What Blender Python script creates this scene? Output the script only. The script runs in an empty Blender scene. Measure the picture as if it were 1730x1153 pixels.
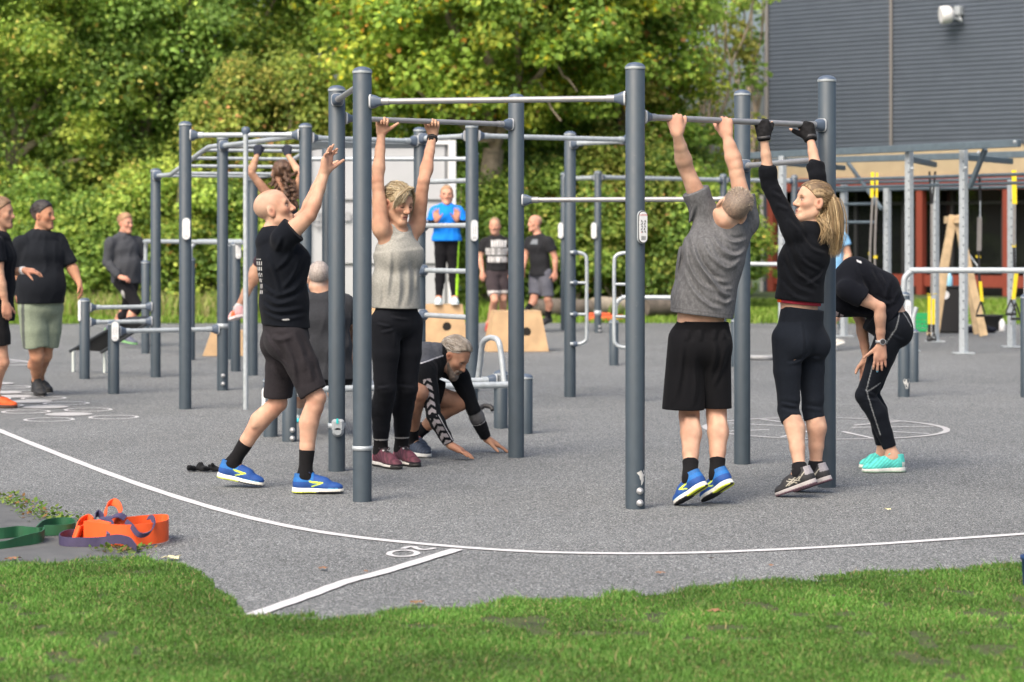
import bpy, math, random
import numpy as np
from mathutils import Vector, Matrix

# ------------------------------------------------------------------ camera, sky, sun, exposure
F_PX, HC, HOR, CX = 4085.0, 1.44, 393.0, 865.0      # focal length (photo pixels), eye height, horizon row
sc = bpy.context.scene
cam_d = bpy.data.cameras.new("camera"); cam = bpy.data.objects.new("camera", cam_d)
sc.collection.objects.link(cam); sc.camera = cam
cam.location = (0, 0, HC); cam.rotation_euler = (math.radians(90), 0, 0)
cam_d.sensor_width = 36; cam_d.lens = 36 * F_PX / 1730
cam_d.shift_y = -(576.5 - HOR) / 1730
cam_d.clip_end = 2000
cam_d.dof.use_dof = True; cam_d.dof.focus_distance = 13.3; cam_d.dof.aperture_fstop = 3.6

SUN_EL, SUN_AZ = 48, 212          # azimuth clockwise from +Y (north); the sun is behind and left of the camera
wd = bpy.data.worlds.new("World"); sc.world = wd; wd.use_nodes = True
nt = wd.node_tree; bg = nt.nodes["Background"]
sky = nt.nodes.new("ShaderNodeTexSky"); sky.sky_type = 'NISHITA'; sky.sun_disc = False
sky.sun_elevation = math.radians(SUN_EL); sky.sun_rotation = math.radians(SUN_AZ)
sky.air_density = 1.0; sky.dust_density = 7.0; sky.ozone_density = 1.0
nt.links.new(sky.outputs[0], bg.inputs[0]); bg.inputs[1].default_value = 0.15
sun_d = bpy.data.lights.new("sun", 'SUN'); sun_d.energy = 1.5; sun_d.angle = math.radians(45); sun_d.color = (1.0, 0.93, 0.83)
sun = bpy.data.objects.new("sun", sun_d); sc.collection.objects.link(sun)
az, el = math.radians(SUN_AZ), math.radians(SUN_EL)
sdir = Vector((math.sin(az) * math.cos(el), math.cos(az) * math.cos(el), math.sin(el)))
sun.rotation_euler = sdir.to_track_quat('Z', 'Y').to_euler(); sun.location = (0, 0, 30)
sc.view_settings.view_transform = 'Standard'; sc.view_settings.look = 'None'
sc.view_settings.gamma = 1; sc.view_settings.exposure = 0.86
sc.cycles.max_bounces = 6; sc.cycles.transparent_max_bounces = 6

# ------------------------------------------------------------------ measuring helpers (photo -> metres on the real place)
def G(py): return F_PX * HC / (py - HOR)
def W(px, py, d): return np.array([(px - CX) * d / F_PX, d, HC + (HOR - py) * d / F_PX])
def gnd(px, py, z=0.0):
    d = G(py); return np.array([(px - CX) * d / F_PX, d, z])
def XY(px, d, z): return np.array([(px - CX) * d / F_PX, d, z])
def nrm(v):
    v = np.asarray(v, float); return v / (np.linalg.norm(v) + 1e-12)
def lerp(a, b, t): return np.asarray(a, float) * (1 - t) + np.asarray(b, float) * t
rng = np.random.default_rng(11)

# ------------------------------------------------------------------ materials
MATS = {}
def mat(name, col, rough=0.6, metal=0.0, var=0.0, vscale=30.0, bump=0.0, bscale=200.0, spec=0.5, sheen=0.0, attr=False, trans=0.0, sss=0.0, dirt=None, coat=0.0):
    if name in MATS: return MATS[name]
    m = bpy.data.materials.new(name); m.use_nodes = True; t = m.node_tree; N = t.nodes; L = t.links
    b = N["Principled BSDF"]; out = N["Material Output"]
    b.inputs["Roughness"].default_value = rough; b.inputs["Metallic"].default_value = metal
    b.inputs["Specular IOR Level"].default_value = spec
    b.inputs["Sheen Weight"].default_value = sheen; b.inputs["Coat Weight"].default_value = coat
    if attr:
        a = N.new("ShaderNodeAttribute"); a.attribute_name = "Col"; src = a.outputs["Color"]
    else:
        r = N.new("ShaderNodeRGB"); r.outputs[0].default_value = (*col, 1); src = r.outputs[0]
    tc = N.new("ShaderNodeTexCoord")
    if var > 0:
        n = N.new("ShaderNodeTexNoise"); n.inputs["Scale"].default_value = vscale; n.inputs["Detail"].default_value = 5
        L.new(tc.outputs["Object"], n.inputs["Vector"])
        mr = N.new("ShaderNodeMapRange"); mr.inputs["From Min"].default_value = 0.3; mr.inputs["From Max"].default_value = 0.7
        mr.inputs["To Min"].default_value = 1 - var; mr.inputs["To Max"].default_value = 1 + var
        L.new(n.outputs["Fac"], mr.inputs["Value"])
        mx = N.new("ShaderNodeVectorMath"); mx.operation = 'SCALE'
        L.new(src, mx.inputs[0]); L.new(mr.outputs[0], mx.inputs["Scale"]); src = mx.outputs[0]
        mr2 = N.new("ShaderNodeMapRange"); mr2.inputs["To Min"].default_value = max(0, rough - .12); mr2.inputs["To Max"].default_value = min(1, rough + .12)
        L.new(n.outputs["Fac"], mr2.inputs["Value"]); L.new(mr2.outputs[0], b.inputs["Roughness"])
    if dirt:
        n = N.new("ShaderNodeTexNoise"); n.inputs["Scale"].default_value = dirt[1]; n.inputs["Detail"].default_value = 8; n.inputs["Roughness"].default_value = .7
        L.new(tc.outputs["Object"], n.inputs["Vector"])
        mr = N.new("ShaderNodeMapRange"); mr.inputs["From Min"].default_value = dirt[2]; mr.inputs["From Max"].default_value = dirt[2] + .15
        L.new(n.outputs["Fac"], mr.inputs["Value"])
        mx = N.new("ShaderNodeMixRGB"); mx.inputs[2].default_value = (*dirt[0], 1)
        L.new(mr.outputs[0], mx.inputs[0]); L.new(src, mx.inputs[1]); src = mx.outputs[0]
    L.new(src, b.inputs["Base Color"])
    if bump > 0:
        n = N.new("ShaderNodeTexNoise"); n.inputs["Scale"].default_value = bscale; n.inputs["Detail"].default_value = 3
        L.new(tc.outputs["Object"], n.inputs["Vector"])
        bp = N.new("ShaderNodeBump"); bp.inputs["Strength"].default_value = bump; bp.inputs["Distance"].default_value = 0.004
        L.new(n.outputs["Fac"], bp.inputs["Height"]); L.new(bp.outputs[0], b.inputs["Normal"])
    if sss > 0:
        b.inputs["Subsurface Weight"].default_value = sss; b.inputs["Subsurface Scale"].default_value = 0.01
        b.inputs["Subsurface Radius"].default_value = (1, .35, .2)
    if trans > 0:
        tr = N.new("ShaderNodeBsdfTranslucent"); L.new(src, tr.inputs["Color"])
        ms = N.new("ShaderNodeMixShader"); ms.inputs[0].default_value = trans
        L.new(b.outputs[0], ms.inputs[1]); L.new(tr.outputs[0], ms.inputs[2]); L.new(ms.outputs[0], out.inputs["Surface"])
    MATS[name] = m; return m

POST = mat("post_paint", (.038, .055, .071), .55, var=.07, vscale=14, dirt=((.13, .135, .135), 13, .64))
CAPM = mat("cap_plastic", (.07, .095, .135), .4, var=.06)
STEEL = mat("stainless_tube", (.27, .275, .285), .42, .35, var=.10, vscale=20)
GALV = mat("galvanised_steel", (.38, .42, .445), .5, .3, var=.13, vscale=28)
GALVD = mat("grey_steel_beam", (.10, .135, .16), .5, .3, var=.12, vscale=14)
WHITE = mat("white_plastic", (.66, .67, .68), .45, var=.04)
GREYP = mat("grey_plastic", (.30, .33, .35), .45, var=.05)
BLACKP = mat("black_rubber", (.012, .012, .013), .65, var=.15)
PICTO = mat("sign_print", (.03, .03, .035), .6)
REDP = mat("sign_print_red", (.55, .03, .03), .6)
YEL = mat("yellow_webbing", (.75, .58, .02), .7, var=.08)
WEBG = mat("grey_webbing", (.22, .21, .2), .8, var=.15)
PLY = mat("plywood", (.46, .31, .17), .6, var=.16, vscale=6, bump=.2, bscale=60)
WOODR = mat("raw_timber", (.50, .37, .22), .7, var=.2, vscale=9)
REDB = mat("red_painted_steel", (.20, .040, .024), .55, var=.1)
CLAD = mat("dark_cladding", (.072, .089, .116), .5, .2, var=.05, vscale=3)
BEIGE = mat("beige_panel", (.35, .285, .185), .7, var=.08, vscale=4)
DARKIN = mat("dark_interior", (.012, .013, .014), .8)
GLASS = mat("window_glass", (.008, .009, .010), .06, spec=.5)
PAINT = mat("road_paint", (.52, .52, .53), .75, var=.12, vscale=160, bump=.5, bscale=220, dirt=((.24, .24, .245), 130, .585))
PAINTW = mat("worn_road_paint", (.38, .38, .385), .8, var=.15, vscale=160, bump=.4, bscale=220, dirt=((.19, .195, .2), 90, .53))
SKIN = mat("skin", (.5, .3, .2), .68, attr=True, var=.11, vscale=26, sss=.05, bump=.15, bscale=260, spec=.28)
CLOTH = mat("fabric", (.1, .1, .1), .9, attr=True, sheen=.03, bump=.35, bscale=420, var=.14, vscale=90, spec=.08)
STRAND = mat("fine_hair", (.2, .2, .2), .45, attr=True, spec=.35)
HAIR = mat("hair_strands", (.1, .1, .1), .5, attr=True, var=.3, vscale=120, bump=.8, bscale=300)
SHOE = mat("shoe_mesh", (.1, .1, .1), .7, attr=True, bump=.5, bscale=500, var=.14, vscale=90)
SOLE = mat("shoe_sole", (.6, .6, .56), .7, attr=True, var=.1, vscale=60)

# ------------------------------------------------------------------ objects
COL = sc.collection
def tag(o, label=None, cat=None, group=None, kind=None):
    if label: o["label"] = label
    if cat: o["category"] = cat
    if group: o["group"] = group
    if kind: o["kind"] = kind
    return o
def thing(name, label, cat, loc, group=None):
    o = bpy.data.objects.new(name, None); COL.objects.link(o); o.location = Vector([float(v) for v in loc])
    o.empty_display_size = .2
    return tag(o, label, cat, group)
def wloc(o):
    v = Vector((0, 0, 0))
    while o is not None: v = v + o.location; o = o.parent
    return v
def link(me, name, m, parent=None):
    """Mesh given in world metres; a child is stored relative to its thing."""
    if m is not None: me.materials.append(m)
    o = bpy.data.objects.new(name, me); COL.objects.link(o)
    if parent is not None:
        base = wloc(parent); o.parent = parent
        me.transform(Matrix.Translation(-base))
    return o
def setbase(o, p):
    p = Vector([float(v) for v in p]); o.data.transform(Matrix.Translation(-p)); o.location = p; return o
class MB:
    def __init__(s): s.v = []; s.f = []; s.sm = []
    def add(s, vs, fs, smooth=False):
        n = len(s.v); s.v += [tuple(float(c) for c in v) for v in vs]; s.f += [tuple(i + n for i in f) for f in fs]; s.sm += [smooth] * len(fs); return s
    def box(s, c, size, ax=None, bev=0.0):
        c = np.asarray(c, float); X, Y, Z = ax if ax is not None else np.eye(3)
        hx, hy, hz = [q / 2 for q in size]
        P = lambda a, b, e: c + np.asarray(X) * a * hx + np.asarray(Y) * b * hy + np.asarray(Z) * e * hz
        if bev <= 0:
            vs = [P(a, b, e) for e in (-1, 1) for b in (-1, 1) for a in (-1, 1)]
            return s.add(vs, [(0, 2, 3, 1), (4, 5, 7, 6), (0, 1, 5, 4), (2, 6, 7, 3), (0, 4, 6, 2), (1, 3, 7, 5)])
        bx, by, bz = bev / hx, bev / hy, bev / hz
        rings = []
        for e, q in ((-1, 1), (-1 + bz, 0), (1 - bz, 0), (1, 1)):
            k = bev if q else 0
            ax_, ay_ = 1 - k / hx, 1 - k / hy
            rings.append([P(u * ax_, w * ay_, e) for u, w in ((-1, -1 + by), (-1 + bx, -1), (1 - bx, -1), (1, -1 + by), (1, 1 - by), (1 - bx, 1), (-1 + bx, 1), (-1, 1 - by))])
        vs = [p for r in rings for p in r]; fs = [tuple(range(7, -1, -1)), tuple(range(24, 32))]
        for r in range(3):
            for i in range(8):
                j = (i + 1) % 8; fs.append((r * 8 + i, r * 8 + j, r * 8 + 8 + j, r * 8 + 8 + i))
        return s.add(vs, fs)
    def tube(s, pts, r, n=12, cap=True):
        pts = [np.asarray(p, float) for p in pts]; m = len(pts)
        rs = r if hasattr(r, '__len__') else [r] * m
        vs = []; ref = None
        for i in range(m):
            t = nrm(pts[min(i + 1, m - 1)] - pts[max(i - 1, 0)])
            if ref is None: ref = np.array([0, 0, 1.]) if abs(t[2]) < .9 else np.array([1., 0, 0])
            a = nrm(np.cross(t, ref)); b = np.cross(a, t); ref = b
            for k in range(n):
                th = 2 * math.pi * k / n; vs.append(pts[i] + rs[i] * (math.cos(th) * a + math.sin(th) * b))
        fs = [(i * n + k, i * n + (k + 1) % n, (i + 1) * n + (k + 1) % n, (i + 1) * n + k) for i in range(m - 1) for k in range(n)]
        s.add(vs, fs, True)
        if cap:
            s.add(vs[:n], [tuple(range(n - 1, -1, -1))]); s.add(vs[-n:], [tuple(range(n))])
        return s
    def lathe(s, o, axis, prof, n=20, sq=2.0, up=(0, 0, 1)):
        """prof = [(along, radius)]; sq > 2 makes the ring a rounded square."""
        o = np.asarray(o, float); t = nrm(axis); u = np.asarray(up, float)
        if abs(np.dot(u, t)) > .9: u = np.array([1., 0, 0])
        a = nrm(np.cross(u, t)); b = np.cross(t, a); vs = []
        for z, r in prof:
            for k in range(n):
                th = 2 * math.pi * k / n; c, q = math.cos(th), math.sin(th)
                e = (abs(c) ** sq + abs(q) ** sq) ** (-1 / sq)
                vs.append(o + t * z + r * e * (c * a + q * b))
        m = len(prof)
        fs = [(i * n + k, i * n + (k + 1) % n, (i + 1) * n + (k + 1) % n, (i + 1) * n + k) for i in range(m - 1) for k in range(n)]
        s.add(vs, fs, True)
        s.add(vs[:n], [tuple(range(n - 1, -1, -1))]); s.add(vs[-n:], [tuple(range(n))])
        return s
    def prism(s, poly, depth):
        """poly: 3-D outline, extruded by the vector depth."""
        poly = [np.asarray(p, float) for p in poly]; n = len(poly); d = np.asarray(depth, float)
        vs = poly + [p + d for p in poly]
        fs = [tuple(range(n - 1, -1, -1)), tuple(range(n, 2 * n))] + [(i, (i + 1) % n, n + (i + 1) % n, n + i) for i in range(n)]
        return s.add(vs, fs)
    def ribbon(s, pts, wid, w, th=.004):
        """flat band through pts; wid = across direction(s)."""
        pts = [np.asarray(p, float) for p in pts]; m = len(pts)
        ws = [nrm(wid)] * m if np.ndim(wid) == 1 else [nrm(q) for q in wid]
        wv = w if hasattr(w, '__len__') else [w] * m
        vs = []
        for i in range(m):
            t = nrm(pts[min(i + 1, m - 1)] - pts[max(i - 1, 0)]); a = ws[i]; b = nrm(np.cross(t, a))
            for u, q in ((-1, -1), (1, -1), (1, 1), (-1, 1)): vs.append(pts[i] + a * u * wv[i] / 2 + b * q * th / 2)
        fs = [(i * 4 + k, i * 4 + (k + 1) % 4, i * 4 + 4 + (k + 1) % 4, i * 4 + 4 + k) for i in range(m - 1) for k in range(4)]
        fs += [(3, 2, 1, 0), tuple((m - 1) * 4 + k for k in range(4))]
        return s.add(vs, fs)
    def build(s, name, m, parent=None):
        me = bpy.data.meshes.new(name); me.from_pydata(s.v, [], s.f)
        me.polygons.foreach_set("use_smooth", s.sm); me.update()
        return link(me, name, m, parent)
def spline(pts, n=8):
    P = [np.asarray(p, float) for p in pts]; P = [2 * P[0] - P[1]] + P + [2 * P[-1] - P[-2]]; out = []
    for i in range(1, len(P) - 2):
        for k in range(n):
            t = k / n; a, b, c, d = P[i - 1:i + 3]
            out.append(.5 * ((2 * b) + (c - a) * t + (2 * a - 5 * b + 4 * c - d) * t * t + (3 * b - a - 3 * c + d) * t ** 3))
    return out + [P[-2]]
def bigmesh(name, V, faces, m, parent=None, col=None, smooth=False, nv=4):
    """V (n,3), faces (k,nv) numpy; col (n,3) point colours"""
    me = bpy.data.meshes.new(name); V = np.asarray(V, np.float32); faces = np.asarray(faces, np.int32)
    me.vertices.add(len(V)); me.vertices.foreach_set("co", V.ravel())
    me.loops.add(faces.size); me.loops.foreach_set("vertex_index", faces.ravel())
    me.polygons.add(len(faces)); me.polygons.foreach_set("loop_start", np.arange(len(faces), dtype=np.int32) * nv)
    me.polygons.foreach_set("use_smooth", np.full(len(faces), smooth))
    me.update(calc_edges=True)
    if col is not None:
        a = me.attributes.new("Col", 'FLOAT_COLOR', 'POINT')
        c = np.ones((len(V), 4), np.float32); c[:, :3] = col; a.data.foreach_set("color", c.ravel())
    return link(me, name, m, parent)
def text_mesh(body, size, m, parent, origin, right, up, name="lettering"):
    cu = bpy.data.curves.new("t", 'FONT'); cu.body = body; cu.size = size; cu.align_x = 'CENTER'; cu.align_y = 'CENTER'
    ob = bpy.data.objects.new("t", cu); COL.objects.link(ob)
    dg = bpy.context.evaluated_depsgraph_get(); me = bpy.data.meshes.new_from_object(ob.evaluated_get(dg))
    bpy.data.objects.remove(ob); r = Vector(nrm(right)); u = Vector(nrm(up)); n = r.cross(u)
    M = Matrix.Identity(4)
    for i in range(3): M[i][0], M[i][1], M[i][2], M[i][3] = r[i], u[i], n[i], float(origin[i])
    me.transform(M); me.materials.clear()
    return link(me, name, m, parent)
# ------------------------------------------------------------------ the ground
def ground_material():
    m = bpy.data.materials.new("sports_ground_tarmac"); m.use_nodes = True; t = m.node_tree; N = t.nodes; L = t.links
    b = N["Principled BSDF"]; b.inputs["Roughness"].default_value = .85; b.inputs["Specular IOR Level"].default_value = .3
    tc = N.new("ShaderNodeTexCoord")
    v = N.new("ShaderNodeTexVoronoi"); v.inputs["Scale"].default_value = 190; v.inputs["Randomness"].default_value = 1
    L.new(tc.outputs["Object"], v.inputs["Vector"])
    sp = N.new("ShaderNodeSeparateColor"); L.new(v.outputs["Color"], sp.inputs[0])
    r = N.new("ShaderNodeValToRGB"); e = r.color_ramp.elements
    e[0].position = 0; e[0].color = (.022, .024, .0245, 1); e[1].position = 1; e[1].color = (.47, .49, .49, 1)
    for p, c in ((.3, (.080, .086, .088, 1)), (.68, (.152, .160, .163, 1)), (.88, (.25, .262, .264, 1))):
        q = e.new(p); q.color = c
    L.new(sp.outputs[0], r.inputs[0])
    n = N.new("ShaderNodeTexNoise"); n.inputs["Scale"].default_value = .55; n.inputs["Detail"].default_value = 6; n.inputs["Roughness"].default_value = .65
    L.new(tc.outputs["Object"], n.inputs["Vector"])
    mr = N.new("ShaderNodeMapRange"); mr.inputs["From Min"].default_value = .3; mr.inputs["From Max"].default_value = .7
    mr.inputs["To Min"].default_value = .86; mr.inputs["To Max"].default_value = 1.12; L.new(n.outputs["Fac"], mr.inputs[0])
    sc_ = N.new("ShaderNodeVectorMath"); sc_.operation = 'SCALE'; L.new(r.outputs[0], sc_.inputs[0]); L.new(mr.outputs[0], sc_.inputs["Scale"])
    n2 = N.new("ShaderNodeTexNoise"); n2.inputs["Scale"].default_value = 2.3; n2.inputs["Detail"].default_value = 9; n2.inputs["Roughness"].default_value = .72
    L.new(tc.outputs["Object"], n2.inputs["Vector"])
    m2 = N.new("ShaderNodeMapRange"); m2.inputs["From Min"].default_value = .56; m2.inputs["From Max"].default_value = .78; m2.inputs["To Min"].default_value = 1.0; m2.inputs["To Max"].default_value = .70; L.new(n2.outputs["Fac"], m2.inputs[0])
    s2 = N.new("ShaderNodeVectorMath"); s2.operation = 'SCALE'; L.new(sc_.outputs[0], s2.inputs[0]); L.new(m2.outputs[0], s2.inputs["Scale"])
    n3 = N.new("ShaderNodeTexNoise"); n3.inputs["Scale"].default_value = 17; n3.inputs["Detail"].default_value = 3; L.new(tc.outputs["Object"], n3.inputs["Vector"])
    m3 = N.new("ShaderNodeMapRange"); m3.inputs["From Min"].default_value = .69; m3.inputs["From Max"].default_value = .74; m3.inputs["To Max"].default_value = .35; L.new(n3.outputs["Fac"], m3.inputs[0])
    x3 = N.new("ShaderNodeMixRGB"); x3.inputs[2].default_value = (.30, .29, .27, 1); L.new(m3.outputs[0], x3.inputs[0]); L.new(s2.outputs[0], x3.inputs[1])
    L.new(x3.outputs[0], b.inputs["Base Color"])
    bp = N.new("ShaderNodeBump"); bp.inputs["Strength"].default_value = .3; bp.inputs["Distance"].default_value = .005
    L.new(v.outputs["Distance"], bp.inputs["Height"]); L.new(bp.outputs[0], b.inputs["Normal"])
    return m
TARMAC = ground_material()
PATHM = mat("old_asphalt", (.082, .086, .088), .85, var=.2, vscale=9, bump=.5, bscale=160, dirt=((.17, .172, .17), 140, .56))
SOIL = mat("lawn_soil", (.055, .085, .022), .95, var=.35, vscale=2.2, bump=.5, bscale=40)
LAWNB = mat("trampled_soil", (.045, .060, .013), .95, var=.5, vscale=9, bump=.6, bscale=60, dirt=((.035, .022, .010), 9, .5))

def sheet(name, pts, m, z):
    me = bpy.data.meshes.new(name); me.from_pydata([(float(p[0]), float(p[1]), z) for p in pts], [], [tuple(range(len(pts)))]); me.update()
    o = link(me, name, m); return tag(o, kind='structure')
sheet("ground", [(-500, -60), (500, -60), (500, 900), (-500, 900)], SOIL, -.012)
EDGE = [(-700, 951), (0, 951), (90, 950), (180, 945), (235, 938), (290, 950), (345, 972), (385, 1005), (415, 1036), (450, 1046), (540, 1043), (640, 1034), (760, 1024), (880, 1015), (1000, 1007), (1120, 998), (1240, 988), (1360, 978), (1480, 968), (1600, 962), (1730, 955), (2300, 935)]
near = [gnd(x, y + 5) for x, y in EDGE]
far = [(32, 36.5), (12, 37.5), (5, 38.2), (0, 38.6), (-6, 38.2), (-12, 37), (-32, 35)]
sheet("sports_court", [(p[0], p[1]) for p in near] + [(32, 12)] + far + [(-32, 10)], TARMAC, -.004)
sheet("path", [gnd(-500, 845), gnd(-60, 838), gnd(0, 848), gnd(70, 872), gnd(135, 902), gnd(205, 938), gnd(196, 947), gnd(0, 958), gnd(-500, 960)], PATHM, 0.0)
sheet("lawn", [(p[0], p[1]) for p in reversed(near)] + [(-9, 6), (-9, 3), (9, 3), (9, 6)], LAWNB, -.007)

# ------------------------------------------------------------------ painted lines
def line_strip(name, pts, w, z=.0002, closed=False):
    P = [np.asarray(p[:2], float) for p in pts]; n = len(P); vs = []
    for i in range(n):
        a = P[(i - 1) % n] if closed else P[max(i - 1, 0)]; c = P[(i + 1) % n] if closed else P[min(i + 1, n - 1)]
        t = nrm(c - a); q = np.array([-t[1], t[0]]); ww = w * (1 + .07 * math.sin(i * 1.7))
        vs += [(*(P[i] + q * ww / 2), z), (*(P[i] - q * ww / 2), z)]
    k = n if closed else n - 1
    fs = [(2 * i, 2 * i + 1, 2 * ((i + 1) % n) + 1, 2 * ((i + 1) % n)) for i in range(k)]
    me = bpy.data.meshes.new(name); me.from_pydata([tuple(map(float, v)) for v in vs], [], fs); me.update()
    return tag(link(me, name, PAINT), kind='structure')
LN = [(-300, 610), (-120, 680), (0, 728), (100, 768), (200, 806), (300, 840), (400, 869), (500, 891.5), (600, 907), (700, 917.5), (800, 926), (900, 932), (1000, 934.5), (1100, 935), (1200, 933), (1300, 929), (1400, 924), (1500, 918), (1600, 911), (1730, 902), (1900, 889), (2150, 868), (2500, 836)]
line_strip("painted_line", spline([gnd(x, y) for x, y in LN], 6), .060)
line_strip("painted_line", spline([gnd(772, 928.5), gnd(650, 966), gnd(585, 983), gnd(520, 1007), gnd(422, 1041)], 8), .066, z=.0016)
c0 = gnd(681, 935); line_strip("painted_number", [(c0[0] + .063 * math.cos(a), c0[1] + .105 * math.sin(a)) for a in np.linspace(0, 2 * math.pi, 28, endpoint=False)], .026, closed=True)
line_strip("painted_number", spline([gnd(680, 927), gnd(690, 924), gnd(698, 923.5), gnd(703, 926), gnd(712, 928.5), gnd(724, 928), gnd(735, 926)], 6), .028)
def worn(o): o.data.materials[0] = PAINTW; return o
def ring(px, py, r, w=.022, fill=False, z=.0002):
    c = gnd(px, py)
    pts = [(c[0] + r * math.cos(a), c[1] + r * math.sin(a)) for a in np.linspace(0, 2 * math.pi, 40, endpoint=False)]
    if fill: sheet("painted_spot", pts, PAINTW, z)
    else: line_strip("painted_ring", pts, w, z, True)
for i, (x, y, fl) in enumerate([(83, 709, 0), (192, 705, 0), (116, 700, 1), (149, 692.6, 0), (44, 696, 0), (77, 688, 1), (112, 682, 0), (51, 679, 1), (74, 673.5, 0), (18, 670.5, 1), (0, 686, 0), (38, 663, 0), (2, 664, 1), (18, 655, 0), (-10, 649, 1), (-20, 675, 0)]):
    ring(x, y, .185 if fl else .183, .028, fl, .0002 + .0004 * i)
cc = gnd(1394, 723); worn(line_strip("painted_circle", [(cc[0] + .88 * math.cos(a), cc[1] + .98 * math.sin(a)) for a in np.linspace(0, 2 * math.pi, 64, endpoint=False)], .05, closed=True))
for i, a in enumerate(np.radians([8, 40, 78, 118, 150, 200, 240, 285, 325])):
    r0 = .22 + .15 * (i % 3); line_strip("painted_spoke", [(cc[0] + .88 * q * math.cos(a), cc[1] + .98 * q * math.sin(a)) for q in np.linspace(r0, .94, 5)], .03, .0012)
for i, (a, b) in enumerate([((0, 606), (52, 612)), ((0, 614), (30, 612)), ((-40, 600), (10, 609)), ((8, 618), (54, 617))]): line_strip("painted_spoke", [gnd(*a), gnd(*b)], .06, .0008 + i * .001)

# ------------------------------------------------------------------ grass (blades as geometry; nobody could count them)
def vnoise_table(seed): return np.random.default_rng(seed).random((32, 32, 32)).astype(np.float32)
_T = [vnoise_table(s) for s in range(4)]
def vnoise(P, s=0):
    P = np.asarray(P, np.float32); i = np.floor(P).astype(np.int32); f = P - i; f = f * f * (3 - 2 * f); i %= 32; j = (i + 1) % 32; T = _T[s % 4]
    x0, y0, z0 = i[..., 0], i[..., 1], i[..., 2]; x1, y1, z1 = j[..., 0], j[..., 1], j[..., 2]; fx, fy, fz = f[..., 0], f[..., 1], f[..., 2]
    a = T[x0, y0, z0] * (1 - fx) + T[x1, y0, z0] * fx; b = T[x0, y1, z0] * (1 - fx) + T[x1, y1, z0] * fx
    c = T[x0, y0, z1] * (1 - fx) + T[x1, y0, z1] * fx; d = T[x0, y1, z1] * (1 - fx) + T[x1, y1, z1] * fx
    return (a * (1 - fy) + b * fy) * (1 - fz) + (c * (1 - fy) + d * fy) * fz
LEAFG = mat("grass_blades", (.1, .2, .03), .6, attr=True, trans=.35, spec=.3)
def blades(name, X, Y, h, w, col, lean=.5, z0=-.01):
    n = len(X); a = rng.random(n) * 6.283; l = h * lean * (.3 + rng.random(n)); b = a + rng.normal(0, .8, n)
    px, py = np.cos(a) * w / 2, np.sin(a) * w / 2; lx, ly = np.cos(b + 1.57) * l, np.sin(b + 1.57) * l
    V = np.zeros((n, 5, 3), np.float32)
    V[:, 0] = np.stack([X - px, Y - py, np.full(n, z0)], 1); V[:, 1] = np.stack([X + px, Y + py, np.full(n, z0)], 1)
    V[:, 2] = np.stack([X + px * .8 + lx * .35, Y + py * .8 + ly * .35, z0 + h * .6], 1); V[:, 3] = np.stack([X - px * .8 + lx * .35, Y - py * .8 + ly * .35, z0 + h * .6], 1)
    V[:, 4] = np.stack([X + lx, Y + ly, z0 + h], 1)
    i = np.arange(n)[:, None] * 5; fc = np.concatenate([np.concatenate([i, i + 1, i + 2], 1), np.concatenate([i, i + 2, i + 3], 1), np.concatenate([i + 3, i + 2, i + 4], 1)])
    o = bigmesh(name, V.reshape(-1, 3), fc, LEAFG, col=np.repeat(col, 5, 0), nv=3); return o
ex = np.array([e[0] for e in EDGE], float); ey = np.array([e[1] for e in EDGE], float)
n = 540000; Y = np.sqrt(rng.random(n) * (11.3 ** 2 - 7.3 ** 2) + 7.3 ** 2); X = (rng.random(n) - .5) * 2 * .31 * Y
pxv = X * F_PX / Y + CX; jit = (vnoise(np.stack([X * 9, Y * 9, 0 * X], 1)) - .5) * .22 + rng.normal(0, .022, n)
keep = Y < F_PX * HC / (np.interp(pxv, ex, ey) - HOR) + jit * .8 + .0
X, Y = X[keep], Y[keep]; edge_d = F_PX * HC / (np.interp(X * F_PX / Y + CX, ex, ey) - HOR) - Y
nz = vnoise(np.stack([X * 3.2, Y * 3.2, 0 * X], 1)); nz2 = vnoise(np.stack([X * 11, Y * 7, 0 * X + 5], 1), 1); nz3 = vnoise(np.stack([X * 1.1, Y * 1.1, 0 * X + 9], 1), 2)
bare = (nz2 < .23) & (nz3 > .40) & (edge_d > .3) & (rng.random(len(X)) < .88)
X, Y, nz, nz2, nz3, edge_d = [a[~bare] for a in (X, Y, nz, nz2, nz3, edge_d)]
hh = .68 * (.014 + .013 * rng.random(len(X)) + .014 * nz ** 2 + .010 * np.clip(1 - edge_d / .25, 0, 1)) * (.6 + .7 * nz2) * (1 + .9 * (rng.random(len(X)) < .03))
r1 = rng.random(len(X))[:, None]
colg = np.where(r1 < .5, [[.085, .205, .032]], np.where(r1 < .82, [[.125, .262, .044]], np.where(r1 < .93, [[.19, .31, .075]], [[.34, .27, .13]]))) * (.7 + .6 * rng.random((len(X), 1))) * (.68 + .6 * nz[:, None]) * (.8 + .4 * nz3[:, None])
tag(blades("lawn_grass", X, Y, hh, .0043, colg, .8), kind='stuff')
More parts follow.
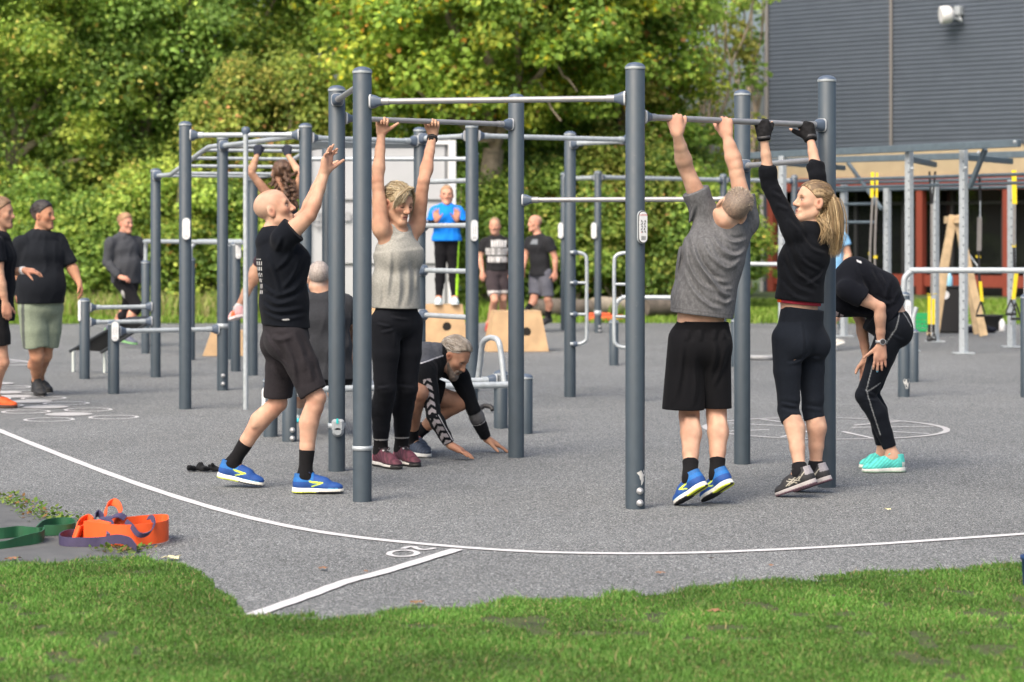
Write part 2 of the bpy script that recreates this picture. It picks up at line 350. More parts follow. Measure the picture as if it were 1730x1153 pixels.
# strip of grass behind the court, taller and drier by the hedge
n = 60000; Y = 37.5 + rng.random(n) ** .8 * 13; X = (rng.random(n) - .5) * 2 * .235 * Y; pxv = X * F_PX / Y + CX
lim = np.interp(X, [-14, -8, -3, 3, 8, 14], [37.6, 38.3, 38.7, 38.6, 38.2, 37.8]); k = Y > lim + rng.normal(0, .12, n)
X, Y, pxv = X[k], Y[k], pxv[k]; tall = (pxv < 520) & (Y > 40.3); mid = (pxv >= 520) & (pxv < 1120) & (Y > 40.5)
hh = np.where(tall, .14 + .34 * rng.random(len(X)) ** 1.5, np.where(mid, .15 + .15 * rng.random(len(X)), .05 + .07 * rng.random(len(X))))
r1 = rng.random(len(X))[:, None]
colg = np.where(tall[:, None] & (r1 < .38), [[.36, .33, .14]], np.where(r1 < .7, [[.17, .29, .035]], [[.26, .34, .07]])) * (.7 + .6 * rng.random((len(X), 1)))
tag(blades("meadow_grass", X, Y, hh, .03, colg, .4), kind='stuff')
# weeds along the joint of path and court
def weeds(name, pts, label, seed, dens=46):
    r = np.random.default_rng(seed); V = []; Fc = []; C = []; 
    for (x, y) in pts:
        g = gnd(x, y)
        for k in range(dens):
            o = g + np.array([r.normal(0, .055), r.normal(0, .07), .004]); a = r.random() * 6.28; ln = .014 + .026 * r.random(); w = ln * .28; up = r.random() * .75
            d = np.array([math.cos(a), math.sin(a), up]); s = np.array([-math.sin(a), math.cos(a), .2]); b = len(V)
            V += [o, o + d * ln * .5 + s * w, o + d * ln, o + d * ln * .5 - s * w]; Fc.append((b, b + 1, b + 2, b + 3))
            c = np.array([(.09, .17, .025), (.16, .22, .04), (.24, .13, .05)][r.choice(3, p=[.5, .38, .12])]) * (.7 + .6 * r.random()); C += [c] * 4
    o = bigmesh(name, np.array(V), np.array(Fc), LEAFG, col=np.array(C)); setbase(o, gnd(*pts[0])); return tag(o, label, "weeds")
weeds("weeds", [(2, 838), (12, 843), (22, 848), (34, 851), (46, 857), (60, 864), (72, 869), (84, 874), (96, 877), (108, 880), (126, 886)], "low green weeds growing in the joint between old path and grey court", 3)
weeds("weeds", [(190, 926), (205, 932), (215, 928), (226, 930)], "small green weed clump in front of the orange exercise band", 4, 42)
# ------------------------------------------------------------------ trees and shrubs
LEAF = mat("foliage", (.1, .2, .03), .55, attr=True, trans=.5, spec=.2)
BARK = mat("bark", (.30, .245, .185), .9, var=.35, vscale=9, bump=1.0, bscale=30)
def leaves(name, centres, radii, per, size, pal, parent, seed, droop=.5, flat=.65, bright=None):
    r = np.random.default_rng(seed); n = len(centres); tot = n * per
    c = np.repeat(centres, per, 0); R = np.repeat(radii, per)[:, None]
    off = r.normal(0, 1, (tot, 3)); off /= np.linalg.norm(off, axis=1, keepdims=True); off *= r.random((tot, 1)) ** .45
    off[:, 2] *= flat; P = c + off * R; P[:, 2] -= (off[:, 0] ** 2 + off[:, 1] ** 2) * R[:, 0] * .35
    nr = off * np.array([.9, .9, .6]) + np.array([0, 0, droop]) + r.normal(0, .45, (tot, 3)); nr /= np.linalg.norm(nr, axis=1, keepdims=True)
    t = np.cross(nr, r.normal(0, 1, (tot, 3))); t /= np.linalg.norm(t, axis=1, keepdims=True); b = np.cross(nr, t)
    s = size * (.6 + .8 * r.random((tot, 1)))
    # a leaf: five points, wide shoulders and a tip, creased a little
    V = np.stack([P - t * s * .5, P - t * s * .08 + b * s * .46, P + t * s * .62, P - t * s * .08 - b * s * .46], 1)
    V[:, 1] += nr * s * .1; V[:, 3] += nr * s * .1
    pc = np.array([p[0] for p in pal]); w = np.array([p[1] for p in pal], float); w /= w.sum()
    # colour runs by twig: neighbours share a tint
    tw = r.choice(len(pal), n, p=w); lf = r.choice(len(pal), tot, p=w); pick = np.where((r.random(tot) < .6) & (w[np.repeat(tw, per)] > .09), np.repeat(tw, per), lf)
    col = pc[pick] * (.75 + .5 * r.random((tot, 1))) * np.repeat(.8 + .4 * r.random((n, 1)), per, 0)
    return bigmesh(name, V.reshape(-1, 3), np.arange(tot * 4).reshape(-1, 4), LEAF, parent, np.repeat(col, 4, 0))
def limb(mb, a, b, r0, r1, r, kink=.12, n=6):
    L = np.linalg.norm(np.asarray(b) - a); pts = [lerp(a, b, i / (n - 1)) + (r.normal(0, kink * L / n, 3) if 0 < i < n - 1 else 0) for i in range(n)]
    pts = spline(pts, 3); mb.tube(pts, list(np.linspace(r0, r1, len(pts))), 9); return pts
GREEN = [((0.302, 0.443, 0.085), 5), ((0.178, 0.283, 0.072), 3), ((0.496, 0.590, 0.117), 3), ((0.662, 0.458, 0.117), .25), ((0.662, 0.590, 0.158), 1)]
DARK = [((0.277, 0.441, 0.101), 5), ((0.178, 0.288, 0.074), 4), ((0.505, 0.652, 0.139), 3), ((0.662, 0.534, 0.139), .2)]
MAPLE = [((0.298, 0.448, 0.072), 6), ((0.193, 0.316, 0.062), 3), ((0.473, 0.548, 0.085), 3), ((0.673, 0.629, 0.048), 1.1), ((0.673, 0.332, 0.072), .5), ((0.526, 0.332, 0.146), .35)]
OLIVE = [((0.328, 0.402, 0.084), 5), ((0.224, 0.316, 0.070), 3), ((0.481, 0.472, 0.119), 3), ((0.619, 0.333, 0.142), .8), ((0.172, 0.262, 0.060), 2)]
FRESH = [((0.287, 0.431, 0.085), 5), ((0.187, 0.313, 0.071), 3), ((0.443, 0.548, 0.116), 3), ((0.154, 0.253, 0.058), 2)]
def tree(label, px, d, top, rx, zlo, pal, seed, n=90, per=280, leaf=.085, trunk=.2, name="tree", crown_pts=None, fork=2.6, group=None, cr=.70, branches=7, ry=None):
    r = np.random.default_rng(seed); x = (px - CX) * d / F_PX; base = np.array([x, d, -.02])
    t = thing(name, label, "tree", base, group)
    ctr = np.array([x, d, (top + zlo) / 2]); hz = (top - zlo) / 2; ry = ry or rx * .8
    C = []
    while len(C) < n:
        q = r.normal(0, 1, 3); q /= np.linalg.norm(q); q *= r.random() ** .3; C.append(ctr + q * np.array([rx, ry, hz]))
    C = np.array(C); R = cr * (.6 + .7 * r.random(n))
    mb = MB(); f0 = base + np.array([r.normal(0, .1), 0, fork])
    mb.tube(spline([base, base + [0, 0, fork * .5] + r.normal(0, .04, 3), f0], 4), list(np.linspace(trunk * 1.25, trunk * .82, 9)), 12)
    for k in r.choice(n, min(branches, n), replace=False): limb(mb, f0 + np.array([0, 0, r.random() * .6 - .2]), C[k], trunk * .45, .02, r)
    mb.build("trunk", BARK, t)
    leaves("crown", C, R, per, leaf, pal, t, seed + 1)
    return t
def bush(label, px, d, h, rx, pal, seed, n=40, per=280, leaf=.072, name="shrub", group=None, ry=.9, cr=.42):
    r = np.random.default_rng(seed); x = (px - CX) * d / F_PX; base = np.array([x, d, -.02])
    t = thing(name, label, "shrub", base, group); C = []
    while len(C) < n:
        q = r.normal(0, 1, 3); q /= np.linalg.norm(q); q *= r.random() ** .35
        if q[2] < -.75: continue
        C.append(base + np.array([0, 0, h * .48]) + q * np.array([rx, ry, h * .5]))
    C = np.array(C); R = cr * (.6 + .7 * r.random(n)); mb = MB()
    for k in r.choice(n, 8, replace=False): limb(mb, base + r.normal(0, .1, 3) * [1, 1, 0], C[k], .035, .008, r)
    mb.build("stem", BARK, t); leaves("foliage", C, R, per, leaf, pal, t, seed + 1); return t

tree("dark green tree at the far left edge with a few orange leaves", 10, 45.5, 9.0, 2.6, 1.6, GREEN, 21, n=180, trunk=.2)
tree("dense dark green tree behind the man in the grey half-zip", 215, 47, 9.4, 2.7, 1.8, DARK, 22, n=180, trunk=.2)
tree("green tree left of the monkey bars with small sky gaps", 385, 48.5, 9.6, 2.3, 2.2, GREEN, 23, n=150, trunk=.18)
tree("olive yellow small tree above the monkey bars", 470, 45, 4.75, 1.5, 2.0, OLIVE, 24, n=90, trunk=.11, fork=1.6)
t = tree("big maple with yellow and orange leaves and a thick pale trunk in the middle", 826, 44.5, 9.0, 3.1, 3.15, MAPLE, 25, n=300, per=270, leaf=.10, trunk=.23, fork=3.0, cr=.68, branches=5)
r_ = np.random.default_rng(5); mb = MB()
limb(mb, W(838, 236, 44.6), W(932, 88, 43.2), .085, .045, r_, .05); limb(mb, W(826, 240, 44.4), W(832, 0, 44), .16, .09, r_, .05)
limb(mb, W(815, 236, 44.4), W(690, 140, 43.4), .07, .03, r_, .05); limb(mb, W(912, 140, 43.5), W(948, 205, 43), .03, .012, r_); limb(mb, W(938, 108, 43.4), W(975, 155, 43), .03, .012, r_)
mb.build("branch", BARK, t)
tree("bright green maple between the middle and the building with orange tinged leaves", 1070, 46, 9.2, 1.45, 2.2, MAPLE[:3] + OLIVE[2:4], 26, n=85, leaf=.105, trunk=.15)
tree("thin airy tree with sky gaps beside the corner of the grey building", 1205, 50, 8.2, 1.2, 2.9, OLIVE[:4] + FRESH[:1], 27, n=17, per=130, leaf=.12, trunk=.1, cr=.55)
tree("sparse tall tree half behind the corner of the grey building", 1262, 62, 9.5, 1.1, 3.6, FRESH, 28, n=9, per=110, leaf=.13, trunk=.11, cr=.6)
specs = [(-20, 44.5, 2.3, 1.3, DARK, "low dark green shrub behind the man at the left edge"), (70, 44.2, 2.7, 1.2, FRESH, "light green shrub behind the man in sage shorts"), (165, 43.9, 2.2, 1.1, FRESH, "bright low shrub behind the running man's back"),
    (275, 44.2, 2.9, 1.3, GREEN, "mid green shrub behind the tall left post of the climbing frame"), (370, 44.4, 2.6, 1.0, DARK, "dark shrub seen through the low dip bars"), (330, 46, 3.9, 1.3, FRESH, "tall light green shrub left of the monkey bar posts"),
    (470, 44.6, 2.7, 1.2, GREEN, "green shrub behind the bald man's chest"), (105, 46, 3.6, 1.5, GREEN, "tall green shrub above the man in sage shorts"),
    (600, 48, 3.0, 1.3, DARK, "dark shrub behind the white storage unit"), (800, 44.2, 2.5, .9, FRESH, "shrub behind the man in the printed black shirt"), (880, 44.6, 3.0, 1.1, GREEN, "shrub right of the maple trunk behind the bald man in grey shorts"),
    (965, 44.2, 2.9, 1.1, FRESH, "light green shrub behind the ladder handle on the right"), (1050, 44.4, 3.4, 1.2, OLIVE, "yellowish shrub behind the front right post"), (1140, 44.4, 3.0, 1.2, FRESH, "rounded shrub behind the man in the grey T-shirt"),
    (1215, 45.5, 2.5, .9, GREEN, "shrub at the end of the hedge next to the red building frame"), (920, 46.5, 3.8, 1.2, DARK, "tall dark shrub behind the maple"), (1010, 47, 4.2, 1.3, DARK, "tall dark shrub between the two maples"), (715, 46.5, 3.9, 1.3, DARK, "tall dark shrub left of the maple trunk"), (1130, 47.5, 4.2, 1.2, GREEN, "tall mid green shrub under the right maple"), (560, 46, 4.3, 1.4, GREEN, "tall green shrub above the bald man's raised hand")]
for i, (px, d, h, rx, pal, lab) in enumerate(specs): bush(lab, px, d, h, rx, pal, 50 + 2 * i, n=int(38 * rx * h / 2.2), cr=.50)
# the wood behind: one mass
r_ = np.random.default_rng(77); C = []
while len(C) < 620:
    x = r_.uniform(-15.5, 5.2); z = r_.uniform(.2, 9.8)
    if x > 2.6 and z > 3.4: continue
    C.append((x, 55 + r_.normal(0, 1.0), z))
C = np.array(C); tag(leaves("wood", C, .8 * (.7 + .6 * r_.random(len(C))), 70, .26, GREEN[:3] + FRESH[:2], None, 78), kind='stuff')

# ------------------------------------------------------------------ the building on the right
ux = nrm([1.0, -.935, 0]); uy = np.array([-ux[1], ux[0], 0])           # along the wall towards the right, and away from it
C0 = XY(1297, 59, 0); bl = thing("sports_hall", "dark grey ribbed hall with beige band and red frame below", "building", C0)
def wallpt(s, z, out=0.0): return C0 + ux * s - uy * out + np.array([0, 0, z])
LEN = 15.0; ZB = 3.42
mb = MB(); vs = []; pit = .104; nr_ = 88
for i in range(nr_):
    z = ZB + i * pit
    for dz, o in ((0, 0), (.036, .0), (.052, .012), (.088, .012)): vs += [wallpt(0, z + dz, o), wallpt(LEN, z + dz, o)]
mb.add(vs, [(2 * i, 2 * i + 1, 2 * i + 3, 2 * i + 2) for i in range(nr_ * 4 - 1)]); mb.build("cladding", CLAD, bl)
mb = MB(); mb.box(wallpt(LEN / 2, (ZB + 12.4) / 2, -4.1), (LEN - .1, 8, 12.4 - ZB), (ux, uy, np.array([0, 0, 1.]))); mb.build("upper_storey", CLAD, bl)
mb = MB()
for s in (0.0, 3.62, 7.24, 10.86): mb.box(wallpt(s, (ZB + 12.5) / 2, .045), (.07 if s else .09, .03, 12.5 - ZB), (ux, uy, np.array([0, 0, 1.])))
mb.build("seam_strip", mat("seam_trim", (.2, .19, .185), .5, .2), bl)
mb = MB(); mb.box(wallpt(LEN / 2, 3.08, -.08), (LEN, .12, .68), (ux, uy, np.array([0, 0, 1.]))); mb.build("beige_band", BEIGE, bl)
mb = MB(); mb.box(wallpt(LEN / 2, 2.58, -.02), (LEN, .22, .31), (ux, uy, np.array([0, 0, 1.]))); mb.build("red_beam", REDB, bl)
for s in (.12, 4.41, 6.72, 9.1, 12.6):
    mb = MB(); mb.box(wallpt(s, 1.21, -.02), (.17, .17, 2.42), (ux, uy, np.array([0, 0, 1.]))); mb.build("column", REDB, bl)
mb = MB(); mb.box(wallpt(LEN / 2, .33, -.05), (LEN, .08, .27), (ux, uy, np.array([0, 0, 1.]))); mb.build("lower_rail", REDB, bl)
mb = MB(); mb.box(wallpt(LEN / 2, 1.22, -.55), (LEN, .03, 2.4), (ux, uy, np.array([0, 0, 1.]))); mb.build("window", GLASS, bl)
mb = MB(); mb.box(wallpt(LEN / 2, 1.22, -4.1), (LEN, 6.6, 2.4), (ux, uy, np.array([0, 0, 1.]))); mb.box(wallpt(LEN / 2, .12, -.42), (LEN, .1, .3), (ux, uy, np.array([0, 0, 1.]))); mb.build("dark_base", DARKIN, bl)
mb = MB()
for s in np.arange(.9, LEN, 1.35): mb.box(wallpt(s, 1.25, -.50), (.06, .06, 2.35), (ux, uy, np.array([0, 0, 1.])))
mb.box(wallpt(LEN / 2, 2.12, -.50), (LEN, .05, .07), (ux, uy, np.array([0, 0, 1.]))); mb.build("window_frame", mat("dark_frame", (.03, .032, .035), .5), bl)
mb = MB(); mb.tube([wallpt(-.12, 0, .08), wallpt(-.12, 2.35, .08)], .05, 10); mb.build("downpipe", mat("zinc", (.42, .42, .40), .5, .3), bl)
mb = MB(); mb.box(wallpt(-.08, 3.0, -3.5), (.1, 7, 6), (ux, uy, np.array([0, 0, 1.]))); mb.build("end_wall", CLAD, bl)
# round floodlight on the wall
lp = wallpt(5.50, 6.40, .0)
lm = thing("floodlight", "round white floodlight on a bracket on the dark ribbed wall", "lamp", lp)
ax_ = nrm(-uy * .75 - ux * .66 + np.array([0, 0, -.1])); o = lp - uy * .34 - ux * .10
mb = MB(); mb.lathe(o, ax_, [(-.1, .08), (-.06, .16), (.0, .2), (.16, .21), (.19, .2), (.2, .17)], 24); mb.build("lamp_head", WHITE, lm)
mb = MB(); mb.box(lp - uy * .09 + [0, 0, .1], (.16, .16, .2), (ux, uy, np.array([0, 0, 1.])), .01); mb.tube([lp - uy * .1 + [0, 0, .0], lp - uy * .16 + ux * .12 + [0, 0, -.16], o], .03, 8); mb.build("bracket", GREYP, lm)

# ------------------------------------------------------------------ white storage unit behind the bars
d = 41.0; un = thing("storage_unit", "tall white panelled storage unit standing at the hedge behind the ladder bars", "storage unit", XY(645, d, 0))
xa, xb = XY(520, d, 0)[0], XY(770, d, 0)[0]; ztop = W(0, 238, d)[2]; zb = [0.12, W(0, 449, d)[2], W(0, 341, d)[2], ztop - .05]
mb = MB(); mb.box(((xa + xb) / 2, d + .75, (ztop) / 2), (xb - xa - .06, 1.4, ztop - .04), bev=.01); mb.build("carcass", mat("unit_shell", (.30, .31, .32), .6), un)
for i in range(3):
    for j, (u, v) in enumerate(((0, .36), (.36, .93))):
        mb = MB(); w_ = (xb - xa) * (v - u); mb.box((xa + (xb - xa) * (u + v) / 2, d + .02, (zb[i] + zb[i + 1]) / 2), (w_ - .015, .05, zb[i + 1] - zb[i] - .07), bev=.006); mb.build("panel", mat("white_panel", (.39, .405, .425), .5, var=.04, vscale=2), un)
mb = MB()
for x, w_ in ((xb - .06, .13), (xa + .02, .06)): mb.box((x, d - .02, ztop / 2), (w_, .1, ztop), bev=.008)
mb.box(((xa + xb) / 2, d - .01, ztop - .03), (xb - xa, .09, .07)); mb.build("frame", mat("white_frame", (.60, .615, .64), .45), un)
mb = MB(); c = W(537, 371, d - .05)
for rr in (.115,): mb.tube([c + [rr * math.cos(a), 0, rr * math.sin(a)] for a in np.linspace(0, 2 * math.pi, 29)], .011, 5)
mb.box(c, (.34, .015, .02)); mb.box(c, (.02, .016, .34)); c = W(586, 366, d - .05); mb.box(c, (.13, .016, .15)); mb.build("target_symbol", mat("grey_print", (.30, .31, .33), .6), un)

# logs, orange mat beyond the court
LOGM = mat("log_bark", (.10, .085, .07), .9, var=.4, vscale=8, bump=1, bscale=30)
for i, (xa_, xb_, y, d, lab) in enumerate([(905, 1003, 516, 40.3, "grey log behind the walking bald man's boots"), (1003, 1056, 514, 40.6, "short pale log behind the orange mat"), (1090, 1172, 521, 39.9, "dark log lying on the grass right of the front right post")]):
    a, b = W(xa_, y, d), W(xb_, y, d + .4); a[2] = b[2] = .17 + .02 * i; mb = MB(); mb.tube([a, lerp(a, b, .3) + [0, 0, .01], lerp(a, b, .7) - [0, .03, 0], b], [.155, .16, .15, .14], 12)
    o = mb.build("log", LOGM if i != 1 else mat("pale_log", (.3, .26, .2), .9, var=.3)); setbase(o, lerp(a, b, .5) * [1, 1, 0]); tag(o, lab, "log")
a = gnd(1022, 543); mb = MB(); mb.box(a + [0, .1, .05], (.62, .4, .09), bev=.02); mb.box(a + [-.1, .1, .115], (.4, .36, .03), bev=.01); o = mb.build("exercise_mat", mat("orange_foam", (.6, .1, .03), .7, var=.1)); setbase(o, a); tag(o, "folded orange foam mat on the grass edge by the logs", "mat")
# ------------------------------------------------------------------ outdoor gym equipment
PR = .0508
def post(parent, p, h, cap=True, r=PR, name="post"):
    """p: foot on the ground"""
    p = np.array([p[0], p[1], 0.]); mb = MB()
    mb.lathe(p, (0, 0, 1), [(-.05, r), (h - .018, r), (h - .016, r - .002)], 28)
    o = mb.build(name, POST, parent)
    if cap:
        mb = MB(); mb.lathe(p, (0, 0, 1), [(h - .016, r + .002), (h - .009, r + .0035), (h - .004, r + .003)], 28); mb.build("cap_ring", GALV, o)
        mb = MB(); mb.lathe(p, (0, 0, 1), [(h - .004, r + .002), (h + .004, r * .96), (h + .013, r * .75), (h + .019, r * .4), (h + .021, .004)], 28); mb.build("cap", CAPM, o)
    return o
def connector(parent, p, ax, big=.036, r=.019, ln=.062):
    mb = MB(); mb.lathe(p, ax, [(.0, big * 1.06), (.009, big * 1.06)], 24, 4.0); mb.build("gasket", mat("pale_gasket", (.42, .44, .46), .5), parent)
    mb = MB(); mb.lathe(p, ax, [(.009, big), (.022, big * .98), (ln * .75, r * 1.45), (ln, r * 1.3)], 24, 3.2); mb.build("connector", CAPM, parent)
def bar(parent, a, b, r=.0165, con=(True, True), mat_=None, big=.036, sleeve=True, off=(PR, PR), name="bar"):
    """bar between two post axes a and b"""
    a = np.asarray(a, float); b = np.asarray(b, float); t = nrm(b - a); p, q = a + t * (off[0] - .004), b - t * (off[1] - .004)
    mb = MB(); mb.tube([p, lerp(p, q, .5), q], r, 14)
    if sleeve:
        if con[0]: mb.tube([p + t * .05, p + t * .105], r * 1.22, 14)
        if con[1]: mb.tube([q - t * .05, q - t * .105], r * 1.22, 14)
    o = mb.build(name, mat_ or STEEL, parent)
    if con[0]: connector(o, p, t, big, r)
    if con[1]: connector(o, q, -t, big, r)
    return o
def sign(parent, px, py, d, w=.056, h=.165, yaw=0.0, full=False):
    c = W(px, py, d); X = np.array([math.cos(yaw), math.sin(yaw), 0]); Yv = np.array([-X[1], X[0], 0]); Zv = np.array([0, 0, 1.])
    def stad(w, h, off):
        r = w / 2; pts = [c + X * r * math.cos(a) + Zv * ((h / 2 - r) * (1 if s else -1) + r * math.sin(a)) - Yv * off for s, rg in ((1, np.linspace(0, math.pi, 10)), (0, np.linspace(math.pi, 2 * math.pi, 10))) for a in rg]
        return pts
    mb = MB(); mb.prism(stad(w * 1.25, h * 1.08, -.0), -Yv * .012); o = mb.build("instruction_sign", GREYP, parent)
    mb = MB(); mb.prism(stad(w * 1.17, h * 1.05, .012), -Yv * .003); mb.build("sign_border", PICTO if full else GREYP, o)
    mb = MB(); mb.prism(stad(w * 1.04, h, .015), -Yv * .003); mb.build("sign_face", WHITE, o)
    P = lambda u, v: c + X * u * w + Zv * v * h - Yv * .0187
    mb = MB(); r = np.random.default_rng(int(px)); ax = (X, Yv, Zv)
    for u0 in (-.2, .18):
        for k in range(5):
            v = .2 - k * .085; mb.box(P(u0 + r.normal(0, .03), v), (w * .1, .001, h * .05), ax); mb.box(P(u0 + .08 * (-1) ** k, v - .03), (w * .18, .001, h * .012), ax)
    for k in range(4): mb.box(P(0, -.3 - k * .035), (w * .6, .001, h * .012), ax)
    mb.build("pictogram", PICTO if full else GREYP, o)
    if full:
        text_mesh("KOMPAN", .0115, REDP, o, P(0, .39) - Yv * .0006, X, Zv, "brand_lettering")
        mb = MB(); mb.box(P(-.25, -.17), (w * .1, .001, h * .02), ax); mb.build("red_mark", REDP, o)
    return o
def bolts(parent, px, pys, d):
    for y in pys:
        p = W(px, y, d); mb = MB(); mb.lathe(p, (.25, -1, 0), [(-.02, .02), (.004, .019), (.012, .012)], 14); mb.lathe(p, (.25, -1, 0), [(.012, .010), (.02, .009), (.022, .004)], 10); mb.build("bolt", mat("bolt_cap", (.5, .51, .52), .35, .6), parent)
def band(parent, p, z, r=PR, h=.03, m=None):
    mb = MB(); mb.lathe([p[0], p[1], z], (0, 0, 1), [(-h / 2, r + .001), (-h / 2, r + .0035), (h / 2, r + .0035), (h / 2, r + .001)], 28); return mb.build("clamp_ring", m or GALV, parent)
def at(P, z): return np.array([P[0], P[1], z])

# -- front pull-up rig (hexagon of six tall posts)
HP = 2.31
FP = {k: gnd(*v) for k, v in dict(A=(612, 846), B=(1073, 858), C=(1397, 822), D=(1254, 783), E=(872, 772), H=(569, 795)).items()}
rig = thing("pull_up_rig", "tall dark grey pull-up rig of six posts with steel bars in the foreground", "pull-up rig", lerp(FP["A"], FP["D"], .5))
fpo = {k: post(rig, p, HP) for k, p in FP.items()}
BARS = dict(AB=(FP["A"], FP["B"], 2.142), HE=(FP["H"], FP["E"], 2.132), BC=(FP["B"], FP["C"], 2.046), AH=(FP["A"], FP["H"], 2.24), ED=(FP["E"], FP["D"], 1.648), DC=(FP["D"], FP["C"], 1.855))
for k, (a, b, z) in BARS.items(): bar(rig, at(a, z), at(b, z))
def barpt(k, px):
    """point of a bar seen at photo column px"""
    a, b, z = BARS[k]; u = (px - CX) / F_PX; t = (u * a[1] - a[0]) / ((b[0] - a[0]) - u * (b[1] - a[1])); return at(lerp(a, b, t), z)
sign(fpo["B"], 1084, 384, FP["B"][1] - .05, .046, .16, .5, True)
bolts(fpo["B"], 1081, (830, 850), FP["B"][1] - .045)
band(fpo["A"], FP["A"], W(0, 757, FP["A"][1])[2], h=.024)
band(fpo["H"], FP["H"], W(0, 719, FP["H"][1])[2], h=.03)
p = W(571, 719, FP["H"][1] - .065); mb = MB(); mb.box(p, (.075, .05, .075), bev=.012); mb.lathe(p + [0, .02, -.035], (0, -1, 0), [(0, .036), (.03, .034), (.045, .022)], 18); o = mb.build("counter_unit", GREYP, fpo["H"])
mb = MB(); mb.box(p + [-.002, -.027, .028], (.012, .004, .03)); mb.build("indicator", mat("teal_plastic", (.02, .5, .5), .4), o)
# leaf-shaped scrape of light primer low on post B
pB = FP["B"]; mb = MB(); q = []
for k in range(18):
    a = 2 * math.pi * k / 18; rr = .022 * (1 + .35 * math.sin(3 * a) + .25 * math.sin(7 * a + 1)); th = rr * math.cos(a) / PR + .75
    q.append([pB[0] + (PR + .0008) * math.sin(th), pB[1] - (PR + .0008) * math.cos(th), W(0, 805, 12.6)[2] + rr * 1.5 * math.sin(a)])
mb.add(q, [tuple(range(18))]); mb.build("bare_patch", mat("bare_primer", (.5, .5, .48), .7), fpo["B"])

# -- climbing frame behind: posts, monkey bars, ladder, handles, low bars
CP = {k: gnd(*v) for k, v in dict(Q1=(516, 692), Q2=(313, 690.5), Q3=(376, 659), Q4=(263, 637), Q5=(427, 634), R1=(709, 681), R2=(797, 691), P7=(1070, 678), R3=(963, 670), T1=(143, 640), T2=(192, 665)).items()}
CP["K1"] = XY(516, 21.9, 0); CP["K2"] = XY(799, 21.9, 0)
cf = thing("climbing_frame", "large dark grey climbing frame with monkey bars, ladder rungs and climbing pole", "climbing frame", lerp(CP["Q2"], CP["R3"], .5))
hts = dict(Q1=HP, Q2=2.33, Q3=HP, Q4=2.06, Q5=1.98, R1=HP, R2=HP, P7=HP, R3=HP, T1=.775, T2=.63, K1=2.16, K2=2.16)
cpo = {k: post(cf, p, hts[k]) for k, p in CP.items()}
ZT = 2.225
def cb(a, b, z, z2=None, **k): return bar(cf, at(CP[a], z), at(CP[b], z if z2 is None else z2), r=.021, mat_=GALV, big=.045, **k)
cb("Q2", "Q1", 2.235); cb("Q3", "Q1", 2.232); cb("Q1", "R1", 2.21); cb("R1", "R2", 2.23); cb("R2", "P7", 2.23); cb("R3", "P7", 2.22); cb("K1", "K2", 2.105, con=(False, False))
for z in (1.865, 1.497, 1.122, .745): cb("R1", "R2", z, con=(True, False), sleeve=False)
cb("T1", "Q4", .70); cb("T1", "Q4", .555); cb("T2", "Q3", .556)
# climbing pole
b = lerp(at(CP["Q2"], 0), at(CP["Q1"], 0), .505); mb = MB(); mb.tube([b + [0, -.01, -.02], b + [0, -.01, 2.24]], .021, 14); o = mb.build("climbing_pole", GALV, cf)
mb = MB(); mb.lathe(b + [0, 0, 2.235], (0, 0, 1), [(0, .03), (.03, .036), (.055, .034), (.068, .015)], 14); mb.build("pole_cap", CAPM, o)
# monkey bars: two bent rails and rungs
n3, q4, q5 = at(CP["Q3"], 2.235), at(CP["Q4"], 2.005), at(CP["Q5"], 2.0)
rl = [q4, lerp(q4, n3, .22) * [1, 1, 0] + [0, 0, 2.005], lerp(q4, n3, .30) * [1, 1, 0] + [0, 0, 2.03], lerp(q4, n3, .74) * [1, 1, 0] + [0, 0, 2.21], lerp(q4, n3, .85) * [1, 1, 0] + [0, 0, 2.235], n3]
sh_ = q5 - q4; sh_[2] = 0; rr_ = [p + sh_ for p in rl]
mb = MB(); mb.tube(spline(rl, 4), .022, 12); o = mb.build("ladder_rail", GALV, cf); connector(o, q4 + nrm(rl[1] - q4) * PR, nrm(rl[1] - q4), .045, .022)
mb = MB(); mb.tube(spline(rr_, 4), .022, 12); mb.build("ladder_rail", GALV, cf); post(cf, rr_[-1], HP)
for t in (.03, .26, .42, .58, .74, .9, .985):
    f = t * (len(rl) - 1); 
    tt = t; k = [0, .22, .30, .74, .85, 1.0]; i = max(j for j in range(5) if k[j] <= tt); u = (tt - k[i]) / (k[i + 1] - k[i])
    mb = MB(); mb.tube([lerp(rl[i], rl[i + 1], u), lerp(rr_[i], rr_[i + 1], u)], .017, 10); mb.build("rung", GALV, cf)
RUNG = (lerp(rl[4], rl[5], .9), lerp(rr_[4], rr_[5], .9))
# rungs of the flat ladder between Q1/R1 and the rear rail
a0, a1, b0, b1 = at(CP["Q1"], 2.19), at(CP["R1"], 2.19), XY(516, 21.3, 2.19), XY(712, 21.3, 2.19)
for t in np.linspace(.12, .9, 6): mb = MB(); mb.tube([lerp(a0, b0, t), lerp(a1, b1 + (a1 - a0) * .0, t * .95)], .014, 8); mb.build("rung", GALV, cf)
